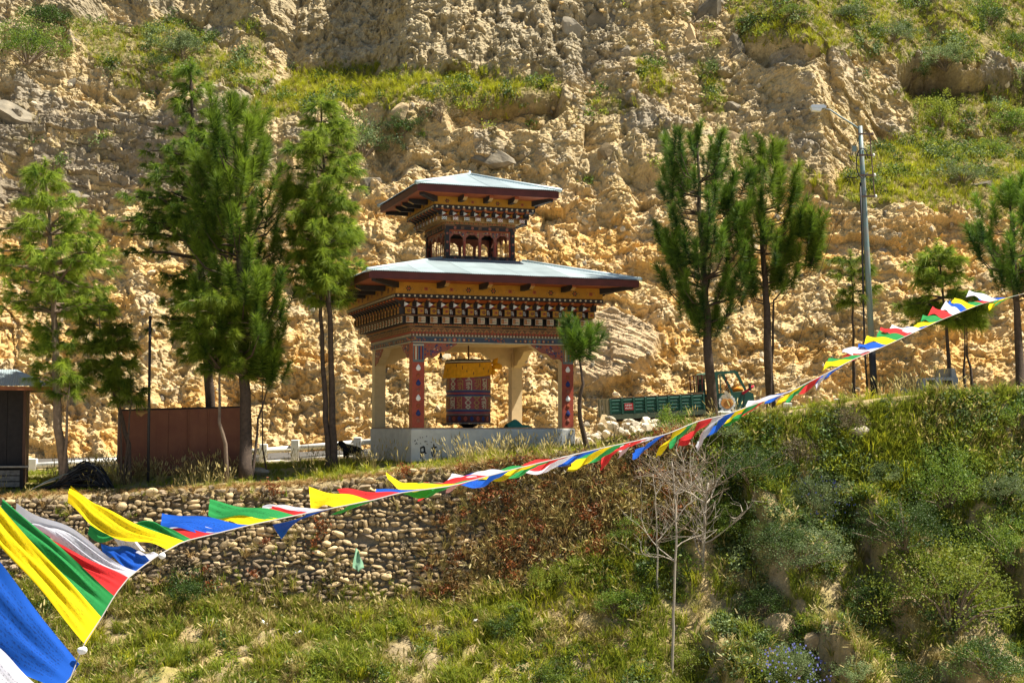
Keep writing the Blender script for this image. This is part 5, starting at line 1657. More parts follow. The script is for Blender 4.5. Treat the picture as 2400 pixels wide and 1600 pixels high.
# cliff turf
def cliff_pts(n, fn, seed):
    r = np.random.default_rng(seed)
    i = r.integers(2, NROW - 2, n); j = r.integers(2, NCOL - 2, n)
    px, py = CPX[i, j], CPY[i, j]
    m = (r.random(n) < fn(i, j, px, py)) & (px > -200) & (px < 2600) & (py > -160) & (py < 1010)
    i, j = i[m], j[m]
    return np.stack([Xd[i, j], Yd[i, j], Zd[i, j] - .03], -1)
bright = lambda px, py: np.clip(blob(px, py, 720, 215, 150, 60) + blob(px, py, 1080, 205, 200, 40) + .7 * blob(px, py, 2100, 420, 200, 90) + .6 * blob(px, py, 1900, 90, 200, 60) + .5 * blob(px, py, 1540, 170, 70, 50), 0, 1)
do_scatter("cliff_grass", cliff_pts(60000, lambda i, j, px, py: MG[i, j] * (1 - .5 * bright(px, py)) * .5, 61), TG, 13, .6, 1.2, .3)
do_scatter("bright_cliff_grass", cliff_pts(80000, lambda i, j, px, py: MG[i, j] * (.12 + .8 * bright(px, py)) * .6, 62), TY, 14, .7, 1.35, .3)
do_scatter("dry_cliff_grass", cliff_pts(60000, lambda i, j, px, py: .22 * MG[i, j] + .30 * thin[i, j] * sst(.1, .4, fbm(CX[i, j] / 1.2, TT[i, j] / 1.2, 340, 3)) * sst(560, 420, py) + .04 * MSTR[i, j], 63), TD, 15, .5, 1.1, .3)
do_scatter("cliff_weeds", cliff_pts(60000, lambda i, j, px, py: .25 * MG[i, j] * sst(.0, .4, fbm(CX[i, j] / 1.5, TT[i, j] / 1.5, 341, 3)) + .02 * thin[i, j] * sst(560, 420, py), 64), WG + WDK, 16, .8, 1.8, .3)

# broken stones lying all over the cut
def _chip(seed):
    import bmesh
    r = np.random.default_rng(seed)
    bm = bmesh.new(); bmesh.ops.create_icosphere(bm, subdivisions=1, radius=1.0)
    v = np.array([p.co[:] for p in bm.verts]); f = np.array([[q.index for q in fc.verts] for fc in bm.faces]); bm.free()
    for _ in range(7):
        n = r.normal(0, 1, 3); n /= np.linalg.norm(n); e = v @ n - r.uniform(.4, .85)
        v = np.where((e > 0)[:, None], v - e[:, None] * n, v)
    return v * np.array((1, .8, .7)), f
M_CHIP = [mat("pale_cliff_stone", (0.46, 0.37, 0.23), .95, .2, 3.0, .4, 9.0, 0, (0.60, 0.49, 0.32), .15, .3), mat("grey_cliff_stone", (0.17, 0.145, 0.105), .95, .2, 3.0, .4, 9.0, 0, (0.30, 0.255, 0.18), .15, .3), mat("ochre_cliff_stone", (0.44, 0.29, 0.12), .95, .2, 3.0, .4, 9.0, 0, (0.56, 0.40, 0.19), .15, .3)]
CHIPS = [np_mesh("chip", *_chip(600 + i), [M_CHIP[(0, 2, 1, 2, 0, 1)[i]]], False) for i in range(6)]
_r = np.random.default_rng(71)
for nm, n_, lo, hi in (("cliff_rubble", 16000, .035, .10), ("larger_cliff_rubble", 3200, .10, .26)):
    Q = cliff_pts(n_, lambda i, j, px, py: (1 - MG[i, j]) * (.25 + .75 * sst(-.1, .3, fbm(CX[i, j] / 2.2, TT[i, j] / 1.6, 380, 3))), int(n_))
    Q = Q + np.array((0, .02, 0.02))
    k = len(Q); s_ = lo + (hi - lo) * _r.random(k) ** 2.2
    scatter(nm, Q, _r.normal(0, 1.0, (k, 3)), np.stack([s_ * (.8 + .6 * _r.random(k)), s_, s_ * (.7 + .5 * _r.random(k))], -1), _r.integers(0, 6, k), CHIPS)
# ---------------------------------------------------------------- rocks: shared shapes
def rock_shape(seed, planes=12, el=(1, 1, 1), cut=(.55, .95), sub=2, noise=.04):
    """an angular stone: a sphere cut by random planes"""
    import bmesh
    rng = np.random.default_rng(seed)
    bm = bmesh.new(); bmesh.ops.create_icosphere(bm, subdivisions=sub, radius=1.0)
    v = np.array([p.co[:] for p in bm.verts]); f = np.array([[q.index for q in fc.verts] for fc in bm.faces]); bm.free()
    for _ in range(planes):
        n = rng.normal(0, 1, 3); n /= np.linalg.norm(n); d = rng.uniform(*cut)
        e = v @ n - d
        v = np.where((e > 0)[:, None], v - e[:, None] * n, v)
    v += rng.normal(0, noise, v.shape) * .6
    v *= np.array(el)
    return v, f
def stone_mat(name, c, c2, bump=.5):
    return mat(name, c, 0.95, 0.2, 2.6, bump, 9.0, 0.0, c2, 0.15, 0.42)
M_ST_LIGHT = stone_mat("cream_river_stone", (0.36, 0.25, 0.12), (0.60, 0.45, 0.25))
M_ST_DARK = stone_mat("brown_grey_stone", (0.17, 0.125, 0.08), (0.36, 0.27, 0.165))
M_ST_GREY = stone_mat("grey_rock", (0.11, 0.095, 0.07), (0.27, 0.225, 0.155), .9)
M_ST_PALE = stone_mat("pale_broken_rock", (0.42, 0.35, 0.24), (0.62, 0.53, 0.39), .6)
M_ST_TAN = stone_mat("tan_rock", (0.30, 0.215, 0.115), (0.50, 0.37, 0.20), .8)

# ---------------------------------------------------------------- the dry stone retaining wall
wr = at(700, 1400, 43.4)
wall = thing("dry_stone_wall", "dry stone retaining wall of rounded and flat stones holding up the terrace", "stone wall", (wr.x, wr.y, wr.z))
ST_ROUND = [rock_shape(s, 5, (1, .8, .74), (.75, .97), 2, .03) for s in range(8)]
ST_FLAT = [rock_shape(100 + s, 14, (1, .8, .60), (.5, .9), 2, .05) for s in range(8)]
me_round = [np_mesh("stone", v, f, [M_ST_LIGHT], True) for v, f in ST_ROUND]
me_flat = [np_mesh("stone", v, f, [M_ST_DARK], False) for v, f in ST_FLAT]
me_mid = [np_mesh("stone", v, f, [M_ST_TAN], False) for v, f in ST_FLAT]
rng = np.random.default_rng(77)
stones = []
t = 0.015
while t < 1.03:
    rowh = (8 + 6.5 * rng.random() ** 1.3)
    px = -140.0 + 20 * rng.random()
    while px < 1500:
        e, ft = line_y(px, L_EDGE), line_y(px, L_FOOT)
        py = e + (ft - e) * t + 6 * math.sin(px * .011 + t * 7) + 3 * math.sin(px * .05 + t * 31) + rng.normal(0, 1.6)
        light = float(poly_mask(np.array([px]), np.array([py]), [(520, 1200), (700, 1170), (1010, 1160), (1080, 1250), (1060, 1400), (820, 1420), (760, 1330), (620, 1310), (540, 1260)], 40)[0])
        light = max(light, .55 * float(poly_mask(np.array([px]), np.array([py]), [(-200, 1150), (600, 1150), (520, 1215), (-200, 1215)], 20)[0]))
        w = (10 + 21 * rng.random() ** 1.6 + (14 if rng.random() < .05 else 0)) * (1.0 if light > .5 else 1.15)
        u = rng.random()
        kind = 0 if u < light * .55 else (2 if u < .30 + .55 * light else 1)
        if py < ft + 6 and not (t > .85 and rng.random() < .3):
            stones.append((px + w / 2, py, w, rowh * (1.08 if kind == 0 else 1.0) * (.8 + .6 * rng.random() ** 2), kind))
        px += w * (.96 if kind == 0 else .93)
    t += rowh * .93 / 235.0
stones.sort(key=lambda s: -s[2] * s[3] * (1 if -10 < s[0] < 1150 else .3))
JV, JF, JM = [], [], []; nj = 0
for i, (px, py, w, h, kind) in enumerate(stones):
    Y = float(np.interp((py - line_y(px, L_EDGE)) / (line_y(px, L_FOOT) - line_y(px, L_EDGE)), [0, 1], [44.55, 43.38]))
    p = at(px, py, Y)
    sx, sz = w * .56 * Y / F, h * .62 * Y / F
    sy = .09 + .07 * rng.random()
    p.y -= .0 + .11 * rng.random()
    rz, ry = rng.normal(0, .15), rng.normal(0, .17)
    if i < 300:
        ml = (me_round, me_flat, me_mid)[kind]
        o = link("stone", ml[rng.integers(8)], wall)
        o.location = p - Vector((wr.x, wr.y, wr.z)); o.rotation_euler = (0, ry, rz)
        zk = .74 if kind == 0 else .60
        o.scale = (sx * (1 if rng.random() < .5 else -1), sy / .8, sz / zk)
    else:
        v, f = (ST_ROUND if kind == 0 else ST_FLAT)[rng.integers(8)]
        zk = .74 if kind == 0 else .60
        q = v * np.array((sx, sy / .8, sz / zk))
        c, s_ = math.cos(ry), math.sin(ry)
        q = np.stack([q[:, 0] * c + q[:, 2] * s_, q[:, 1], -q[:, 0] * s_ + q[:, 2] * c], -1)
        JV.append(q + np.array(p - Vector((wr.x, wr.y, wr.z)))); JF.append(f + nj); JM.append(np.full(len(f), kind)); nj += len(v)
o = link("stone_courses", np_mesh("stone_courses", np.concatenate(JV), np.concatenate(JF), [M_ST_LIGHT, M_ST_DARK, M_ST_TAN], False, None, np.concatenate(JM)), wall)
o["kind"] = "stuff"

# ---------------------------------------------------------------- boulders in the cliff
for k, (label, px, py, w, h, m, ang) in enumerate([
    ("big dark grey rock jutting out at the top of the cliff, flat on top", 1458, 48, 80, 38, M_ST_GREY, .05),
    ("whitish broken rock left of the big dark grey one at the top", 1335, 60, 32, 40, M_ST_PALE, .3),
    ("small grey rock below the big dark grey one", 1452, 118, 18, 20, M_ST_GREY, .2),
    ("brown overhanging rock near the top of the cliff, left of the hillside", 1618, 85, 32, 34, M_ST_TAN, .5),
    ("steep dark rock at the left border of the top hillside", 1722, 108, 34, 34, M_ST_GREY, .6),
    ("tall dark rock at the very top beside the hillside grass", 1668, 25, 34, 45, M_ST_GREY, -.5),
    ("round brown boulder in the cliff above the dark full pine", 1722, 318, 34, 28, M_ST_TAN, -.2),
    ("grey stone in the cliff above the round brown boulder", 1712, 250, 20, 13, M_ST_GREY, -.3),
    ("pale rock under the left end of the bright grass shelf", 938, 264, 34, 26, M_ST_TAN, -.3),
    ("tilted slab with a dark underside above the upper roof", 1148, 376, 60, 30, M_ST_GREY, -.45),
    ("rounded grey boulder just left of the upper roof, the left one of two", 862, 428, 27, 20, M_ST_GREY, .1),
    ("rounded boulder just left of the upper roof, the right one of two", 905, 445, 27, 24, M_ST_TAN, .3),
    ("long flat grey rock at the left edge of the cliff", 30, 275, 60, 36, M_ST_GREY, -.15),
    ("dark slab leaning out of the earth at the upper left", 165, 192, 26, 13, M_ST_GREY, .8),
    ("small dark rock left of the tallest pine's top", 274, 272, 17, 13, M_ST_GREY, .2),
    ("grey boulder in the grass on the right slope", 2312, 428, 30, 26, M_ST_GREY, .1),
    ("smaller grey boulder to the right of the one in the grass", 2366, 430, 22, 20, M_ST_GREY, -.2),
    ("small black rock in the middle of the upper cliff", 1472, 218, 15, 13, M_ST_GREY, .7),
    ("brown block in the cliff left of the dark full pine's top", 1420, 358, 24, 24, M_ST_TAN, .1),
    ("whitish stone in the cliff left of the dark full pine's top", 1552, 332, 18, 11, M_ST_PALE, -.6),
    ("long bedded block of rock at the left, above the soft green pine", 190, 458, 76, 26, M_ST_GREY, -.06),
]):
    p = cliff_point(px, py)
    v, f = rock_shape(300 + k, 20, (1, .75, 1), (.36, .85), 3, .02)
    me = np_mesh("boulder", v, f, [m], False)
    o = link("boulder", me); s = p.y / F
    o.scale = (w * s * 1.35, w * s * .9, h * s * 1.35); o.location = (p.x, p.y + .35 * w * s, p.z - .1 * h * s); o.rotation_euler = (.2, -ang, .1)
    tag(o, label, "boulder", "boulders standing out of the cliff")

# heap of rocks beside the road
rng = np.random.default_rng(9)
RM = [np_mesh("heap_rock", *rock_shape(400 + s, 13, (1, .9, .8), (.45, .9), 2, .04), [M_ST_PALE], False) for s in range(6)]
rk = []
for i in range(64):
    px = rng.uniform(1346, 1560); t_ = rng.random()
    Y = 50.5 + 5.5 * t_
    w = 9 + 10 * rng.random()
    X = (px - 1200) / F * Y
    rk.append((X, Y, w, i))
for (X, Y, w, i) in rk:
    s = w * Y / F
    o = link("heap_rock", RM[i % 6]); o.scale = (s, s * (.8 + .4 * rng.random()), s * (.7 + .5 * rng.random()))
    hump = .75 * math.exp(-((X - 3.6) / 1.9) ** 2) * (Y - 50.5) / 5.5
    o.location = (X, Y, gz(X, Y) + .25 * s + max(0, hump) * rng.random()); o.rotation_euler = (rng.normal(0, .4), rng.normal(0, .4), rng.random() * 6)
    tag(o, "pale angular rock in the heap dumped between the pavilion and the truck", "rock", "pale rocks heaped beside the road")
p = at(1412, 990, 56.4)
o = link("upright_rock", np_mesh("upright_rock", *rock_shape(499, 12, (.8, .6, 1.2), (.5, .9), 3, .02), [M_ST_TAN], False))
o.scale = (.38, .38, .55); o.location = (p.x, p.y, gz(p.x, p.y) + .42); o.rotation_euler = (0, .12, .4)
tag(o, "big upright brown rock behind the truck's tailgate end of the rock heap", "rock")
p = ground_point(606, 1112, 44, 50)
o = link("flat_rock", np_mesh("flat_rock", *rock_shape(510, 10, (1, .7, .42), (.6, .95), 3, .015), [M_ST_PALE], False))
o.scale = (.36, .36, .40); o.location = (p.x, p.y, p.z + .08); tag(o, "flat pale rock in the grass at the foot of the bushy pine", "rock")
p = ground_point(2010, 1015, 42, 47)
o = link("bank_rock", np_mesh("bank_rock", *rock_shape(511, 12, (1, .7, .8), (.5, .9), 3, .02), [M_ST_PALE], False))
o.scale = (.42, .35, .36); o.location = (p.x, p.y, p.z + .05); tag(o, "pale rock showing in the yellow grass at the top of the right bank", "rock")
for k, (px, py, w, lab) in enumerate([(1830, 1480, 55, "brown rock in the shade at the lower middle of the right bank"), (2110, 1420, 40, "brown rock in the shade beside the pale feathery shrub"), (1910, 1510, 34, "tan rock above the blue-flowered shrub"), (2360, 1560, 50, "tan rock at the bottom right corner")]):
    p = ground_point(px, py, 36, 45); s = w * p.y / F
    o = link("bank_rock", np_mesh("bank_rock", *rock_shape(520 + k, 14, (1, .8, .8), (.5, .9), 3, .03), [M_ST_TAN], False))
    o.scale = (s, s, s); o.location = (p.x, p.y, p.z); tag(o, lab, "rock")

# ---------------------------------------------------------------- white concrete railing
M_RAIL = mat("whitewashed_concrete", (0.74, 0.71, 0.63), 0.85, 0.12, 3.0, 0.2, 16.0)
def railing(label, posts, rails, Y, r=.115):
    p0 = at(posts[0][0], posts[0][2], Y)
    root = thing("roadside_railing", label, "railing", p0)
    for (px, yt, yb) in posts:
        a = at(px, yt, Y); z0 = min(gz(a.x, Y) - .1, at(px, yb, Y).z)
        b = MB(); b.bbox(-.15, .15, -.13, .13, 0, a.z - z0, .025)
        o = link("post", b.mesh("post", [M_RAIL]), root); o.location = Vector((a.x, Y, z0)) - p0
    for (pts, dz) in rails:
        for (q0, q1) in zip(pts[:-1], pts[1:]):
            a, c = at(q0[0], q0[1], Y) - p0, at(q1[0], q1[1], Y) - p0
            b = MB(); b.tube([a.lerp(c, .005), a.lerp(c, .5), a.lerp(c, .995)], r, 12)
            link("rail", b.mesh("rail", [M_RAIL], True), root)
    return root
railing("white concrete railing along the road left of the pavilion", [(-150, 1078, 1150), (78, 1074, 1128), (300, 1060, 1120), (500, 1046, 1110), (618, 1040, 1095), (692, 1030, 1092), (838, 1024, 1078)],
        [([(-150, 1100), (78, 1091), (300, 1077), (500, 1065), (692, 1050), (838, 1037), (980, 1025)], 0), ([(-150, 1126), (78, 1117), (300, 1104), (500, 1091), (692, 1077), (838, 1066), (980, 1054)], 0), ], 57.0)
railing("white railing post and rail by the road right of the truck", [(1738, 975, 1030), (1846, 944, 990), (1968, 934, 965)],
        [([(1700, 994), (1846, 961), (1968, 946), (2010, 940)], 0), ([(1700, 1015), (1846, 985), (1968, 965)], 0)], 56.8, .105)
p = at(1700, 985, 55.6)
o = thing("concrete_block", "dappled white concrete block at the roadside below the truck's cab", "concrete block", (p.x, p.y, gz(p.x, p.y) - .1))
b = MB(); b.bbox(-.55, .75, -.25, .25, 0, .52, .03); link("block_body", b.mesh("block_body", [M_RAIL]), o)
b = MB(); b.box(-.25, -.21, -.262, -.25, .05, .5); link("block_joint", b.mesh("block_joint", [PAINT['dark']]), o)
def bollard(label, px, yt, yb, w, Y, top):
    a = at(px, yb, Y); h = at(px, yt, Y).z - a.z; s = w * Y / F
    root = thing("concrete_bollard", label, "bollard", a)
    b = MB(); b.bbox(-s, s, -s * .6, s * .6, -.2, h * .72, .015)
    link("shaft", b.mesh("shaft", [M_RAIL]), root)
    b = MB()
    if top: b.prism([(-s * 1.1, h * .72), (s * 1.1, h * .72), (s * 1.0, h * .8), (s * .3, h), (-s * .9, h * .78)], s * 1.3, 'y', 0, -s * .65)
    else: b.bbox(-s * 1.1, s * 1.1, -s * .7, s * .7, h * .72, h, .02)
    link("cap", b.mesh("cap", [M_RAIL]), root)
bollard("small pointed white roadside stone left of the grey concrete block", 2113, 908, 938, 12, 49.0, True)
bollard("low square white stone at the end of the right-hand railing", 1966, 934, 950, 10, 49.0, False)

# ---------------------------------------------------------------- grey concrete seat-like block at the right
M_CONC = mat("grey_concrete", (0.36, 0.36, 0.34), 0.9, 0.2, 3.0, 0.3, 14.0)
p = at(2200, 938, 47.4)
root = thing("concrete_stove", "grey armchair-shaped concrete block with openings on the terrace near the right edge", "concrete block", (p.x, p.y, p.z - .08), (0, 0, R(6)))
def cp(px): return (px - 2200) / F * 47.4
def cz(py): return (938 - py) / F * 47.4 + .08
b = MB()
for q in ((2184, 2238, 884.5, 892), (2184, 2200, 892, 907), (2224, 2238, 892, 907), (2184, 2238, 907, 940)):
    b.box(cp(q[0]), cp(q[1]), -.35, .35, cz(q[3]), cz(q[2]))
link("body", b.mesh("body", [M_CONC]), root)["kind"] = "stuff"
b = MB(); b.box(cp(2199), cp(2225), -.25, -.2, cz(908), cz(891)); link("slot_back", b.mesh("slot_back", [mat("dark_brown_back", (0.09, 0.06, 0.04), .9)]), root)  # dark brown panel at the back of the slot opening
b = MB(); b.prism([(cp(2193), cz(884)), (cp(2226), cz(884)), (cp(2225), cz(863)), (cp(2196), cz(866))], .12, 'y', 0, -.1); link("backrest", b.mesh("backrest", [mat("brown_stained_concrete", (0.30, 0.24, 0.15), .9, .2)]), root)
b = MB(); b.prism([(cp(2226.5), cz(884)), (cp(2240), cz(884)), (cp(2234.5), cz(864)), (cp(2227), cz(863))], .5, 'y', 0, -.2); link("side_slab", b.mesh("side_slab", [M_CONC]), root)
b = MB()
for q in ((2155, 2183.5, 886.5, 891), (2155, 2160, 891, 909), (2155, 2183.5, 909, 917), (2155, 2161, 917, 940)):
    b.box(cp(q[0]), cp(q[1]), -.3, .3, cz(q[3]), cz(q[2]))
link("side_box", b.mesh("side_box", [M_CONC]), root)["kind"] = "stuff"
b = MB(); b.box(cp(2161), cp(2183.5), .22, .28, cz(940), cz(917)); link("box_back", b.mesh("box_back", [mat("dark_brown_back_2", (0.10, 0.075, 0.05), .9)]), root)  # dark brown panel closing the back of the side box

# ---------------------------------------------------------------- hoarding of brown sheets
M_HOARD = mat("rusty_brown_sheet", (0.15, 0.05, 0.028), 0.75, 0.4, 1.6, 0.2, 12.0, 0.0, (0.21, 0.085, 0.04), .3, .12)
HY = 47.9
p0 = at(426, 1122, HY)
root = thing("brown_hoarding", "tall rusty brown hoarding of upright sheets behind the pines", "hoarding", p0)
edges = [278, 338, 395, 465, 510, 568]
def topy(px): return 963 - (px - 278) * .027
for (a_, c_) in zip(edges[:-1], edges[1:]):
    A, C_ = at(a_ + .1, topy(a_), HY) - p0, at(c_ - .1, topy(c_), HY) - p0
    b = MB()
    v = []
    for yy in (0, .03):
        v += [(A.x, yy, -.35), (C_.x, yy, -.35), (C_.x, yy, C_.z), (A.x, yy, A.z)]
    b.add(v, [(0, 1, 2, 3), (7, 6, 5, 4), (0, 4, 5, 1), (1, 5, 6, 2), (2, 6, 7, 3), (3, 7, 4, 0)])
    o = link("sheet", b.mesh("sheet", [M_HOARD]), root); o.location.y = random.uniform(-.015, .015)
    w = C_.x - A.x
    for q in range(2):
        b = MB(); x = A.x + w * random.uniform(.1, .9)
        b.box(x - .012, x + .012, -.016, 0, -.2, min(A.z, C_.z) - .02)
        link("batten", b.mesh("batten", [M_HOARD]), root)
b = MB(); A, C_ = at(280, 966, HY) - p0, at(566, 960, HY) - p0; b.box(A.x, C_.x, .05, .07, -.3, A.z); link('backing_board', b.mesh('backing_board', [PAINT['dark']]), root)
A, C_ = at(276, 961, HY) - p0, at(570, 953, HY) - p0
b = MB(); b.tube([A + Vector((0, .02, 0)), C_ + Vector((0, .02, 0))], .035, 6); link("top_rail", b.mesh("top_rail", [PAINT['dark']]), root)
for px in (279, 566):
    q = at(px, 965, HY) - p0
    b = MB(); b.box(q.x - .05, q.x + .05, .03, .16, -.4, q.z); link("end_post", b.mesh("end_post", [mat("weathered_post", (0.22, 0.19, 0.15), .9)]), root)
b = MB(); q0, q1 = at(318, 966, HY) - p0, at(355, 964, HY) - p0
b.add([(q0.x, -.02, q0.z), (q1.x, -.02, q1.z), (q1.x - .2, -.05, q1.z - .07), (q0.x + .2, -.05, q0.z - .15)], [(0, 1, 2, 3)]); link("torn_paper", b.mesh("torn_paper", [PAINT['tan']]), root)

# thin dark iron pole in front of the hoarding
b = MB(); pb, pt = at(347, 1122, 46.6), at(352, 745, 46.6)
rootp = thing("iron_pole", "thin straight dark iron pole standing in front of the brown hoarding", "pole", (pb.x, pb.y, pb.z - .2))
M_IRON = mat("dark_iron", (0.03, 0.028, 0.028), .55, .3)
b.tube([(0, 0, 0), pt - pb + Vector((0, 0, .2))], .045, 10); link("shaft", b.mesh("shaft", [M_IRON], True), rootp)
b = MB(); q = pt - pb; b.lathe([(0.0, .08), (.05, .05), (.06, 0), (.05, -.02), (0, -.02)], 10); o = link("cap", b.mesh("cap", [M_IRON]), rootp); o.location = q + Vector((0, 0, .2))

# ---------------------------------------------------------------- shed at the left edge
SY = 46.6
p0 = at(0, 1135, SY)
root = thing("dark_shed", "dark walled shed with a corrugated metal roof cut off by the left edge", "shed", (p0.x, p0.y, p0.z), (0, 0, R(17)))
M_BLACKW = mat("black_shed_boards", (0.022, 0.018, 0.016), .8, .3)
def sp(px, py): q = at(px, py, SY) - p0; return q.x, q.z
x1, zt1 = sp(57, 915); x0 = x1 - 5.0; _, zl = sp(0, 1094)
b = MB(); b.box(x0, x1 - .06, .06, .1, -.25, zt1 + .1); link('inner_wall', b.mesh('inner_wall', [M_BLACKW]), root)
for i in range(9):
    b = MB(); xa = x1 - .55 * (i + 1); b.box(xa + .006, xa + .544, 0, .05, -.25, zt1 + .1); link("wall_board", b.mesh("wall_board", [M_BLACKW]), root)
b = MB(); b.box(x1 - .06, x1 + .02, -.04, 4.0, -.25, zt1 + .1); link("side_wall", b.mesh("side_wall", [mat("brown_shed_corner", (0.10, 0.05, 0.03), .8)]), root)
xb, zb0 = sp(64, 1093)
b = MB(); b.bbox(x0, xb, -.42, -.03, zb0 - .03, zb0 + .03, .008); link("counter_board", b.mesh("counter_board", [mat("grey_weathered_board", (0.30, 0.26, 0.20), .9, .3, 8.)]), root)
for i in range(3):
    b = MB(); zz = zb0 - .1 - i * .19; b.box(x0, x1 - .12, -.30, -.26, zz - .17, zz - .012); link("skirt_board", b.mesh("skirt_board", [mat("grey_skirt_board", (0.15, 0.14, 0.12), .9, .35, 9.)]), root)
b = MB(); b.box(x1 - .10, x1 - .02, -.30, -.22, -.3, zb0 - .03); link("counter_leg", b.mesh("counter_leg", [M_BLACKW]), root)
# roof: slopes towards the bank; fascia below its edge
xr, zr = sp(122, 907); _, zr2 = sp(0, 880)
ns = 6
for s in range(ns):
    v = []; f = []
    xa, xc = xr - (s + 1) * 1.05, xr - s * 1.05
    m = 48
    for i in range(m + 1):
        x = xa + (xc - xa) * i / m
        for q in (0, .5, 1):
            inset = q * 1.6
            v.append((min(x, xr - inset * .8), -1.0 + q * 2.6, zr + .02 + q * .62 + .012 * math.cos(x * 2 * math.pi / .076) + .003 * (s % 2)))
    for i in range(m):
        for q in range(2): f.append([i * 3 + q, i * 3 + 3 + q, i * 3 + 4 + q, i * 3 + 1 + q])
    link("roof_sheet", np_mesh("roof_sheet", np.array(v), np.array(f), [M_ROOF], True), root)
b = MB(); b.box(xr - 6.3, xr - .03, -.98, -.94, zr - .12, zr + .002); link("fascia_board", b.mesh("fascia_board", [mat("red_brown_fascia", (0.26, 0.085, 0.03), .7, .2)]), root)
b = MB(); b.box(xr - 6.3, xr - .06, -.93, 3.0, zr - .10, zr - .07); link("soffit", b.mesh("soffit", [mat("brown_soffit", (0.14, 0.06, 0.03), .8)]), root)
b = MB(); b.prism([(-.94, zr - .12), (-.94, zr), (1.6, zr + .6), (1.6, zr - .07)], .03, 'x', 0, xr - .06); link("verge_board", b.mesh("verge_board", [mat("red_brown_verge", (0.2, 0.07, 0.03), .7)]), root)

# heap of black rods in front of the railing
rng = np.random.default_rng(4)
p0 = at(190, 1130, 45.9)
root = thing("rod_heap", "heap of bent black plastic rods bundled in the grass behind the bent grey pine", "rod bundle", (p0.x, p0.y, gz(p0.x, p0.y)))
b = MB(); b2 = MB()
for i in range(72):
    t = rng.random()
    yb = 45.6 + rng.random() * .7
    h0 = 1.05 * rng.random() ** .7
    pts = []
    x0_, x1_ = 85 + 30 * rng.random() + 30 * h0, 272 - 34 * rng.random()
    for q in np.linspace(0, 1, 9):
        px = x0_ + (x1_ - x0_) * q
        g = at(px, 1128, yb) - p0
        arc = h0 * (math.sin(min(1, q * 1.02) ** 1.5 * math.pi) ** .8 if q < .999 else 0) * .80
        pts.append((g.x, yb - 45.9, .02 + arc + .05 * math.sin(q * 9 + i)))
    (b2 if i % 9 == 0 else b).tube(pts, .016 + .006 * rng.random(), 5, 0, False)
o = link("rods", b.mesh("rods", [mat("black_plastic", (0.012, 0.012, 0.013), .5, .3)], True), root); o["kind"] = "stuff"
o = link("grey_rods", b2.mesh("grey_rods", [mat("grey_plastic", (0.10, 0.10, 0.09), .6, .3)], True), root); o["kind"] = "stuff"
for i in range(3):
    b = MB(); pts = []
    for q in np.linspace(0, 1, 8):
        g = at(40 + i * 15 + 90 * q, 1150 - 40 * q - i * 8, 45.4) - p0
        pts.append((g.x, -.5, g.z + .06 * math.sin(q * 3)))
    b.tube(pts, .014, 5); link("loose_rod", b.mesh("loose_rod", [PAINT['cream'] if i == 0 else PAINT['teal']], True), root)

# ---------------------------------------------------------------- street lamp pole
LY = 48.6
pb, pt = at(2050, 940, LY), at(2016, 296, LY)
root = thing("street_lamp", "leaning street lamp pole with a black painted foot and a lamp on a long arm", "street lamp", pb - Vector((0, 0, .2)))
rp = pb - Vector((0, 0, .2))
def pole_pt(py): t = (py - 940) / (296 - 940); return pb.lerp(pt, t) - rp
M_STEEL = mat("grey_green_steel_paint", (0.12, 0.235, 0.235), .5, .25, 3.0, 0.15, 20., 0., (0.24, 0.22, 0.19), .4)
b = MB(); b.tube([(0, 0, 0), pole_pt(870), pole_pt(816)], [.125, .12, .115], 14); link("black_foot", b.mesh("black_foot", [M_IRON], True), root)
b = MB(); b.tube([pole_pt(816), pole_pt(600), pole_pt(420), pole_pt(296)], [.108, .098, .085, .075], 14); link("pole", b.mesh("pole", [M_STEEL], True), root)
b = MB(); b.bbox(-.2, .2, -.2, .2, 0, .42, .03); o = link("footing", b.mesh("footing", [M_RAIL]), root); o.location = (.06, 0, -.1)
def lp(px, py, dy=0.0): q = at(px, py, LY) - rp; q.y += dy; return q
b = MB(); b.tube([lp(2018, 306), lp(1996, 290), lp(1965, 271), lp(1946, 258), lp(1934, 256)], [.035, .032, .03, .03, .03], 8); link("arm", b.mesh("arm", [M_STEEL], True), root)
b = MB()
L0, L1 = lp(1898, 253), lp(1935, 256)
prof = [(L0.x, .03), (L0.x + .06, .09), (L0.x + .40, .085), (L1.x, .05), (L1.x, -.02), (L0.x + .42, -.03), (L0.x + .05, -.02)]
b.prism([(x, L0.z + z) for x, z in prof], .26, 'y', 0, -.13); link("lamp_housing", b.mesh("lamp_housing", [mat("pale_grey_lamp_shell", (0.55, 0.60, 0.64), .35, .1)]), root)
b = MB(); b.prism([(L0.x + .04, L0.z - .022), (L0.x + .40, L0.z - .032), (L0.x + .36, L0.z - .13), (L0.x + .08, L0.z - .11)], .22, 'y', 0, -.11); link("lamp_glass", b.mesh("lamp_glass", [mat("white_lamp_bowl", (0.75, 0.78, 0.78), .2, .05)]), root)
b = MB(); b.box(L0.x + .36, L0.x + .5, -.09, .09, L0.z - .05, L0.z + .1); link("lamp_clamp", b.mesh("lamp_clamp", [M_STEEL]), root)
M_RUST = mat("rusty_bracket", (0.13, 0.085, 0.06), .7, .3)
for py in (316, 366, 413, 463):
    a = pole_pt(py)
    b = MB(); b.box(a.x - .12, a.x + .36, -.14, -.10, a.z - .03, a.z + .03); link("cross_bracket", b.mesh("cross_bracket", [M_RUST]), root)
    b = MB(); b.lathe([(0, -.06), (.045, -.05), (.05, 0), (.03, .05), (0, .07)], 8); o = link("insulator", b.mesh("insulator", [mat("white_insulator", (.6, .58, .52), .3)] if py != 316 else [M_RUST], True), root); o.location = (a.x + .38, -.12, a.z)
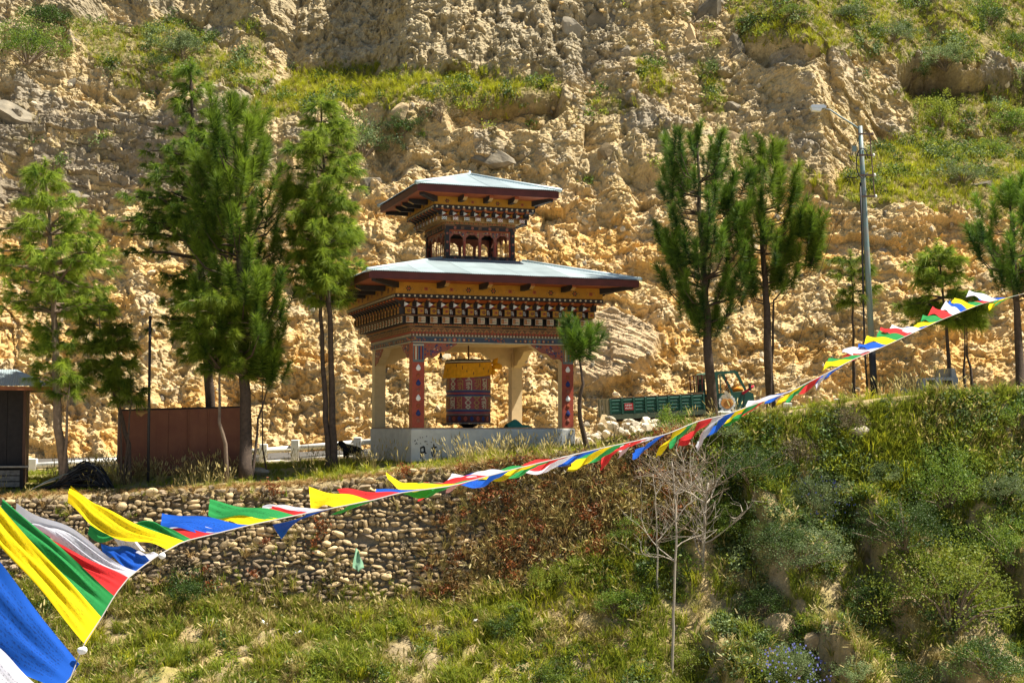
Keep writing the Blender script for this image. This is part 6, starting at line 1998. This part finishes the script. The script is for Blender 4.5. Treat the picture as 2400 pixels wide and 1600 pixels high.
b = MB(); a, c_ = pole_pt(312), pole_pt(465); b.tube([a + Vector((.28, -.12, 0)), c_ + Vector((.34, -.12, 0))], .022, 6); link("bracket_bar", b.mesh("bracket_bar", [M_RUST]), root)
b = MB(); a = pole_pt(385); b.tube([a + Vector((.10 + .42 * math.cos(q) * .5 - .12, -.13, .52 * math.sin(q))) for q in np.linspace(.3, 5.6, 16)], .022, 6); link("cable_loop", b.mesh("cable_loop", [M_IRON], True), root)
b = MB(); b.tube([pole_pt(430) + Vector((-.12, -.08, 0)), pole_pt(560) + Vector((-.15, -.06, 0)), pole_pt(700) + Vector((-.22, -.05, 0)), pole_pt(820) + Vector((-.26, -.05, 0)), pole_pt(930) + Vector((-.24, -.05, 0))], .034, 6); link("down_cable", b.mesh("down_cable", [M_IRON], True), root)
b = MB(); q = lp(2001, 350); b.box(q.x - .07, q.x + .07, -.12, -.02, q.z - .1, q.z + .1); o = link("switch_box", b.mesh("switch_box", [M_STEEL]), root)
b = MB(); b.tube([lp(1994, 365), lp(2002, 352), lp(2014, 318)], .01, 5); b.tube([lp(1985, 415), lp(1996, 417), lp(2008, 416), lp(2018, 408)], .02, 5); link("wires", b.mesh("wires", [M_IRON]), root)["kind"] = "stuff"
b = MB(); b.tube([lp(1998, 400), lp(1972, 480), lp(1940, 580), lp(1905, 690), lp(1872, 800), lp(1848, 900)], .008, 5); link("stay_wire", b.mesh("stay_wire", [M_IRON]), root)

# ---------------------------------------------------------------- the truck
TY_ = 60.0
ga, gb = at(1430, 1016, TY_), at(1760, 1000, TY_ + 1.0)
trk = thing("flatbed_truck", "green open truck with a ribbed cargo bed driving up the road to the right", "truck", (ga.x - .25, TY_ - .6, ga.z - .05), (0, -R(3.2), R(8.5)))
trk.scale = (1.04, 1.04, 1.04)
S_ = 58.0                                        # photograph pixels per metre at the truck
M_TG = mat("dark_green_truck_paint", (0.012, 0.075, 0.045), .4, .25, 2.5, spec=.5)
M_TG2 = mat("green_bed_paint", (0.016, 0.085, 0.055), .5, .25, 3.0)
M_CHAS = mat("dusty_chassis", (0.10, 0.075, 0.055), .9, .3)
M_TYRE = mat("dusty_tyre", (0.06, 0.05, 0.042), .9, .3)
M_GLASS = mat("cab_glass", (0.25, 0.2, 0.12), .1, .05)
def tp(b, name, mats, smooth=False, parent=None): return link(name, b.mesh(name, mats, smooth), parent or trk)
W2 = 2.0; BL0, BL1 = 0.28, 4.15; zf, zt2 = .80, 1.44
for side, y in (("near", 0.0), ("far", W2)):
    b = MB(); b.box(BL0, BL1, y - .02, y + .02, zf, zt2); tp(b, "bed_side", [M_TG2])
b = MB(); b.box(BL0, BL1, 0.03, W2 - .03, zf - .06, zf); tp(b, "bed_floor", [M_CHAS])
b = MB(); b.box(BL1, BL1 + .04, 0, W2, zf, zt2 + .1); tp(b, "bed_front", [M_TG2])
n_p = 8
for i in range(n_p + 1):
    x = BL0 + (BL1 - BL0) * i / n_p
    b = MB(); b.bbox(x - .035, x + .035, -.075, -.02, zf, zt2, .008); tp(b, "bed_post", [M_TG])
for i in range(n_p):
    xa = BL0 + (BL1 - BL0) * i / n_p + .05; xb_ = BL0 + (BL1 - BL0) * (i + 1) / n_p - .05
    for j in range(4):
        z = zf + .09 + j * .135
        b = MB(); b.bbox(xa, xb_, -.055, -.02, z, z + .085, .014); tp(b, "bed_slat", [M_TG2])
b = MB(); b.box(BL0 - .02, BL1 + .02, -.05, .03, zt2, zt2 + .035); tp(b, "bed_rim", [mat("rusty_rim", (0.20, 0.11, 0.06), .8, .3)])
b = MB(); b.box(BL0 - .02, BL1 + .06, -.07, -.02, zf - .20, zf - .002); tp(b, "side_rail", [mat("faded_green_rail", (0.085, 0.105, 0.06), .7, .3)])
b = MB(); b.box(BL0 - .05, BL0 - .02, .02, W2 - .02, zf - .1, zt2 + .02)
for y in (.05, .65, 1.3, 1.93): b.box(BL0 - .09, BL0 - .05, y - .04, y + .04, zf - .1, zt2)
tp(b, "tailgate", [mat("sun_bleached_tailgate", (0.36, 0.33, 0.20), .85, .25)])["kind"] = "stuff"
def plate_digits():
    b = MB(); x = 0
    for d in "1116":
        if d == '1': b.box(.0 + x, .0 + x + .03, 0, .012, 0, .18)
        else:
            for q in ((0, .03, 0, .18), (.03, .08, 0, .03), (.08, .11, 0, .1), (.03, .08, .075, .105), (.03, .09, .15, .18)): b.box(x + q[0], x + q[1], 0, .012, q[2], q[3])
        x += .12 if d != '1' else .10
    return b
b = plate_digits(); o = tp(b, "tailgate_number", [PAINT['white']]); o.rotation_euler = (0, 0, -math.pi / 2); o.location = (BL0 - .065, 1.55, zf + .2); o["kind"] = "stuff"
b = MB(); b.box(BL0 - .02, BL0 + .12, -.06, .3, zf - .42, zf - .22); tp(b, "tail_lamp", [mat("red_lamp", (.35, .03, .02), .4)])
# red notice with two lines of white lettering on the second panel
xa = BL0 + (BL1 - BL0) * 1 / n_p + .08
b = MB(); b.box(xa, xa + .36, -.075, -.056, zf + .14, zf + .42); sg = tp(b, "red_notice", [mat("red_sign", (.40, .025, .025), .6)])
b = MB(); rr = random.Random(2)
for row_ in range(2):
    x = xa + .03
    while x < xa + .31:
        w = rr.choice([.012, .02, .026]); z = zf + .30 - row_ * .12
        b.box(x, x + .008, -.079, -.075, z, z + .07)
        if w > .013: b.box(x, x + w, -.079, -.075, z + rr.choice([0, .03, .06]), z + rr.choice([0, .03, .06]) + .075 - .06)
        x += w + .014
tp(b, "notice_lettering", [PAINT['white']], parent=sg)["kind"] = "stuff"
# chassis, wheels
b = MB(); b.box(BL0 + .1, 6.3, .45, .6, .5, .70); b.box(BL0 + .1, 6.3, 1.4, 1.55, .5, .70); tp(b, "chassis", [M_CHAS])["kind"] = "stuff"
b = MB(); b.box(BL0 + .05, BL1 - .1, .1, 1.9, .62, .73); tp(b, "under_frame", [M_CHAS])
b = MB(); b.box(1.1, 1.14, -.02, .35, .25, .75); tp(b, "mud_flap", [M_IRON])
for (x0_, x1_) in ((1.30, 1.75), (2.85, 2.6)):
    b = MB(); b.tube([(x0_, .0, .3), (x1_, -.02, .74)], .018, 6); tp(b, "side_stay", [PAINT['tan']])
def wheel_at(x, y):
    root_w = MB(); root_w.lathe([(.20, -.11), (.36, -.10), (.40, -.06), (.40, .06), (.36, .10), (.20, .11)], 26)
    o = tp(root_w, "wheel", [M_TYRE], True); o.location = (x, y, .40); o.rotation_euler = (math.pi / 2, 0, 0)
    b = MB(); b.lathe([(0, .09), (.07, .085), (.1, .03), (.17, .045), (.21, .10), (.20, -.09), (0, -.09)], 20); link("rim", b.mesh("rim", [M_CHAS], True), o)
for (x, y) in ((2.05, .10), (2.05, 1.9), (5.15, .12), (5.15, 1.86)): wheel_at(x, y)
# cab: side profile with a window opening
cx0 = 4.42
prof = [(cx0, .62), (cx0, 2.22), (cx0 + .12, 2.30), (cx0 + 1.12, 2.30), (cx0 + 1.24, 2.26), (cx0 + 1.62, 1.50), (cx0 + 1.84, 1.34), (cx0 + 1.90, .62)]
def cab_side(y, sgn):
    b = MB()
    # below the belt, and round the window
    for poly in ([(cx0, .62), (cx0 + 1.90, .62), (cx0 + 1.86, 1.32), (cx0 + 1.62, 1.42), (cx0, 1.42)],
                 [(cx0, 1.42), (cx0 + .40, 1.42), (cx0 + .40, 2.14), (cx0 + .46, 2.20), (cx0, 2.22)],
                 [(cx0, 2.22), (cx0 + .46, 2.20), (cx0 + 1.10, 2.20), (cx0 + 1.24, 2.26), (cx0 + 1.12, 2.30), (cx0 + .12, 2.30)],
                 [(cx0 + 1.10, 2.20), (cx0 + 1.16, 2.14), (cx0 + 1.52, 1.42), (cx0 + 1.62, 1.42), (cx0 + 1.24, 2.26)]):
        b.prism(poly, .05, 'y', 0, y)
    return b
tp(cab_side(0.02, 1), "cab_side", [M_TG]); tp(cab_side(1.93, -1), "cab_side", [M_TG])
b = MB(); b.box(cx0, cx0 + .04, .075, 1.925, .62, 1.30); b.box(cx0, cx0 + .04, .075, .40, 1.30, 2.22); b.box(cx0, cx0 + .04, 1.6, 1.925, 1.30, 2.22); b.box(cx0, cx0 + .04, .4, 1.6, 2.05, 2.22); tp(b, "cab_back", [M_TG])
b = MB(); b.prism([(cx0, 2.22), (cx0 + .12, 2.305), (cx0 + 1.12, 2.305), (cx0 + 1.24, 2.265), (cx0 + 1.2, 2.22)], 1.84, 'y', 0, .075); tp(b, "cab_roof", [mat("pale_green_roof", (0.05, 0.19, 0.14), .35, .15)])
b = MB(); b.prism([(cx0 + 1.84, .62), (cx0 + 1.90, .62), (cx0 + 1.86, 1.33), (cx0 + 1.62, 1.46), (cx0 + 1.58, 1.43), (cx0 + 1.80, 1.30)], 1.85, 'y', 0, .075); tp(b, "cab_front", [M_TG])
b = MB(); b.box(cx0 + 1.90, cx0 + 1.98, .1, 1.9, .55, .78); tp(b, "bumper", [PAINT['cream']])
for y in (.22, 1.62):
    b = MB(); b.box(cx0 + 1.885, cx0 + 1.94, y, y + .22, .86, 1.06); tp(b, "headlight", [mat("amber_lamp", (.75, .32, .03), .3)])
b = MB()
b.prism([(cx0 + .46, 1.43), (cx0 + .5, 1.43), (cx0 + .5, 2.18), (cx0 + .46, 2.16)], .04, 'y', 0, .0); tp(b, "window_bar", [M_TG])
b = MB(); b.prism([(cx0 + .02, .68), (cx0 + .015, 1.38), (cx0 + .03, 1.38), (cx0 + .03, .68)], .01, 'y', 0, .005); b.prism([(cx0 + .36, .66), (cx0 + .375, .66), (cx0 + .375, 1.40), (cx0 + .36, 1.40)], .01, 'y', 0, .008); b.prism([(cx0 + 1.36, .66), (cx0 + 1.375, .66), (cx0 + 1.50, 1.40), (cx0 + 1.485, 1.40)], .01, 'y', 0, .008); tp(b, "door_gap", [M_IRON])["kind"] = "stuff"
# painted panel on the door: an orange bowl shape ringed by white cloud curls
b = MB()
def tdisc(x, z, r, m, t=.0): disc(b, x, .018 - t, z, r, m, 14, .008)
dx0, dz0 = cx0 + .72, 1.02
for i in range(14):
    a = i * 2 * math.pi / 14
    tdisc(dx0 + .29 * math.cos(a), dz0 + .27 * math.sin(a), .08, 0)
tdisc(dx0, dz0, .27, 2, .002)
for (x, z, r) in ((dx0 - .10, dz0 + .0, .17), (dx0 + .10, dz0 - .01, .17), (dx0, dz0 - .08, .17)): tdisc(x, z, r, 1, .012)
for (x, z, r) in ((dx0 - .14, dz0 + .25, .09), (dx0 + .1, dz0 + .3, .09), (dx0 - .02, dz0 + .40, .08)): tdisc(x, z, r, 2, .006)
for (x, z, r) in ((dx0 - .25, dz0 - .36, .09), (dx0 + .05, dz0 - .38, .08), (dx0 + .28, dz0 - .34, .09)): tdisc(x, z, r, 0, .006)
tp(b, "painted_emblem", [PAINT['white'], mat("orange_emblem_paint", (.62, .26, .06), .6), PAINT['cream']])["kind"] = "stuff"
# cab guard behind, seat, garland, ribbon, mirror
b = MB()
for y in (.1, .7, 1.3, 1.88): b.tube([(cx0 - .25, y, .9), (cx0 - .25, y, 2.2)], .03, 6)
for z in (1.5, 1.85, 2.2): b.tube([(cx0 - .25, .1, z), (cx0 - .25, 1.88, z)], .025, 6)
tp(b, "cab_guard", [PAINT['maroon']])["kind"] = "stuff"
b = MB(); b.bbox(cx0 + .35, cx0 + .85, .25, 1.8, .9, 1.30, .04); b.bbox(cx0 + .32, cx0 + .46, .25, .8, 1.3, 1.85, .04); tp(b, "seat", [mat("dark_seat", (.05, .03, .03), .8)])["kind"] = "stuff"
b = MB(); b.lathe([(.15, -.015), (.17, 0), (.15, .015), (.13, 0), (.15, -.015)], 20); o = tp(b, "steering_wheel", [M_IRON]); o.location = (cx0 + 1.18, 1.35, 1.55); o.rotation_euler = (0, R(-60), 0)
b = MB()
for i in range(12):
    q = i / 11; b.lathe([(0, .03), (.035, 0), (0, -.03)], 6, 0, cx0 + .88 + .03 * math.sin(i), .5)
    for r_ in range(-18, 0): x_, y_, z_ = b.v[r_]; b.v[r_] = (x_, y_, z_ + 2.05 - q * .42)
tp(b, "garland", [mat("red_garland", (.5, .03, .03), .8)])["kind"] = "stuff"
b = MB(); b.tube([(cx0 + 1.10, .35, 1.50), (cx0 + 1.30, .3, 1.56), (cx0 + 1.5, .25, 1.52)], [.07, .1, .05], 8); tp(b, "orange_cloth", [mat("orange_cloth", (.75, .25, .02), .85)], True)
b = MB(); b.tube([(cx0 + 1.38, .0, 1.36), (cx0 + 1.55, -.12, 1.46), (cx0 + 1.75, -.2, 1.60), (cx0 + 1.82, -.2, 1.66)], [.06, .05, .055, .02], 8); tp(b, "pink_ribbon", [mat("pink_cloth", (.70, .04, .07), .85)], True)
b = MB(); b.bbox(cx0 + 1.62, cx0 + 1.68, -.28, -.10, 1.45, 1.75, .01); tp(b, "side_mirror", [M_IRON])
b = MB(); b.box(cx0 + .1, cx0 + 1.8, -.02, .06, .52, .61); tp(b, "step_board", [M_CHAS])

# ---------------------------------------------------------------- prayer flags
FC = {
    'yellow': (0.80, 0.60, 0.01), 'green': (0.03, 0.27, 0.07), 'red': (0.62, 0.035, 0.035), 'white': (0.60, 0.60, 0.65), 'blue': (0.015, 0.10, 0.50)}
def flag_mat(name, c):
    """thin cloth with lines of small black print (flat print) and light coming through"""
    m, nt, b = new_mat(name)
    N, L = nt.nodes, nt.links
    uv = N.new("ShaderNodeUVMap"); uv.uv_map = "UVMap"
    sep = N.new("ShaderNodeSeparateXYZ"); L.new(uv.outputs[0], sep.inputs[0])
    def math_(op, a, bb=None, c_=None):
        q = N.new("ShaderNodeMath"); q.operation = op
        for i, x in enumerate((a, bb, c_)):
            if x is None: continue
            if isinstance(x, (int, float)): q.inputs[i].default_value = x
            else: L.new(x, q.inputs[i])
        return q.outputs[0]
    U, V = sep.outputs[0], sep.outputs[1]
    lines = math_('GREATER_THAN', math_('FRACT', math_('MULTIPLY', V, 17.0)), 0.45)
    mp = N.new("ShaderNodeMapping"); mp.inputs["Scale"].default_value = (34, 17, 1); L.new(uv.outputs[0], mp.inputs[0])
    wn_ = N.new("ShaderNodeTexNoise"); wn_.inputs["Scale"].default_value = 1.3; wn_.inputs["Detail"].default_value = 3.0; wn_.inputs["Roughness"].default_value = .8; L.new(mp.outputs[0], wn_.inputs["Vector"])
    ink = math_('MULTIPLY', lines, math_('GREATER_THAN', wn_.outputs["Fac"], 0.53))
    box = math_('MULTIPLY', math_('MULTIPLY', math_('GREATER_THAN', U, 0.10), math_('LESS_THAN', U, 0.90)), math_('MULTIPLY', math_('GREATER_THAN', V, 0.14), math_('LESS_THAN', V, 0.86)))
    ink = math_('MULTIPLY', math_('MULTIPLY', ink, box), 0.55)
    nz = N.new("ShaderNodeTexNoise"); nz.inputs["Scale"].default_value = 3.0; L.new(uv.outputs[0], nz.inputs["Vector"])
    mx = N.new("ShaderNodeMix"); mx.data_type = 'RGBA'
    mx.inputs[6].default_value = (c[0] * .88, c[1] * .88, c[2] * .88, 1); mx.inputs[7].default_value = (min(1, c[0] * 1.08), min(1, c[1] * 1.08), min(1, c[2] * 1.08), 1)
    L.new(nz.outputs["Fac"], mx.inputs[0])
    m2 = N.new("ShaderNodeMix"); m2.data_type = 'RGBA'; m2.inputs[7].default_value = (c[0] * .16 + .01, c[1] * .16 + .01, c[2] * .16 + .01, 1)
    L.new(ink, m2.inputs[0]); L.new(mx.outputs[2], m2.inputs[6])
    L.new(m2.outputs[2], b.inputs["Base Color"]); b.inputs["Roughness"].default_value = .8; b.inputs["Specular IOR Level"].default_value = .1
    tr = N.new("ShaderNodeBsdfTranslucent"); L.new(m2.outputs[2], tr.inputs["Color"])
    ms = N.new("ShaderNodeMixShader"); ms.inputs[0].default_value = .42
    L.new(b.outputs[0], ms.inputs[1]); L.new(tr.outputs[0], ms.inputs[2]); L.new(ms.outputs[0], N["Material Output"].inputs["Surface"])
    return m
FM = {k: flag_mat(k + "_flag_cloth", c) for k, c in FC.items()}
CORD = [(40, 1700), (110, 1640), (165, 1590), (195, 1510), (237, 1448), (270, 1392), (300, 1354), (330, 1330), (368, 1302), (430, 1268), (505, 1250), (590, 1229), (690, 1208), (790, 1188), (880, 1170), (935, 1155), (1060, 1138), (1200, 1100), (1400, 1052), (1560, 1018), (1640, 985), (1700, 972), (1850, 918), (1950, 868), (2000, 842), (2080, 808), (2200, 752), (2300, 712), (2392, 690), (2570, 640)]
def cord_depth(px): return 1.0 / (0.285 + (0.0385 - 0.285) * (px - 100) / 2290.0)
def cord_pt(px): return at(px, float(np.interp(px, *zip(*CORD))), cord_depth(px))
c0 = cord_pt(2392)
flags = thing("prayer_flag_string", "long string of red, green, yellow, blue and white prayer flags blown sideways across the view", "prayer flags", c0)
b = MB()
xs = np.concatenate([np.linspace(40, 400, 30), np.linspace(420, 2566, 100)])
b.tube([cord_pt(x) - c0 for x in xs], [.0012 + .0025 * i / len(xs) for i in range(len(xs))], 6); link("cord", b.mesh("cord", [mat("grey_cord", (.35, .32, .28), .9)]), flags)
frng = np.random.default_rng(3)
def flag(colour, h0, h1, t0, t1, dz=.03, wave=.05, curl=0.0):
    """h0, h1: ends of the hem on the cord; t0, t1: free corners (photograph pixels); dz: how far the free end swings away from the viewer"""
    d0 = cord_depth(h0[0]); d1 = cord_depth(h1[0])
    H0, H1 = at(h0[0], h0[1], d0), at(h1[0], h1[1], d1)
    T0, T1 = at(t0[0], t0[1], d0 * (1 + dz)), at(t1[0], t1[1], d1 * (1 + dz))
    n, m = 26, 17
    L_ = (T0 - H0).length + 1e-6
    nrm = (H1 - H0).cross(T0 - H0)
    nrm = nrm.normalized() if nrm.length > 1e-9 else Vector((0, -1, 0))
    upv = Vector((0, 0, 1))
    ph = frng.random() * 6.28; V = []; uvs = []
    for i in range(n):
        u = i / (n - 1)
        for j in range(m):
            v = j / (m - 1)
            p = H0.lerp(H1, v).lerp(T0.lerp(T1, v), u)
            a = wave * L_ * u ** .8
            p = p + nrm * a * math.sin(u * 7.5 + ph + v * 2.2) + nrm * .4 * a * math.sin(v * 6.3 + ph * 2 + u * 3) + nrm * L_ * (.012 * math.sin(v * 15 + ph + 3 * u) + .007 * math.sin(v * 27 + ph * 3 - 4 * u)) * min(1, 3 * u) + upv * a * .45 * math.sin(u * 6.0 + ph + .8) + upv * (curl * L_ * max(0, u - .78) * 4)
            V.append(p - c0); uvs.append((u, v))
    idx = np.arange(n * m).reshape(n, m)
    f = np.stack([idx[:-1, :-1], idx[:-1, 1:], idx[1:, 1:], idx[1:, :-1]], -1).reshape(-1, 4)
    me = np_mesh("flag", np.array([tuple(p) for p in V]), f, [FM[colour]], True)
    ul = me.uv_layers.new(name="UVMap"); uva = np.array(uvs, dtype=np.float32)
    ul.data.foreach_set("uv", uva[f.ravel()].ravel())
    o = link("flag", me, flags); o["label"] = colour + " prayer flag"
    return o
NEAR = [
    ('white', (40, 1700), (118, 1635), (-140, 1560), (-30, 1490), .03, .04, 0),
    ('blue', (140, 1618), (186, 1555), (-110, 1500), (-70, 1225), .02, .03, 0),
    ('yellow', (200, 1510), (239, 1447), (-40, 1225), (-20, 1165), .03, .025, 0),
    ('green', (239, 1447), (268, 1396), (-20, 1230), (10, 1170), .05, .03, 0),
    ('red', (268, 1396), (302, 1353), (60, 1270), (70, 1240), .06, .03, 0),
    ('white', (302, 1353), (322, 1338), (20, 1240), (40, 1185), .08, .06, 0),
    ('blue', (322, 1338), (368, 1302), (232, 1300), (240, 1278), .08, .05, 0),
    ('yellow', (396, 1290), (432, 1268), (158, 1212), (164, 1158), .05, .04, .10),
    ('green', (432, 1268), (452, 1264), (205, 1232), (235, 1205), .12, .05, 0),
    ('white', (350, 1312), (372, 1300), (265, 1280), (300, 1262), .10, .08, 0),
    ('red', (446, 1265), (512, 1249), (378, 1262), (376, 1236), .05, .03, 0),
    ('white', (512, 1249), (548, 1240), (378, 1246), (380, 1226), .06, .03, 0),
    ('blue', (520, 1247), (592, 1229), (372, 1240), (380, 1205), .03, .04, 0),
    ('yellow', (592, 1229), (652, 1214), (500, 1222), (500, 1196), .05, .03, 0),
    ('green', (640, 1217), (692, 1207), (488, 1202), (492, 1170), .03, .04, 0),
    ('red', (692, 1207), (722, 1201), (632, 1196), (640, 1190), .05, .02, 0),
    ('white', (722, 1201), (770, 1192), (612, 1192), (630, 1184), .06, .02, 0),
    ('blue', (718, 1203), (796, 1187), (656, 1258), (640, 1228), -.01, .05, 0),
    ('yellow', (800, 1187), (868, 1172), (728, 1184), (724, 1140), .03, .05, 0),
    ('green', (820, 1183), (900, 1164), (775, 1208), (800, 1200), -.01, .03, 0),
    ('red', (868, 1172), (940, 1154), (800, 1168), (790, 1146), .05, .03, 0),
    ('blue', (925, 1157), (1010, 1146), (880, 1155), (882, 1148), .04, .02, 0),
    ('yellow', (1010, 1146), (1080, 1132), (910, 1150), (904, 1130), .03, .03, .2),
]
for a in NEAR: flag(*a)
seq = ['green', 'red', 'white', 'blue', 'yellow']
px = 1062.0; k = 0
while px < 2380:
    step = float(np.interp(px, [1060, 1300, 1600, 1900, 2100, 2392], [42, 38, 30, 24, 19, 17]))
    dx = float(np.interp(px, [1060, 1200, 1400, 1530, 1580, 1660, 1800, 1930, 2000, 2080, 2160, 2230, 2300, 2392], [-125, -105, -95, -70, -45, -42, -55, -28, -58, -60, -52, -28, -52, -40]))
    dy = float(np.interp(px, [1060, 1200, 1400, 1530, 1580, 1660, 1800, 1930, 2000, 2080, 2160, 2230, 2300, 2392], [30, 46, 44, 44, 60, 58, 22, 32, 8, 4, -8, -24, -10, 24]))
    dx *= .8 + .4 * frng.random(); dy += frng.normal(0, 7)
    y0_ = float(np.interp(px, *zip(*CORD))); x1_ = px + step * 1.12; y1_ = float(np.interp(x1_, *zip(*CORD)))
    w = step * (.62 + .3 * frng.random())
    flag(seq[k % 5], (px, y0_), (x1_, y1_), (px + dx, y0_ + dy + 4), (px + dx + w * .6, y0_ + dy - w * .75), frng.uniform(-.01, .02), .06 + .05 * frng.random())
    px += step; k += 1
# two white ties on the cord in the foreground
for (px, py, s) in ((193, 1523, .011), (380, 1302, .009)):
    v, f = rock_shape(int(px), 4, (1.2, .7, 1), (.7, .95), 2, .08)
    o = link("cloth_tie", np_mesh("cloth_tie", v * s, f, [PAINT['white']], True), flags); o.location = at(px, py, cord_depth(px) * .995) - c0

# ---------------------------------------------------------------- dog, rag and litter
dp = at(822, 1096, 50.9)
dgz = gz(dp.x, dp.y)
dog = thing("dog", "black dog standing in the grass by the white railing, head turned left", "dog", (dp.x, dp.y, dgz), (0, 0, R(150)))
sk = bpy.data.meshes.new("dog_body")
dv = [(-.28, 0, .50), (0, 0, .50), (.24, 0, .53), (.36, 0, .66), (.46, 0, .72), (.60, 0, .68), (-.30, .08, .42), (-.36, .09, .24), (-.30, .09, .02), (-.30, -.08, .42), (-.36, -.09, .24), (-.30, -.09, .02), (.22, .08, .40), (.22, .09, .2), (.23, .09, .02), (.22, -.08, .40), (.22, -.09, .2), (.23, -.09, .02), (-.42, 0, .56), (-.55, 0, .44), (.42, .07, .80), (.42, -.07, .80)]
de = [(0, 1), (1, 2), (2, 3), (3, 4), (4, 5), (0, 6), (6, 7), (7, 8), (0, 9), (9, 10), (10, 11), (2, 12), (12, 13), (13, 14), (2, 15), (15, 16), (16, 17), (0, 18), (18, 19), (4, 20), (4, 21)]
dr = [.14, .14, .15, .10, .10, .045, .085, .045, .03, .085, .045, .03, .065, .04, .03, .065, .04, .03, .04, .025, .03, .03]
sk.from_pydata(dv, de, [])
do = link("dog_body", sk, dog)
md = do.modifiers.new("skin", 'SKIN'); do.modifiers.new("sub", 'SUBSURF').render_levels = 1
for i, r_ in enumerate(dr): sk.skin_vertices[0].data[i].radius = (r_, r_)
sk.skin_vertices[0].data[1].use_root = True
sk.materials.append(mat("black_dog_fur", (0.014, 0.010, 0.009), .8, .4, 20., .5, 60.))
for s in (-1, 1):
    b = MB(); b.prism([(-.03, 0), (.03, 0), (.01, -.11), (-.01, -.11)], .015, 'y'); o = link("ear", b.mesh("ear", [sk.materials[0]]), dog); o.location = (.44, s * .085, .80); o.rotation_euler = (s * .5, 0, 0)

p = at(838, 1312, 43.6)
NU, NV = 10, 14
u_, v_ = np.meshgrid(np.linspace(0, 1, NU), np.linspace(0, 1, NV))
wid = np.interp(v_, [0, .3, .6, .85, 1], [.10, .16, .30, .34, .05])
gx_ = (u_ - .45) * wid + .06 * v_; gz_ = -.62 * v_ + .04 * np.sin(u_ * 6); gy_ = -.10 - .05 * np.sin(u_ * 7 + v_ * 4) - .22 * v_
o = link("pale_green_rag", grid_mesh("pale_green_rag", np.stack([gx_, gy_, gz_], -1), [mat("pale_green_cloth", (0.22, 0.40, 0.24), .85, .2)])); o.location = (p.x, p.y - .12, p.z + .35)
tag(o, "pale green rag hanging on the dry stone wall", "rag")
rng = np.random.default_rng(21)
SCRAP = []
for k in range(4):
    u_, v_ = np.meshgrid(np.linspace(-1, 1, 5), np.linspace(-1, 1, 5))
    z = .35 * np.sin(u_ * 2 + k) * np.cos(v_ * 2.4 + k) + .3
    SCRAP.append(np.stack([u_ * (1 + .2 * rng.normal(0, 1, u_.shape)), v_ * .7, z + .12 * rng.normal(0, 1, u_.shape)], -1))
M_SCR = [mat("white_plastic_scrap", (.75, .73, .68), .5, .1), mat("blue_plastic_scrap", (.25, .48, .62), .5, .15)]
SM = [[grid_mesh("scrap", g, [m]) for g in SCRAP] for m in M_SCR]
for k, (px, py, blue) in enumerate([(640, 1460, 0), (665, 1480, 0), (690, 1440, 0), (610, 1445, 0), (830, 1500, 0), (1115, 1462, 0), (1265, 1395, 0), (1268, 1482, 0), (1300, 1500, 0), (700, 1490, 0), (1448, 1545, 0), (645, 1430, 0), (620, 1470, 0), (580, 1440, 0), (840, 1580, 1), (1320, 1590, 1), (1495, 1255, 1), (972, 1315, 1)]):
    q = ground_point(px, py, 36, 46); s = (5 + 5 * rng.random()) * q.y / F
    o = link("plastic_scrap", SM[blue][k % 4]); o.scale = (s, s, s); o.location = (q.x, q.y - .03, q.z + .10); o.rotation_euler = (rng.normal(0, .6) + .6, rng.normal(0, .5), rng.random() * 6)
    tag(o, "pale blue scrap of litter on the bank" if blue else "white scrap of litter lying in the grass of the lower bank", "litter", "blue litter on the bank" if blue else "white litter on the bank")
